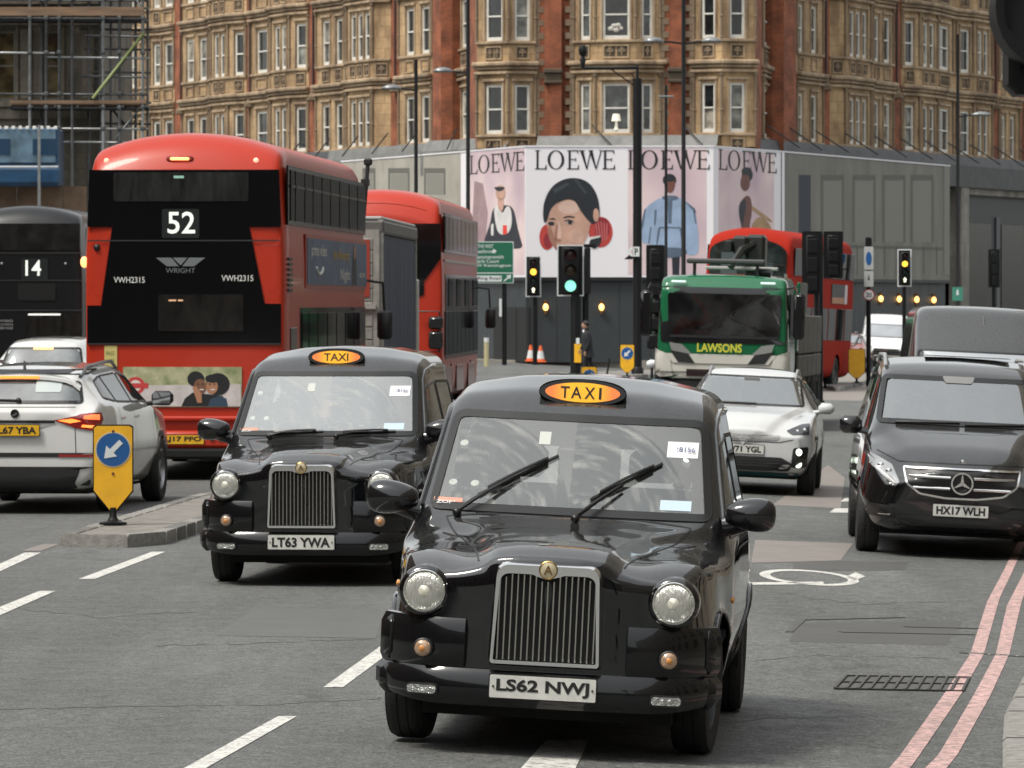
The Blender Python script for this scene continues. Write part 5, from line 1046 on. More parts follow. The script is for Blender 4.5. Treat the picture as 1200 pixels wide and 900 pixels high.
# bumper step with plate
k = MB(); k.box(-1.22, 1.22, yb - .10, yb + .1, .40, .62, .04); k.build('rear_bumper', busred, b52, 40); k = MB(); k.box(-1.22, 1.22, yb - .12, yb + .1, .27, .40, .03); k.build('rear_skirt', under_m, b52)
k = MB(); k.box(-1.2, 1.2, yb - .07, yb, .74, .80, .02); k.build('rear_trim', busred, b52)
plate(b52, 'LJ17 PFO', 'R', frame('R', (.0, yb - .11, .51)), yel=True)
for x in (.36, .46): k = MB(); k.lathe([(.035, 0), (.03, .02), (.001, .02)], 12, frame('R', (x, yb - .10, .53))); k.build('socket', blackpl, b52)
for s_ in (-1, 1):
    k = MB(); k.bx((s_ * 1.08, yb - .02, 1.15), (.10, .05, .5), .03); k.build('tail_light', redlens, b52)
# right side
ys = [-4.85, -4.3, -3.2, -2.2, -1.1, 0, 1.2, 2.5, 3.7, 4.9]
k = MB(); k.box(1.255, 1.277, -5.0, 5.0, 3.19, 3.93); k.build('window_band', blk, b52)
for i in range(9): k = MB(); k.box(1.275, 1.29, ys[i] + .06, ys[i + 1] - .06, 3.24, 3.88, .004); w = k.build('upper_window', bglass2, b52); k = MB(); k.box(1.29, 1.30, ys[i] + .06, ys[i + 1] - .06, 3.66, 3.69); k.build('window_bar', seal_m, w)
k = MB(); k.box(1.255, 1.277, -3.6, 5.0, 1.05, 2.15); k.build('window_band', blk, b52)
ys = [-3.5, -2.7, -1.6, -.4, .8, 2.0, 3.2, 4.1]
for i in range(7): k = MB(); k.box(1.275, 1.29, ys[i] + .06, ys[i + 1] - .06, 1.12, 2.08, .004); k.build('lower_window', bglass2, b52)
sid = mat('side_advert_blue', (.055, .10, .19), .45, noise=.3, nscale=1.5); fra = mat('advert_frame', (.35, .05, .03), .4)
k = MB(); k.box(1.27, 1.285, -3.0, 5.05, 2.40, 3.10); k.build('advert_frame', fra, b52); k = MB(); k.box(1.285, 1.295, -2.9, 5.0, 2.45, 3.05); ap = k.build('side_advert', sid, b52)
text('prime video', 1.9, .20, white_l, ap, frame('P', (1.297, -1.5, 2.88)), .01); k = MB()
k.tube([(1.30, -1.5 + .42 * math.sin(R(a)), 2.72 - .13 * math.cos(R(a))) for a in range(-70, 71, 14)], .022, 5); k.build('printed_smile', white_l, ap)
gd = mat('print_gold', (.50, .33, .08), .5); text('the Afterparty', 2.2, .17, gd, ap, frame('P', (1.297, 1.4, 2.85)), .012); text('Night', 1.3, .20, white_l, ap, frame('P', (1.297, 1.9, 2.58)), .005)
k = MB(); k.prism([(2.9, 2.46), (3.5, 2.46), (3.45, 2.8), (3.3, 3.0), (3.1, 3.02), (2.95, 2.8)], 0, .004, Matrix.Translation((1.296, 0, 0)) @ frame('P')); k.build('printed_figure', mat('print_dark', (.03, .03, .035), .6), ap)
k = MB(); k.prism(ell(3.2, 2.92, .13, .10, 14), 0, .006, Matrix.Translation((1.297, 0, 0)) @ frame('P')); k.build('printed_face', sk2, ap); text('watch now', .8, .10, white_l, ap, frame('P', (1.297, 4.3, 2.62)))
for i in range(7): k = MB(); k.box(1.265, 1.285, -4.95, -4.55, 2.35 + .065 * i, 2.385 + .065 * i); k.build('vent_slat', blackpl, b52)
k = MB(); k.box(1.265, 1.28, -4.7, -4.0, 1.0, 1.9, .01); k.build('engine_door', mat('engine_door_dark', (.02, .02, .022), .3), b52)
x = (216 - 600) / 94; place(b52, 0, 63.8, R(-3.9), 0); b52.location = (x + 5.23 * math.sin(R(3.9)), 63.8 + 5.23 * math.cos(R(3.9)), 0)
k = MB(); k.tube([(1.22, 5.1, 3.2), (1.30, 5.15, 4.25)], .03, 6); k.box(1.20, 1.32, 5.1, 5.2, 3.9, 4.0); k.box(1.24, 1.36, 5.1, 5.2, 4.2, 4.3, .02); k.build('mirror_mast', blackpl, b52)

# route 14, black
b14 = thing('double_decker_bus', 'black double-decker bus showing 14 on its rear, at the left edge', 'bus'); L = 10.4; sh = bus_shell(b14, L, 4.35, 1.27, busblack); yb = sh.hit('R', 0, 2.6)[0].y; yp = yb - .01
def q_(p0, p1, y0, y1, m, name, par=b14, o=0, th=.01, r=.02, c=30, s=54.0): k = MB(); k.prism(rpoly(rect((p0 - c) / s, (p1 - c) / s, CH + (355 - y1) / s, CH + (355 - y0) / s), r), 0, th, frame('R', (0, yp - o, 0))); return k.build(name, m, par)
u = q_(-30, 95, 262, 293, mat('dark_upper_window', (.014, .014, .014), .12, noise=.9, nscale=3, coat=1), 'upper_rear_window'); q_(26, 57, 303, 328, mat('route_blind', (.012, .016, .015), .3), 'route_blind')
text('14', .34, .34, mat('blind_white', (.75, .8, .72), .4, emit=.35), b14, frame('R', ((40 - 30) / 54, yp - .012, CH + (355 - 314) / 54)), .012)
for y in (296, 328, 363): q_(-36, 97, y, y + 1.2, mat('joint_grey', (.03, .03, .03), .4), 'panel_joint', th=.006, r=.001)
for px_ in (3, 78): p = ((px_ - 30) / 54, yp - .01, CH + (355 - 309) / 54); k = MB(); k.ball(p, .03); k.build('marker_light', mat('pale_lens', (.3, .3, .28), .2), b14, 180)
lw = q_(30, 97, 367, 397, MATS['dark_lower_window'], 'lower_rear_window'); q_(34, 72, 367.5, 369.5, mat('window_highlight', (.7, .7, .65), .3, emit=.5), 'window_highlight', lw, .011, .004, .003)  # white highlight on the glass, painted as a glowing strip
q_(22, 66, 332, 352, mat('black_inset', (.004, .004, .004), .4), 'rear_inset')
text('VWH2306', .44, .10, white_l, b14, frame('R', ((-12 - 30) / 54, yp - .012, CH + (355 - 345) / 54)), .008)
for i in range(3): text(('HYBRID', 'LOW EMISSION', 'ZERO NOISE')[i], .30, .05, mat('grey_lettering', (.3, .3, .3), .5), b14, frame('R', ((8 - 30) / 54, yp - .012, CH + (355 - 376 - 4.2 * i) / 54)))
k = MB(); k.box(-1.22, 1.22, yb - .1, yb + .1, .35, .7, .04); k.build('rear_bumper', busblack, b14)
place(b14, 0, 1, R(-2), 0); b14.location = ((30 - 600) / 54 + .18, 111 + 5.2, 0)

# red bus further ahead
bl = thing('double_decker_bus', 'red double-decker bus with pale sunlit roof and diagonal rear glass, behind the grey box lorry', 'bus'); bl['label'] = 'red double-decker with diagonal black rear glass, ahead of the grey box lorry'
L = 11; sh = bus_shell(bl, L, 4.37, 1.26, busred); yb = sh.hit('R', 0, 2.6)[0].y; s62 = 62.5
pal = wet_paint('sky_pale_roof_red', (.62, .12, .07), rough=.35, dirt=.0, drop=0); rp(sh, 'U', rect(-1.2, 1.2, -L / 2 + .1, L / 2 - .3), 'roof_panel', pal, bl, .012)  # sky reflection on the roof is put into this paler red
def z62(y): return CH + (355 - y) / s62
def x62(p): return (p - 441) / s62
poly_panel([(1.22, z62(262)), (1.22, z62(302)), (x62(497), z62(330)), (x62(497), z62(345)), (-1.2, z62(400)), (-1.2, z62(262))], blk, 'rear_glazing', bl, y=yb + .01, thick=.03)
k = MB(); k.box(.9, 1.26, yb - .03, yb + .02, z62(300) - .02, z62(300) + .02); 
k = MB(); k.tube([(.75, yb - .1, z62(365)), (1.2, yb - .15, z62(365)), (1.2, yb - .15, z62(412)), (.75, yb - .1, z62(412))], .018, 6); o = k.build('mirror_frame', blackpl, bl)
for (y0, y1) in ((371, 386), (388, 409)): k = MB(); k.box(x62(503), x62(520), yb - .2, yb - .08, z62(y1), z62(y0), .04); k.build('rear_mirror_head', mat('mirror_black', (.008, .008, .009), .14, coat=.6), o, 40)
ys = [-5.2, -4.2, -3.0, -1.7, -.4, .9, 2.2, 3.5, 5.2]
k = MB(); k.box(1.245, 1.268, -5.3, 5.3, 3.16, 3.9); k.build('window_band', blk, bl)
for i in range(8): k = MB(); k.box(1.265, 1.28, ys[i] + .05, ys[i + 1] - .05, 3.22, 3.84, .004); k.build('upper_window', bglass2, bl)
k = MB(); k.box(1.245, 1.268, -5.0, 5.3, 1.15, 2.75); k.build('window_band', blk, bl)
for i in range(8):
    k = MB(); k.box(1.265, 1.28, ys[i] + .05, ys[i + 1] - .05, 1.22, 2.05, .004); k.build('lower_window', bglass2, bl)
    if i % 2: k = MB(); k.box(1.265, 1.28, ys[i] + .05, ys[i + 1] - .05, 2.15, 2.68, .004); k.build('stair_window', bglass2, bl)
k = MB(); k.box(1.262, 1.275, -5.2, 5.2, 2.98, 3.03); k.build('side_trim', mat('pale_trim', (.5, .42, .38), .4), bl)
for y in (-4.2, -.5, 3.2): k = MB(); k.box(1.262, 1.272, y - 1.2, y + 1.0, .5, 1.0, .01); k.build('side_panel', mat('panel_red_dark', (.22, .02, .015), .3, coat=.5, noise=.5, nscale=3), bl)
x = x0 = (441 - 600) / s62; a = R(-3.0); bl.rotation_euler = (0, 0, a); bl.location = (x + 5.5 * math.sin(-a), 96 + 5.5 * math.cos(a), 0)

# red bus facing, behind the green lorry
br = thing('double_decker_bus', 'red double-decker bus facing the viewer behind the green lorry', 'bus'); L = 9.8
redm = wet_paint('bus_red_dull', (.33, .022, .012), rough=.7, dirt=.1, drop=0, coat=0, spec=.05); sh = bus_shell(br, L, 4.48, 1.22, redm); yf = sh.hit('F', 0, 3.0)[0].y
def front(P, m, name, o=0, th=.02, par=None): k = MB(); k.prism(P, 0, th, frame('F', (0, yf + .0 + o, 0))); return k.build(name, m, par or br)
arch_p = [(-1.08, 3.05), (1.08, 3.05), (1.08, 3.75)] + [(1.08 * math.cos(R(a)), 3.75 + .42 * math.sin(R(a))) for a in range(15, 166, 15)] + [(-1.08, 3.75)]
fw = front([(-a, b) for a, b in arch_p], dark_glass('bus_front_glass', (.02, .03, .03), .22), 'upper_windscreen'); front(rect(-.02, .02, 3.05, 4.15), blackpl, 'windscreen_divider', .02, .02, fw); front(rect(-1.02, 1.02, 3.45, 3.48), blackpl, 'handrail', .02, .01, fw)
for (x0, x1, z0, z1) in ((-.75, -.3, 3.15, 3.75), (.35, .7, 3.1, 3.5)): front(rect(x0, x1, z0, z1), mat('seat_behind_glass', (.05, .07, .07), .5), 'seat_seen_through_glass', .021, .004, fw)
front(rect(-.9, .9, 2.45, 2.85), blk, 'destination_blind', 0, .02); front(rpoly(rect(-1.08, 1.08, 1.2, 2.35), .1), dark_glass('bus_front_glass', (.02, .03, .03), .22), 'lower_windscreen')
ys = [-4.7, -3.4, -2.1, -.8, .5, 1.8, 3.1, 4.6]
for s_ in (1, -1):
    for i in range(7):
        k = MB(); k.box(s_ * 1.21, s_ * 1.235, ys[i] + .07, ys[i + 1] - .07, 3.2, 3.95, .004); k.build('upper_window', bglass2, br); k = MB(); k.box(s_ * 1.21, s_ * 1.235, ys[i] + .07, ys[i + 1] - .07, 1.45, 2.35, .004); k.build('lower_window', bglass2, br)
k = MB(); k.box(-1.24, -1.225, -3.6, -1.2, 2.5, 3.05); o = k.build('side_advert', mat('advert_dark', (.03, .03, .03), .5), br); k = MB(); k.box(-1.246, -1.24, -3.6, -3.2, 2.5, 3.05); k.build('printed_band', mat('advert_pale', (.62, .56, .55), .6), o); k = MB(); k.box(-1.246, -1.24, -3.1, -1.25, 2.5, 2.68); k.build('printed_band', sk2, o)
a = R(180 - 14); br.rotation_euler = (Matrix.Rotation(ROLL, 4, 'Y') @ Matrix.Rotation(a, 4, 'Z')).to_euler(); D = 140; xf = (874 - 600) * D / F; br.location = (xf + 4.9 * math.sin(R(14)) - .1, D + 4.9 * math.cos(R(14)), gz(xf))

# grey curtain-sided box lorry
bt = thing('box_lorry', 'grey-blue curtain-sided box lorry between the two red buses', 'lorry'); cur = mat('curtain_blue_grey', (.06, .075, .125), .6, noise=.25, nscale=1.5, stretch=(1, 3, .2)); ali = mat('lorry_frame_pale', (.33, .33, .30), .5, noise=.3)
hw = 1.25; Lb = 8.2; k = MB(); k.box(-hw, hw, 0, Lb, 1.05, 3.42, .03); k.build('box_core', mat('box_inside', (.06, .06, .06), .7), bt)
k = MB(); n = 90; vs = []
for i in range(n + 1):
    y = .12 + (Lb - .24) * i / n; o = .012 * math.sin(i * 1.7) + .008 * math.sin(i * .63 + 1); 
    for z, e in ((1.10, .5), (1.5, 1), (2.6, .9), (3.22, .3)): vs.append((hw + .028 + o * e, y, z))
k.add(vs, [(i * 4 + j, (i + 1) * 4 + j, (i + 1) * 4 + j + 1, i * 4 + j + 1) for i in range(n) for j in range(3)]); k.build('side_curtain', cur, bt, 180)
for y in (-.02, Lb - .08): k = MB(); k.box(hw - .02, hw + .06, y, y + .12, 1.0, 3.45, .01); k.build('corner_post', ali, bt)
k = MB(); k.box(-hw - .02, hw + .07, -.03, Lb + .04, 3.24, 3.44, .03); k.build('roof_rail', mat('roof_rail_grey', (.12, .12, .115), .5), bt); k = MB(); k.box(-hw, hw + .04, -.02, Lb, 3.44, 3.50, .02); k.build('roof_skin', mat('roof_pale', (.35, .35, .34), .5), bt)
k = MB(); k.box(-hw, hw, -.06, -.02, 1.0, 3.3); o = k.build('rear_shutter', ali, bt)
for i in range(11): k = MB(); k.box(-hw + .1, hw - .1, -.075, -.06, 1.1 + .19 * i, 1.27 + .19 * i, .006); k.build('shutter_slat', ali, o)
k = MB(); k.box(hw - .30, hw - .14, -.09, -.075, 2.3, 3.15); k.build('red_marker_panel', mat('marker_red', (.35, .05, .03), .5), bt); k = MB(); k.box(hw - .28, hw - .05, -.12, -.075, 2.12, 2.2); k.build('rear_step', mat('pale_step', (.35, .35, .33), .5), bt)
k = MB(); k.box(-hw, hw, 0, Lb + 2, .75, 1.05); k.build('chassis', under_m, bt); k = MB(); k.box(-hw + .05, hw - .02, Lb + .2, Lb + 2.1, .6, 2.7, .12); k.build('cab', mat('lorry_cab_white', (.5, .5, .48), .4), bt)
for y in (1.6, Lb + 1.2):
    for s_ in (1, -1): wheel(bt, s_ * (hw - .17), y, .47, .28, 0, 8, mat('bus_rim', (.12, .12, .12), .5, .4), s_)
k = MB(); k.box(-1.1, 1.1, -.06, .05, .5, .62, .01); k.build('under_run_bar', ali, bt)
bt.rotation_euler = (0, 0, R(-2.4)); bt.location = (-1.97 - 1.25, 76.2, 0)

# green and white tipper lorry facing
lo = thing('tipper_lorry', 'green and white lorry facing the viewer with LAWSONS across its front', 'lorry'); gr_ = wet_paint('lorry_green', (.012, .13, .055), rough=.2, dirt=.2, drop=0); wh_ = wet_paint('lorry_cream', (.60, .585, .53), rough=.3, dirt=.35, drop=0)
rows = []   # cab shell
for (y, w_, zt, zc) in ((2.1, 1.22, 2.70, 2.73), (2.02, 1.24, 2.84, 2.87), (1.85, 1.25, 2.90, 2.95), (.1, 1.25, 2.93, 2.98), (-.05, 1.23, 2.88, 2.92)): rows.append((y, .96, w_ - .02, w_, 1.2, w_, 1.7, w_ - .05, zt, zc, .02))
V, Fc = loft(rows, .07, 1, 1.5, None, .7, .06, .03); sh = Shell(V, Fc); sh.build('cab', gr_, lo)
def fz(y): return CH + .21 + (355 - y) / 62.0
def fx(p): return -(p - 847) / 62.0
def fp(P, m, name, o=.02, par=None, st=.1): return patch(sh, 'F', [(fx(a), fz(b)) for a, b in P], o, st, 4).build(name, m, par or lo, 60)
yf = sh.hit('F', 0, 1.5)[0].y
fp(rpoly([(775, 403), (922, 403), (924, 338), (772, 338)], 4), mat('lorry_black_trim', (.008, .008, .009), .2, coat=.6), 'windscreen_surround', .015); ws = fp(rpoly([(784, 396), (914, 396), (916, 345), (782, 345)], 4), dark_glass('lorry_glass', (.014, .014, .014), .05), 'windscreen', .03)
fp([(786, 397), (912, 397), (912, 394), (786, 394)], blackpl, 'wiper', .05, ws)
# lower front
fp([(768, 444), (926, 444), (926, 420), (768, 420)], wh_, 'bumper_skin', .03); fp([(790, 427), (902, 427), (912, 416), (780, 416)], wh_, 'front_grille_panel', .05)
for s_ in (0, 1):
    f = (lambda p: p) if s_ == 0 else (lambda p: 1694 - p)
    fp([(f(785), 403), (f(800), 405), (f(812), 416), (f(790), 418)], mat('lorry_lamp', (.45, .47, .45), .12, .5, coat=1), 'headlight', .055, None, .05)
    fp([(f(768), 442), (f(790), 442), (f(786), 418), (f(768), 410)], wh_, 'bumper_corner', .045); fp([(f(786), 412), (f(808), 416), (f(816), 427), (f(796), 426)], blackpl, 'lamp_recess', .058)
    k = MB(); x = -1 if s_ == 0 else 1; k.tube([(x * 1.2, 2.0, 2.7), (x * 1.38, 2.15, 2.75), (x * 1.42, 2.2, 2.65)], .02, 6); k.box(x * 1.34, x * 1.56, 2.08, 2.22, 1.75, 2.62, .05); k.build('door_mirror', MATS['mirror_black'], lo, 40)
    k = MB(); k.bx((x * .85, yf + .0, 2.80), (.28, .10, .04), .01); k.build('marker_light', mat('marker_pale', (.6, .7, .7), .3, emit=.4), lo)
fp([(806, 442), (850, 442), (850, 434), (806, 434)], mat('lorry_slot', (.03, .01, .01), .5), 'bumper_slot', .05)
k = MB(); k.box(-1.2, 1.2, yf - .4, yf - .02, .42, .95, .03); k.build('lower_valance', blackpl, lo)
for (z0, z1) in ((.98, .995), (1.08, 1.095)): fp([(770, 355 + 62 * (CH + .21 - z0)), (925, 355 + 62 * (CH + .21 - z0)), (925, 355 + 62 * (CH + .21 - z1)), (770, 355 + 62 * (CH + .21 - z1))], seal_m, 'panel_joint', .056)
text('LAWSONS', .85, .165, mat('lettering_yellow', (.62, .60, .05), .5), lo, frame('F', (-.0 + .04, yf + .075, fz(408.5))), .03)
k = MB(); k.box(-.75, .75, 1.5, 1.75, 3.15, 3.25, .03); o = k.build('light_bar', mat('light_bar_dark', (.06, .065, .065), .4), lo)
for x in (-.6, .6): k = MB(); k.box(x - .03, x + .03, 1.6, 1.66, 2.9, 3.16); k.build('light_bar_foot', blackpl, o)
k = MB(); k.tube([(-.85, 1.5, 3.0), (-.55, 1.5, 3.02)], .08, 8); k.build('air_horn', blackpl, lo)
# grab loader folded above the cab
k = MB(); k.box(-.62, -.25, -.6, .1, 2.9, 3.75, .06); k.box(-.30, .0, -.5, .3, 3.35, 3.72, .06); k.tube([(-.45, 0, 3.6), (-.2, .4, 3.45), (.0, .6, 3.1)], .07, 6); k.box(.0, .14, .1, .4, 3.4, 3.62, .02); k.build('loader_crane', mat('crane_dark', (.02, .022, .02), .4), lo, 30)
k = MB(); k.box(-.9, .5, .2, .32, 3.05, 3.12, .02); k.build('crane_rail', mat('pale_step', (.35, .35, .33), .5), lo)
# side windows, bed
for s_ in (1, -1):
    k = MB(); k.box(s_ * 1.24, s_ * 1.262, .45, 1.75, 1.75, 2.6, .01); k.build('side_window', bglass2, lo)
    k = MB(); k.box(s_ * 1.22, s_ * 1.27, -.6, -.1, 1.5, 2.3, .02); k.build('headboard_side', gr_, lo)
    for i in range(5): k = MB(); k.box(s_ * 1.2, s_ * 1.26, -.75 - 1.45 * (i + 1) + .05, -.75 - 1.45 * i, 1.45, 2.2, .02); k.build('drop_side', mat('dropside_grey', (.13, .125, .11), .6, noise=.4, nscale=5), lo)
    for i in range(5): k = MB(); k.box(s_ * 1.2, s_ * 1.26, -.75 - 1.45 * (i + 1) + .05, -.75 - 1.45 * i, .98, 1.42, .02); k.build('drop_side', MATS['dropside_grey'], lo)
    k = MB(); k.box(s_ * 1.2, s_ * 1.265, -3.0, -.75, 2.22, 2.85, .02); k.build('green_side_board', gr_, lo)
    for y in (1.0, -4.6, -6.0): wheel(lo, s_ * 1.08, y, .5, .3, 0, 8, mat('bus_rim', (.12, .12, .12), .5, .4), s_)
k = MB(); k.box(-1.2, 1.2, -.6, -.55, 1.0, 2.7); k.build('headboard', gr_, lo); k = MB(); k.box(-1.2, 1.2, -8, -.6, .85, 1.0); k.box(-1.15, 1.15, -7.8, -.7, 1.0, 2.05); k.build('load_bed', mat('bed_dark', (.03, .03, .03), .8), lo); k = MB(); k.box(-1.0, 1.0, -7.9, 1.8, .5, .85); k.build('chassis', under_m, lo)
k = MB(); k.tube([(-1.1, -.4, 2.3), (-1.0, -.35, 3.0)], .03, 6); k.build('exhaust_stack', mat('pale_step', (.35, .35, .33), .5), lo)
a = R(7); D = 97; xf = (847 - 600) * D / F; lo.rotation_euler = (Matrix.Rotation(ROLL * .5, 4, 'Y') @ Matrix.Rotation(R(180) - a, 4, 'Z')).to_euler(); lo.location = (xf + 2.1 * math.sin(a) - .05, D + 2.1 * math.cos(a), gz(xf))
# ------------------------------------------------------------------ mansion block at the head of the junction
def brickmat(name, c1, c2, mortar, scale=1.0):
    m = mat(name, c1, .85); t = m.node_tree; b = t.nodes['Principled BSDF']; L = t.links; tc = t.nodes.new('ShaderNodeTexCoord')
    br = t.nodes.new('ShaderNodeTexBrick'); br.inputs['Scale'].default_value = 1; br.inputs['Brick Width'].default_value = .225 * scale; br.inputs['Row Height'].default_value = .075 * scale; br.inputs['Mortar Size'].default_value = .008 * scale
    br.inputs['Color1'].default_value = (*c1, 1); br.inputs['Color2'].default_value = (*c2, 1); br.inputs['Mortar'].default_value = (*mortar, 1); L.new(tc.outputs['UV'], br.inputs['Vector'])
    n = t.nodes.new('ShaderNodeTexNoise'); n.inputs['Scale'].default_value = 1.3; n.inputs['Detail'].default_value = 6; L.new(tc.outputs['Object'], n.inputs['Vector']); r = t.nodes.new('ShaderNodeMapRange'); r.inputs[1].default_value = .35; r.inputs[2].default_value = .65; r.inputs[3].default_value = .6; r.inputs[4].default_value = 1.25; L.new(n.outputs[0], r.inputs[0])
    sc = t.nodes.new('ShaderNodeVectorMath'); sc.operation = 'SCALE'; L.new(br.outputs[0], sc.inputs[0]); L.new(r.outputs[0], sc.inputs['Scale']); L.new(sc.outputs[0], b.inputs['Base Color']); return m
def stonemat(name, col, dirt, j=(1.1, .45)):
    m = mat(name, col, .85); t = m.node_tree; b = t.nodes['Principled BSDF']; L = t.links; tc = t.nodes.new('ShaderNodeTexCoord')
    br = t.nodes.new('ShaderNodeTexBrick'); br.inputs['Scale'].default_value = 1; br.inputs['Brick Width'].default_value = j[0]; br.inputs['Row Height'].default_value = j[1]; br.inputs['Mortar Size'].default_value = .012
    br.inputs['Color1'].default_value = (*col, 1); br.inputs['Color2'].default_value = (*[c * .82 for c in col], 1); br.inputs['Mortar'].default_value = (*[c * .45 for c in col], 1); L.new(tc.outputs['UV'], br.inputs['Vector'])
    n = t.nodes.new('ShaderNodeTexNoise'); n.inputs['Scale'].default_value = 1.1; n.inputs['Detail'].default_value = 10; n.inputs['Roughness'].default_value = .7; mp = t.nodes.new('ShaderNodeMapping'); mp.inputs['Scale'].default_value = (1, 1, .45); L.new(tc.outputs['Object'], mp.inputs[0]); L.new(mp.outputs[0], n.inputs['Vector'])
    r = t.nodes.new('ShaderNodeMapRange'); r.inputs[1].default_value = .38; r.inputs[2].default_value = .62; L.new(n.outputs[0], r.inputs[0]); mx = t.nodes.new('ShaderNodeMixRGB'); mx.inputs[1].default_value = (*dirt, 1); L.new(br.outputs[0], mx.inputs[2]); L.new(r.outputs[0], mx.inputs[0]); L.new(mx.outputs[0], b.inputs['Base Color'])
    return m
stone = stonemat('terracotta_stone', (.54, .365, .195), (.21, .135, .07)); trim = stonemat('stone_trim', (.47, .35, .225), (.18, .125, .08), (.9, 3)); dark_trim = stonemat('dark_stone', (.20, .155, .10), (.07, .05, .035), (.9, 3))
brick = brickmat('red_brick', (.31, .085, .033), (.22, .06, .025), (.17, .09, .055)); sash = mat('sash_white', (.66, .64, .58), .5, noise=.15, nscale=3)
panes = [dark_glass('pane_dark', (.010, .012, .013), .05), dark_glass('pane_dark2', (.03, .034, .034), .06), dark_glass('pane_net_curtain', (.13, .13, .115), .04), dark_glass('pane_blind', (.22, .20, .165), .03)]
BASE = [(-30.9, 270), (-2.13, 202), (-1.31, 196.5), (9.2, 194.2), (10.1, 200.5), (39.9, 270)]
def ray(px, A, B):
    k = (px - 600) / F; dx, dd = B[0] - A[0], B[1] - A[1]; den = dx - k * dd
    return None if abs(den) < 1e-9 else (k * A[1] - A[0]) / den
def base_pt(px, out=0, line=BASE):
    for A, B in zip(line[:-1], line[1:]):
        t = ray(px, A, B)
        if t is not None and -1e-6 <= t <= 1 + 1e-6: D = A[1] + t * (B[1] - A[1]) - out; return Vector(((px - 600) * D / F, D))
    D = line[-1][1]; return Vector(((px - 600) * D / F, D))
mb_ = thing('mansion_block', 'red brick and honey stone mansion block with bay windows behind the white poster hoarding', 'building', (4, 200, 0)); OFF = Vector((-4, -200, 0))
SEG = [(60, 0), 'S', [(84, 91), (100, 107)], (116, 0), 'B', [], (122, 0), 'S', [(127, 134), (139, 146)], (150, .9), 'S', [(154, 160), (164, 170)], (176, .9), 'S', [(180, 188)], (190, 0), 'S', [(193, 203)], (204.5, 0), 'B', [], (214, 0), 'S', [(219, 228), (234, 243)], (246, 0), 'S', [], (248, 1.1), 'S', [(251, 264, 2)], (268, 1.1), 'S', [(275, 286)], (289, 0), 'B', [], (293, 0),
       'S', [(301, 314)], (317, 0), 'S', [], (318, 1.1), 'S', [(322, 336, 2)], (340, 1.1), 'S', [(347, 359)], (362, 0), 'B', [], (371, .1), 'S', [(378, 387), (394, 402)], (405, 0), 'S', [], (407, 1.3), 'S', [(411, 434, 3)], (437, 1.3), 'S', [], (458, -.2), 'B', [], (468, 0), 'S', [(476, 486), (494, 504)], (507, 0), 'B', [], (507.5, 1.2), 'B', [], (530, 1.2), 'B', [], (534, -.4),
       'S', [(541, 548)], (550, -.4), 'B', [], (557, -.3), 'B', [], (559, .8), 'S', [(569, 589)], (596, 1.2), 'S', [(603, 621)], (627.5, .8), 'B', [], (638, .76), 'B', [], (638.5, 1.05), 'B', [], (658, 1.05), 'B', [], (658.5, .76), 'B', [], (672.5, .76), 'S', [], (673, .8), 'S', [(680, 692)], (698, 1.3), 'S', [(706, 738)], (745, 1.3), 'S', [(752, 765)], (773.5, .8), 'S', [], (774, .76), 'B', [],
       (785, .76), 'B', [], (785.5, 1.05), 'B', [], (801, 1.05), 'B', [], (801.5, .76), 'B', [], (813, .76), 'S', [], (813.5, .8), 'S', [(822, 838)], (846, 1.2), 'S', [(855, 873)], (885, .8), 'B', [], (886.5, -.3), 'B', [], (893, -.3), 'S', [(895, 901)], (904, -.3), 'B', [], (905, 1.2), 'B', [], (932, 1.2), 'B', [], (933, 0), 'S', [(935, 941), (950, 957)], (964, 0), 'B', [], (972, 0), 'S', [],
       (990, 1.3), 'S', [(995, 1016, 3)], (1020, 1.3), 'S', [], (1021, 0), 'S', [(1024, 1030), (1035, 1043)], (1046, 0), 'B', [], (1056, 0), 'S', [(1060, 1071)], (1077, 1.1), 'S', [(1081, 1095, 2)], (1098, 1.1), 'S', [(1100, 1112)], (1116, 0), 'S', [], (1120, 0), 'S', [(1125, 1136)], (1140, 1.0), 'S', [(1145, 1158, 2)], (1162, 1.0), 'S', [], (1163, 0), 'B', [], (1170, 0),
       'S', [(1173, 1178), (1183, 1189)], (1194, 0), 'B', [], (1200, 0), 'S', [(1206, 1214), (1222, 1230)], (1240, 0)]
ZW = CH + 5.9; ZT = 19.6; SILL = [CH + 6.45 + 3.55 * i for i in range(4)]; WHT = 1.88
corn = MB(); shelfm = MB(); nseg = 0
verts = SEG[0::3]; kinds = SEG[1::3]; wins = SEG[2::3]
pilm = {}
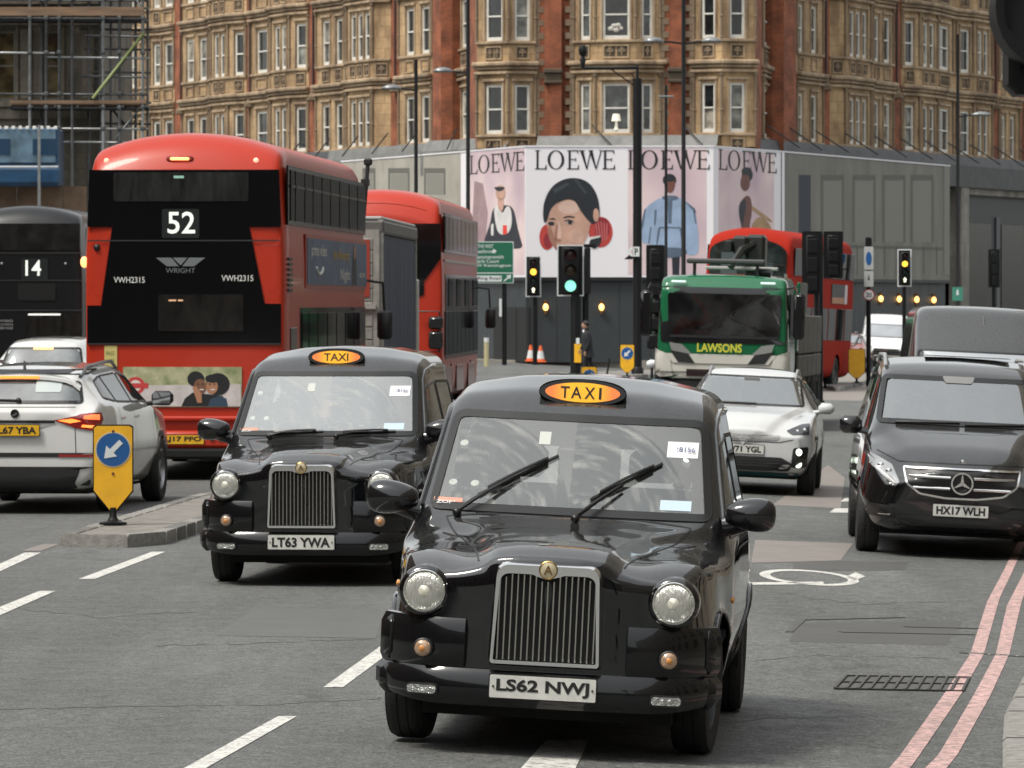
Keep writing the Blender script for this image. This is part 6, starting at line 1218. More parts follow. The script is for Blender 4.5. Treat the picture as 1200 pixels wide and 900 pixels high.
for i in range(len(verts) - 1):
    A = base_pt(*verts[i]); B = base_pt(*verts[i + 1]); L_ = (B - A).length
    if L_ < .02: continue
    u = (B - A) / L_; n = Vector((u.y, -u.x))            # outward (towards the viewer)
    M = Matrix(((u.x, -n.x, 0, A.x + OFF.x), (u.y, -n.y, 0, A.y + OFF.y), (0, 0, 1, 0), (0, 0, 0, 1)))
    k = MB(); W_ = []
    for w in wins[i]:
        t0, t1 = ray(w[0], A, B) * L_, ray(w[1], A, B) * L_; m_ = w[2] if len(w) > 2 else 1; g = (t1 - t0); mw = .13
        ww = (g - mw * (m_ - 1)) / m_
        for q in range(m_): W_.append((t0 + q * (ww + mw), t0 + q * (ww + mw) + ww))
    cuts = [0] + [c for w in W_ for c in w] + [L_]
    for q in range(0, len(cuts), 2):
        if cuts[q + 1] - cuts[q] > .005: k.box(cuts[q], cuts[q + 1], 0, .45, ZW, ZT, 0, M)
    for (a, b) in W_:
        zz = ZW
        for s_ in SILL: 
            k.box(a, b, 0, .45, zz, s_, 0, M); zz = s_ + WHT
            if zz > ZT: break
        if zz < ZT: k.box(a, b, 0, .45, zz, ZT, 0, M)
    k.build('brick_wall' if kinds[i] == 'B' else 'stone_wall', brick if kinds[i] == 'B' else stone, mb_, uv=True)
    for s_ in SILL[:3]:
        if kinds[i] == 'S':
            corn = MB(); shelfm = MB(); head_ = MB(); corn.box(-.03, L_ + .03, -.10, .02, s_ - .13, s_ - .02, .02, M); head_.box(-.06, L_ + .06, -.16, .02, s_ + WHT + .38, s_ + WHT + .50, .03, M)
            shelfm.box(-.10, L_ + .10, -.28, .02, s_ - .98, s_ - .80, .05, M); shelfm.box(-.08, L_ + .08, -.16, .02, s_ - 1.10, s_ - .985, .03, M); corn.build('sill_course', trim, mb_, uv=True); head_.build('head_course', trim, mb_, uv=True); shelfm.build('stone_ledge', trim, mb_, uv=True)
        for (a, b) in W_:
            k = MB(); k.box(a - .09, a - .002, -.05, .02, s_ - .019, s_ + WHT + .10, .015, M); k.box(b + .002, b + .09, -.05, .02, s_ - .019, s_ + WHT + .10, .015, M); k.box(a - .12, b + .12, -.09, .02, s_ + WHT + .103, s_ + WHT + .22, .02, M); k.build('window_surround', trim, mb_, uv=True)
            k = MB(); f_ = .095; y0, y1 = .05, .15; k.box(a, a + f_, y0, y1, s_, s_ + WHT, 0, M); k.box(b - f_, b, y0, y1, s_, s_ + WHT, 0, M); k.box(a + f_, b - f_, y0, y1, s_, s_ + f_ * 1.5, 0, M); k.box(a + f_, b - f_, y0, y1, s_ + WHT - f_, s_ + WHT, 0, M); k.box(a + f_, b - f_, y0 - .02, y1, s_ + WHT * .5 - .03, s_ + WHT * .5 + .03, 0, M)
            fr_ = k.build('window', sash, mb_); pm = random.choices(panes, (5, 3, 3, 1))[0]
            for (za, zb) in ((s_ + f_ * 1.5, s_ + WHT * .5 - .03), (s_ + WHT * .5 + .03, s_ + WHT - f_)): k = MB(); k.box(a + f_, b - f_, .11, .12, za, zb, 0, M); k.build('pane', pm if za < s_ + .5 else random.choice([pm, pm, panes[0]]), fr_)
    if kinds[i] == 'S' and L_ > .5:
        for s_ in SILL[:3]:
            groups = W_ if len(W_) else [(.1, L_ - .1)]
            for (a, b) in groups:
                k = MB(); a2, b2 = a + .02, b - .02; z0, z1 = s_ - .72, s_ - .20
                if b2 - a2 < .12: continue
                k.box(a2, b2, -.06, .0, z0, z0 + .06, 0, M); k.box(a2, b2, -.06, .0, z1 - .06, z1, 0, M); k.box(a2, a2 + .05, -.06, 0, z0 + .06, z1 - .06, 0, M); k.box(b2 - .05, b2, -.06, 0, z0 + .06, z1 - .06, 0, M)
                o = k.build('spandrel_panel', trim, mb_, uv=True)
                if verts[i][1] != 0 or verts[i + 1][1] != 0:
                    m_ = max(1, round((b2 - a2) / .45)); w_ = (b2 - a2 - .1) / m_
                    for q in range(m_):
                        c = a2 + .05 + w_ * (q + .5); k = MB(); k.box(c - w_ * .42, c + w_ * .42, -.012, 0, z0 + .07, z1 - .07, 0, M); k.build('carved_recess', dark_trim, o)  # flat dark plate, the shade of the recess is put into its colour
                        k = MB(); k.box(c - .03, c + .03, -.055, -.012, z0 + .09, z1 - .09, .01, M); k.box(c - w_ * .3, c + w_ * .3, -.05, -.012, (z0 + z1) / 2 - .03, (z0 + z1) / 2 + .05, .01, M); k.box(c - w_ * .2, c + w_ * .2, -.045, -.012, z1 - .2, z1 - .13, .01, M); k.build('carved_cross', trim, o)
    # colonnettes on the bay corners
    for (vv, at_) in ((verts[i], 0), (verts[i + 1], L_)):
        if kinds[i] == 'S' and W_:
            P = M @ Vector((at_, 0, 0)); key = round(P.x, 2)
            if key in pilm: continue
            pilm[key] = 1
            for s_ in SILL[:3]:
                k = MB(); k.lathe([(.075, s_ - .018), (.075, s_ + .05), (.055, s_ + .08), (.055, s_ + .8), (.08, s_ + .84), (.055, s_ + .9), (.055, s_ + WHT + .2), (.10, s_ + WHT + .3), (.10, s_ + WHT + .375)], 8, Matrix.Translation((P.x - n.x * -.03, P.y + n.y * .03, 0))); k.build('colonnette', trim, mb_)
    # toothed quoins where stone meets the brick piers of the corner
for px_, o_, sgn in ((627.5, .8, 1), (672.8, .8, -1), (773.8, .8, 1), (813.2, .8, -1)):
    for r_ in range(44):
        z = 8.5 + r_ * .25
        if z > ZT - .3: break
        w_ = .34 if r_ % 2 else .17; P = base_pt(px_, o_ + .03); k = MB(); x = P.x + OFF.x; k.box(x - .02 if sgn > 0 else x - w_, x + w_ if sgn > 0 else x + .02, P.y + OFF.y - .01, P.y + OFF.y + .3, z + .006, z + .244, .01); k.build('quoin', trim, mb_)
for px_ in (648, 793):   # stone brackets on the piers, red terracotta cap
    P = base_pt(px_, 1.05) + OFF.xy; k = MB(); k.box(P.x - .36, P.x + .36, P.y - .22, P.y + .1, 10.55, 10.68, .03); k.box(P.x - .32, P.x + .32, P.y - .14, P.y + .1, 10.68, 10.95, .02); k.box(P.x - .36, P.x + .36, P.y - .24, P.y + .1, 10.95, 11.12, .03); k.build('pier_bracket', dark_trim, mb_)
for px_ in (212, 293, 367, 463, 968, 1051, 1167): # finial blocks on narrow brick strips
    P = base_pt(px_, .15) + OFF.xy; k = MB(); k.box(P.x - .22, P.x + .22, P.y - .25, P.y + .2, 10.75, 10.98, .05); k.lathe([(.2, 10.98), (.12, 11.1), (.14, 11.18), (.02, 11.35)], 8, Matrix.Translation((P.x, P.y - .02, 0))); k.build('strip_finial', trim, mb_)
    k = MB(); k.tube([(P.x, P.y - .10, 11.3), (P.x, P.y - .10, 19.5)], .05, 6); k.build('downpipe', mat('downpipe_brown', (.05, .02, .015), .6), mb_)
# lamp and ornament in two centre windows
P = base_pt(722, .9) + OFF.xy; k = MB(); k.lathe([(.10, SILL[0] + .12), (.06, SILL[0] + .2), (.05, SILL[0] + .42), (.02, SILL[0] + .46)], 12, Matrix.Translation((P.x, P.y - .30, 0))); k.lathe([(.19, SILL[0] + .44), (.13, SILL[0] + .72)], 16, Matrix.Translation((P.x, P.y - .30, 0)), False); k.build('table_lamp', mat('lampshade', (.7, .66, .55), .6, emit=.25), mb_)
k = MB(); 
for dx, dz in ((-.2, .25), (-.07, .36), (.08, .38), (.22, .27), (0, .2)): k.ball((P.x + dx, P.y - .3, SILL[1] + .15 + dz), (.12, .05, .09))
k.build('flower_arrangement', mat('flowers_white', (.5, .47, .42), .7), mb_)
# body of the block behind the front, lead canopy and shop storey
P = [base_pt(p) + OFF.xy + Vector((0, 3)) for p in (20, 150, 290, 400, 536.5, 560, 700, 880, 930, 1050, 1180, 1240)]; k = MB(); k.prism([tuple(p) for p in P] + [(45, 110), (-45, 110)], 0, ZT + .3); k.build('block_body', mat('block_body_grey', (.08, .07, .06), .9), mb_)
lead = mat('lead_grey', (.17, .17, .16), .6, noise=.3, nscale=2); leadd = mat('slate_dark', (.05, .052, .055), .55, noise=.3, nscale=2)
for (p0, p1, m_) in ((300, 400, leadd), (400, 540, lead), (540, 640, lead), (640, 760, lead), (760, 850, lead), (850, 905, leadd), (905, 1010, leadd), (1010, 1120, leadd), (1120, 1235, leadd)):
    A = base_pt(p0, .0) + OFF.xy; B = base_pt(p1, .0) + OFF.xy; u = (B - A).normalized(); n = Vector((u.y, -u.x)); k = MB(); vs = []; kk = 1 if 540 <= p0 < 850 else .35
    for q in (A, B):
        for (o, z) in ((-.2, CH + 6.34), (1.5, CH + 6.34), (1.62, CH + 6.22), (1.85, CH + 5.92), (1.85, CH + 5.0), (-.2, CH + 5.0)): vs.append((q.x + n.x * o * kk, q.y + n.y * o * kk, z))
    k.add(vs, [(j, j + 6, (j + 1) % 6 + 6, (j + 1) % 6) for j in range(6)]); o_ = k.build('lead_canopy', m_, mb_)
    nn = max(1, round((B - A).length / 3.2))
    for j in range(nn): q = A.lerp(B, (j + .5) / nn); k = MB(); k.tube([(q.x + n.x * 1.15, q.y + n.y * 1.15, CH + 6.8), (q.x + n.x * 2.2 + u.x, q.y + n.y * 2.2 + u.y, CH + 5.95)], .03, 5); k.build('canopy_tie', blackpl, o_)
# shopfront to the right of the hoarding
sf = thing('shopfront', 'dark glazed shopfront under the block at the right edge', 'shop', (22, 225, 0)); O2 = Vector((-22, -225)); A = base_pt(1113, .3) + O2; B = base_pt(1250, .3) + O2; L_ = (B - A).length; u = (B - A) / L_; n = Vector((u.y, -u.x)); M = Matrix(((u.x, -n.x, 0, A.x), (u.y, -n.y, 0, A.y), (0, 0, 1, 0), (0, 0, 0, 1)))
def su(px_): return ray(px_, A - O2, B - O2) * L_
k = MB(); k.box(su(1114), su(1123), -.5, .1, 0, 7.7, .03, M); k.build('stone_pier', stonemat('pale_stone', (.34, .32, .27), (.16, .15, .13), (2, .6)), sf, uv=True); k = MB(); k.box(su(1123.5), L_, -.3, .2, 6.9, 7.9, .05, M); k.box(su(1123.5), L_, -.55, .2, 7.9, 8.1, .05, M); k.build('stone_fascia', MATS['pale_stone'], sf, uv=True)
k = MB(); k.box(su(1124), L_, .0, .3, 0, 6.89, 0, M); k.build('shop_wall', mat('shop_charcoal', (.022, .023, .027), .5), sf)
for (p0, p1) in ((1134, 1161), (1173, 1199), (1208, 1240)): k = MB(); k.box(su(p0), su(p1), -.03, .0, .1, 5.7, .01, M); k.build('shop_window', dark_glass('shop_glass', (.005, .005, .006), .0), sf)
k = MB(); k.box(su(1166), su(1170), -.08, 0, 0, 6.0, .02, M); k.build('shop_pilaster', mat('shop_grey', (.07, .07, .075), .5), sf)
# ------------------------------------------------------------------ hoarding with posters
HL = [((400 - 600) * 209.5 / F, 209.5), ((540 - 600) * 196 / F, 196), ((616 - 600) * 189 / F, 189), ((836 - 600) * 189 / F, 189), ((915 - 600) * 195.5 / F, 195.5), ((1113 - 600) * 216 / F, 216)]
hd = thing('poster_hoarding', 'tall white and grey hoarding printed with four fashion posters above dark boards', 'hoarding', (0, 195, 0)); O3 = Vector((0, -195))
HT, HB = CH + 5.76, CH + .95
def hseg(i): 
    A, B = Vector(HL[i]) + O3, Vector(HL[i + 1]) + O3; L_ = (B - A).length; u = (B - A) / L_; n = Vector((u.y, -u.x)); return A, B, L_, Matrix(((u.x, 0, n.x, A.x), (u.y, 0, n.y, A.y), (0, 1, 0, 0), (0, 0, 0, 1)))
white_p = mat('poster_white', (.80, .77, .80), .6); meshm = mat('scaffold_wrap_grey', (.205, .197, .172), .8, noise=.25, nscale=.8, stretch=(1, 1, .3)); meshd = mat('printed_dark_grey', (.125, .121, .107), .8); board = mat('board_slate', (.032, .038, .042), .55, noise=.2, nscale=1.5)
pink = mat('poster_pink', (.52, .40, .42), .6); nt_ = pink.node_tree; tc = nt_.nodes.new('ShaderNodeTexCoord'); sx = nt_.nodes.new('ShaderNodeTexNoise'); sx.inputs['Scale'].default_value = .35; rr = nt_.nodes.new('ShaderNodeValToRGB'); rr.color_ramp.elements[0].position = .35; rr.color_ramp.elements[0].color = (.52, .39, .44, 1); rr.color_ramp.elements[1].position = .65; rr.color_ramp.elements[1].color = (.76, .60, .59, 1)
nt_.links.new(tc.outputs['Object'], sx.inputs['Vector']); nt_.links.new(sx.outputs[0], rr.inputs[0]); nt_.links.new(rr.outputs[0], nt_.nodes['Principled BSDF'].inputs['Base Color'])
def hy(y, px_, i):   # photo row -> height on that segment of the hoarding
    A, B = Vector(HL[i]), Vector(HL[i + 1]); t = ray(px_, A, B); D = A.y + t * (B.y - A.y); return CH + (355 - y) * D / F
def hu(px_, i): A, B = Vector(HL[i]), Vector(HL[i + 1]); return ray(px_, A, B) * (B - A).length
segs = [(0, mat('scaffold_wrap_beige', (.36, .34, .29), .8, noise=.2, nscale=.8), 'grey_wrap'), (1, white_p, 'poster_panel'), (2, white_p, 'poster_panel'), (3, white_p, 'poster_panel'), (4, meshm, 'grey_wrap')]; PN = {}
for i, m_, nm in segs:
    A, B, L_, M = hseg(i); k = MB(); k.prism([(0, HB), (L_, HB), (L_, HT), (0, HT)], -.10, 0, M); PN[i] = k.build(nm, m_, hd)
    # dark boards beneath
    n_ = max(1, round(L_ / 1.22))
    for j in range(n_):
        if i == 1 and False: continue
        k = MB(); k.prism([(L_ * j / n_ + .008, .02), (L_ * (j + 1) / n_ - .008, .02), (L_ * (j + 1) / n_ - .008, HB - .004), (L_ * j / n_ + .008, HB - .004)], -.28, -.20, M); k.build('hoarding_board', board, hd)
    k = MB(); k.prism([(0, HB - .12), (L_, HB - .12), (L_, HB - .01), (0, HB - .01)], -.19, -.02, M); k.build('hoarding_rail', mat('rail_black', (.012, .012, .013), .5), hd)
    k = MB(); k.prism([(0, HT), (L_, HT), (L_, HT + .05), (0, HT + .05)], -.12, .03, M); k.build('top_edge', white_p, hd)
def chaikin(P, n=2):
    for _ in range(n): P = [q for a, b in zip(P, P[1:] + P[:1]) for q in ((a[0] * .75 + b[0] * .25, a[1] * .75 + b[1] * .25), (a[0] * .25 + b[0] * .75, a[1] * .25 + b[1] * .75))]
    return P
def hp(i, pts, m_, lay=1, name='printed_shape', par=None):
    if lay >= 3 and 5 <= len(pts) < 20: pts = chaikin(list(pts))
    A, B, L_, M = hseg(i); k = MB(); k.prism([(hu(a, i), hy(b, a, i)) for a, b in pts], .004 * (lay - 1) + .002, .004 * lay + .002, M); return k.build(name, m_, par or PN[i])
# doorway under the left poster
A, B, L_, M = hseg(1); k = MB(); k.prism([(hu(574, 1), .02), (L_, .02), (L_, hy(360, 600, 1)), (hu(574, 1), hy(360, 600, 1))], -.199, -.15, M); k.build('doorway', mat('doorway_black', (.004, .004, .004), .6), hd)
k = MB(); k.prism([(hu(600, 1), .02), (hu(600, 1) + .03, .02), (hu(600, 1) + .03, hy(362, 600, 1)), (hu(600, 1), hy(362, 600, 1))], -.149, -.13, M); k.build('door_joint', board, hd)
# printed facade on the grey wrap
for i, xs_, in ((4, ((936, 950, 1), (962, 989, 0), (999, 1026, 0), (1034, 1061, 0), (1067, 1094, 0))), (0, ((425, 440, 0), (455, 480, 0), (497, 522, 0)))):
    for (a, b, solid) in xs_:
        y0 = 205 if i == 4 else 197; y1 = 284 if i == 4 else 228
        if solid: hp(i, [(a, y0), (b, y0), (b, y1), (a, y1)], mat('printed_blue_black', (.045, .05, .065), .8))
        else:
            for (c, d) in ((a, a + 2.2), (b - 2.2, b)): hp(i, [(c, y0), (d, y0), (d, y1), (c, y1)], meshd)
            hp(i, [(a + 2.4, y0), (b - 2.4, y0), (b - 2.4, y0 + 6), (a + 2.4, y0 + 6)], meshd); hp(i, [(a + 3, y0 + 7), (b - 3, y0 + 7), (b - 3, y1), (a + 3, y1)], mat('printed_pale', (.222, .214, .188), .8))
    if i == 4:
        hp(i, [(918, 285), (1112, 290), (1112, 293.5), (918, 288)], meshd, 2)
        for a in (945, 962, 975, 988, 1004, 1020, 1036, 1050, 1066, 1082, 1097): hp(i, [(a, 289), (a + 1.3, 289), (a + 1.3, 322), (a, 322)], meshd, 2)
hp(4, [(916, 178), (919, 178), (919, 323), (916, 323)], white_p, 3); hp(4, [(1106, 194), (1112.5, 194), (1112.5, 322), (1106, 322)], mat('printed_pale', (.222, .214, .188), .8), 3)
# letters with thick and thin strokes
def loewe(i, p0, p1, yt, yb, m_, lay=3, clip=None, skew=0):
    A, B, L_, M = hseg(i); u0, u1 = hu(p0, i), hu(p1, i); zt, zb = hy(yt, (p0 + p1) / 2, i), hy(yb, (p0 + p1) / 2, i); W_, H = u1 - u0, zt - zb
    def letter(ch, x, w):
        sh_ = []; T, t_ = .16 * w if ch != 'W' else .11 * w, .055
        if ch == 'L': sh_ = [rect(.12, .12 + .17, 0, 1), rect(0, .9, 0, t_), rect(0, .42, 1 - .045, 1), [(.78, 0), (.96, 0), (.96, .24), (.90, .24)]]
        if ch == 'E': sh_ = [rect(.12, .30, 0, 1), rect(0, .92, 0, t_), rect(0, .88, 1 - t_, 1), rect(.2, .72, .49, .54), [(.84, 0), (.98, 0), (.98, .24), (.92, .24)], [(.80, 1), (.92, 1), (.92, .80), (.87, .80)], rect(.68, .74, .42, .61)]
        if ch == 'W': sh_ = [[(.06, 1), (.20, 1), (.37, 0), (.32, 0)], [(.32, 0), (.36, 0), (.53, 1), (.48, 1)], [(.42, 1), (.56, 1), (.74, 0), (.69, 0)], [(.69, 0), (.73, 0), (.95, 1), (.90, 1)], rect(0, .27, .96, 1), rect(.40, .60, .96, 1), rect(.83, 1.0, .96, 1)]
        k = MB()
        def pt(a, b): return (u0 + (x + a * w) * W_, zb + b * H)
        if ch == 'O':
            n = 30; vs = []
            for j in range(n):
                a = 2 * math.pi * j / n; c_, s_ = math.cos(a), math.sin(a)
                for (rx, ry) in ((.5, .5), (.335, .455)): vs.append(M @ Vector((*pt(.5 + rx * c_, .5 + ry * s_), .004 * lay + .002)))
            k.add(vs, [(2 * j, 2 * ((j + 1) % n), 2 * ((j + 1) % n) + 1, 2 * j + 1) for j in range(n)])
        for q in sh_: k.add([M @ Vector((*pt(a, b), .004 * lay + .002 + .0008 * sh_.index(q))) for a, b in q], [(0, 1, 2, 3)] if (q[1][0] - q[0][0]) * (q[2][1] - q[0][1]) - (q[1][1] - q[0][1]) * (q[2][0] - q[0][0]) > 0 else [(3, 2, 1, 0)])
        k.build('printed_letter', m_, PN[i])
    for ch, x, w in (('L', 0, .15), ('O', .155, .21), ('E', .40, .15), ('W', .54, .31), ('E', .84, .16)): letter(ch, x, w)
lk = mat('letter_ink', (.012, .012, .016), .6)
hp(1, [(550, 179), (615, 173.5), (615, 322), (550, 322)], pink, 1, 'printed_background'); loewe(1, 551, 615, 180, 202, lk); loewe(2, 627, 721, 176, 198.5, lk)
hp(2, [(736, 174), (828, 174), (828, 322), (736, 322)], pink, 1, 'printed_background'); loewe(2, 736, 832, 176, 198.5, lk); hp(3, [(842, 175), (907, 180), (907, 322), (842, 322)], pink, 1, 'printed_background'); loewe(3, 842, 910, 177, 201, lk)
def tone(n, c): return mat(n, c, .6, noise=.22, nscale=1.6)
sA, sB, hA = tone('print_skin', (.56, .33, .25)), tone('print_skin_shade', (.36, .17, .12)), tone('print_hair', (.012, .016, .022)); nv = tone('print_navy', (.018, .02, .03)); wt = tone('print_white', (.68, .66, .64)); rdp = tone('print_red', (.50, .05, .04)); rdd = tone('print_red_dark', (.26, .02, .03)); bl_ = tone('print_blue', (.30, .40, .56)); bld = tone('print_blue_dark', (.10, .14, .20)); sk3 = tone('print_skin_deep', (.16, .06, .045)); ta = tone('print_tan', (.42, .26, .13)); lip = tone('print_lip', (.35, .06, .06))
# plain stand-in figures: seated woman in navy coat
hp(1, [(556, 212), (566, 215), (572, 250), (568, 290), (558, 320), (553, 280)], tone('print_soft_shadow', (.36, .24, .25)), 2)
for P, m_, l in (([(568, 280), (575, 262), (577, 246), (583, 241), (597, 240), (603, 246), (607, 268), (611, 282), (613, 290), (604, 292), (575, 287), (568, 285)], nv, 3), ([(579, 242), (585, 240), (589, 252), (594, 241), (599, 243), (601, 262), (596, 275), (585, 275), (581, 262)], wt, 4), (ell(587, 226, 5.6, 9.2, 18), sA, 5), (ell(586, 219, 6.0, 5.0, 16, 0, 180), hA, 6), ([(584, 232), (590, 232), (591, 243), (588, 250), (584, 243)], sA, 5), ([(590, 264), (594.5, 264), (595, 274), (590, 275)], tone('print_bright_red', (.7, .04, .03)), 6), ([(576, 263), (579, 262), (579, 276), (576, 276)], wt, 5)): hp(1, P, m_, l)
# large face with glossy dark hair and red ornaments
hair = [(637, 262), (636, 244), (640, 229), (648, 217), (660, 210), (673, 208), (686, 211), (695, 219), (701, 232), (703, 248), (702, 258), (694, 264), (682, 250), (672, 232), (655, 236), (645, 244), (641, 260)]
for P, m_, l in ((ell(641, 278, 9, 15, 20), rdp, 2), (ell(704, 272, 14, 18, 24), rdp, 2), (ell(706, 268, 9, 13, 20), rdd, 3), (ell(642, 282, 5, 9, 16), rdd, 3), ([(640, 240), (652, 232), (672, 228), (686, 240), (692, 258), (690, 275), (680, 292), (668, 300), (658, 299), (648, 288), (641, 268)], sA, 4), ([(641, 268), (645, 262), (650, 280), (656, 296), (650, 291), (644, 282)], sB, 5), (hair, hA, 6), (ell(698.5, 252, 3.5, 8, 14), sA, 7), ([(690, 284), (694, 278), (704, 276), (705, 284), (698, 292), (692, 290)], hA, 5), ([(690, 278), (704, 276), (703, 278), (692, 281)], wt, 6),
                 (ell(667, 243, 13, 8, 18, 0, 360), tone('print_skin_light', (.66, .45, .37)), 5), (ell(675, 277, 9, 9, 18), tone('print_skin_mid', (.60, .37, .29)), 5), ([(652, 262), (656, 258), (658, 272), (657, 282), (653, 280)], tone('print_skin_light', (.66, .45, .37)), 5),
                 ([(660, 254.5), (666, 252.5), (674, 254), (674, 255.6), (666, 254.4), (660, 256)], hA, 6), ([(642, 257), (648, 255), (651, 256.5), (651, 258), (646, 257)], hA, 6), (ell(667, 260.5, 5.2, 2.5, 14), tone('print_eye_white', (.45, .36, .32)), 6), (ell(668, 260.5, 2.5, 2.5, 12), hA, 7), ([(661, 258.5), (667, 257), (673, 259.5), (673, 260.3), (667, 258.3), (661, 259.6)], hA, 8), (ell(646, 262, 4, 2.4, 12), hA, 6), ([(652, 262), (654, 262), (653, 278), (651, 282), (649, 279)], sB, 6), (ell(653, 281.5, 5, 2.0, 12), sB, 6), (ell(657, 291, 6, 2.6, 14), lip, 6), ([(672, 210), (676, 210), (688, 226), (686, 228)], tone('print_hair_sheen', (.035, .045, .052)), 7), ([(648, 222), (664, 214), (668, 216), (650, 227)], tone('print_hair_sheen', (.035, .045, .052)), 7)): hp(2, P, m_, l)
for k_ in range(5): hp(2, [(697 + k_ * 3.4, 258 + k_), (698 + k_ * 3.4, 257 + k_), (702 + k_ * 2.4, 284 - k_), (701 + k_ * 2.4, 285 - k_)], tone('print_red_light', (.62, .16, .15)), 4)
# figure in an oversized pale blue jacket
for P, m_, l in (([(765, 290), (774, 290), (776, 322), (767, 322)], nv, 2), ([(787, 290), (797, 290), (796, 322), (788, 322)], nv, 2), ([(753, 253), (757, 243), (766, 236), (776, 231), (796, 231), (808, 238), (815, 248), (818, 270), (819, 288), (818, 298), (806, 300), (804, 292), (770, 294), (766, 286), (752, 286), (751, 270)], bl_, 3), ([(768, 290), (804, 290), (806, 299), (784, 303), (768, 299)], bld, 4), ([(782, 232), (788, 232), (787, 262), (783, 262)], bld, 4), (ell(785, 216, 5.8, 10, 18), sk3, 5), (ell(784.5, 211, 8, 7.5, 18), hA, 4), (ell(784.5, 208.5, 6.4, 4.6, 16), hA, 6), ([(777, 229), (793, 229), (796, 233), (785, 236), (775, 233)], bld, 5),
                 ([(771, 268), (773, 266), (774, 266), (770, 289), (768.5, 289)], bld, 5), ([(773, 266), (796, 266), (796, 267.4), (773, 267.4)], bld, 5), ([(796, 266), (798, 267), (801, 289), (799.5, 289)], bld, 5), ([(767, 246), (769.5, 246), (768, 264), (766.5, 264)], bld, 5), ([(762, 266), (763.5, 266), (761, 285), (759.5, 285)], bld, 5), ([(812, 246), (814, 246), (816, 262), (814.5, 262)], bld, 5), ([(751.5, 268), (754, 248), (757, 243), (756, 249), (753.5, 268)], bld, 5), ([(800, 234), (814, 244), (816, 250), (813, 247)], bld, 5)): hp(2, P, m_, l)
# figure in a dark dress with a tan bag
for P, m_, l in (([(867, 288), (869, 262), (866, 247), (867, 238), (874, 228), (880, 232), (881, 250), (878, 262), (878, 290)], sk3, 4), (ell(873, 214, 5.6, 10, 18), sk3, 4), (ell(875.5, 205, 6.4, 8.5, 18), hA, 3), (ell(874.5, 200.5, 5.8, 4.6, 16), hA, 5), ([(865, 247), (867, 236), (873, 232), (874, 242), (871, 256), (869, 268)], nv, 5), ([(881, 262), (890, 252), (902, 262), (906, 276), (904, 290), (883, 290), (880, 272)], ta, 3), ([(876, 236), (879, 240), (905, 258), (904, 262), (880, 246)], ta, 3), ([(872, 270), (880, 270), (880, 290), (873, 290)], wt, 5)): hp(3, P, m_, l)
# ------------------------------------------------------------------ wall lamps on the dark boards
lampg = []
lm = mat('lamp_amber_glow', (1, .55, .16), .3, emit=1.6); hs_ = mat('lamp_bracket_brass', (.12, .06, .02), .5)
for q, (px_, y) in enumerate(((639.5, 360), (705, 360), (1036, 350), (1057.5, 350.5), (1078, 351), (1098, 351.5))):
    i = 2 if px_ < 900 else 4; A, B, L_, M = hseg(i); P = M @ Vector((hu(px_, i), hy(y, px_, i), -.14)) - O3.to_3d()
    lab = ('lit amber wall lamp on the dark boards, right of the traffic light showing amber', 'lit amber wall lamp on the dark boards, just right of the tall green traffic light', 'leftmost of the four lit lamps on the boards above the white van', 'second from left of the four lit lamps above the white van', 'third from left of the four lit lamps above the white van', 'rightmost of the four lit lamps on the boards above the vans')[q]
    t = thing('wall_lamp', lab, 'wall lamp', P, 0, 'lit lamps on the dark hoarding boards'); k = MB(); k.box(-.07, .07, -.02, .06, -.22, .22, .02); k.build('lamp_bracket', hs_, t); k = MB(); k.ball((0, -.10, 0), (.10, .08, .13)); k.build('lamp_globe', lm, t, 180)
    for s_ in (-.24, .24): k = MB(); k.ball((0, -.04, s_), (.05, .05, .03)); k.build('lamp_cap', hs_, t, 180)
# ------------------------------------------------------------------ pavement in front of the block
pl = [base_pt(p, 6.0 if 540 < p < 920 else 9.0) for p in (-100, 100, 300, 450, 540, 620, 740, 840, 920, 1000, 1100, 1200, 1400)]; far_ = [base_pt(p, -1) for p in (1400, 1100, 920, 840, 620, 540, 300, -100)]
k = MB(); k.prism([(p.x, p.y) for p in pl] + [(p.x, p.y) for p in far_], -.3, .09); k.build('pavement', mat('pavement_far', (.24, .22, .195), .85, noise=.3, nscale=.8), None, kind='structure')
# ------------------------------------------------------------------ scaffolded stone building on the left
D0 = 168.0; s0 = F / D0
def LX(p): return (p - 600) / s0
def LZ(y): return CH + (355 - y) / s0
gs = stonemat('grey_portland_stone', (.20, .175, .135), (.07, .062, .05), (1.4, .55)); gtrim = stonemat('grey_stone_trim', (.23, .20, .155), (.09, .08, .06), (2, 4))
lb = thing('stone_building', 'grey stone building wrapped in scaffolding behind the black bus', 'building', (LX(60), D0, 0)); ox = LX(60)
def lbx(p0, p1, y0, y1, d0, d1, m_, name, par=None, b=0): k = MB(); k.box(LX(p0) - ox, LX(p1) - ox, d0, d1, LZ(y1), LZ(y0), b); return k.build(name, m_, par or lb, uv=True)
wn = [(-120, -98), (-62, -40), (-4, 18), (50, 72)]; ed = [-260] + [c for w in wn for c in w] + [118]
for q in range(0, len(ed), 2): lbx(ed[q], ed[q + 1], -260, 440, 0, .6, gs, 'stone_wall')
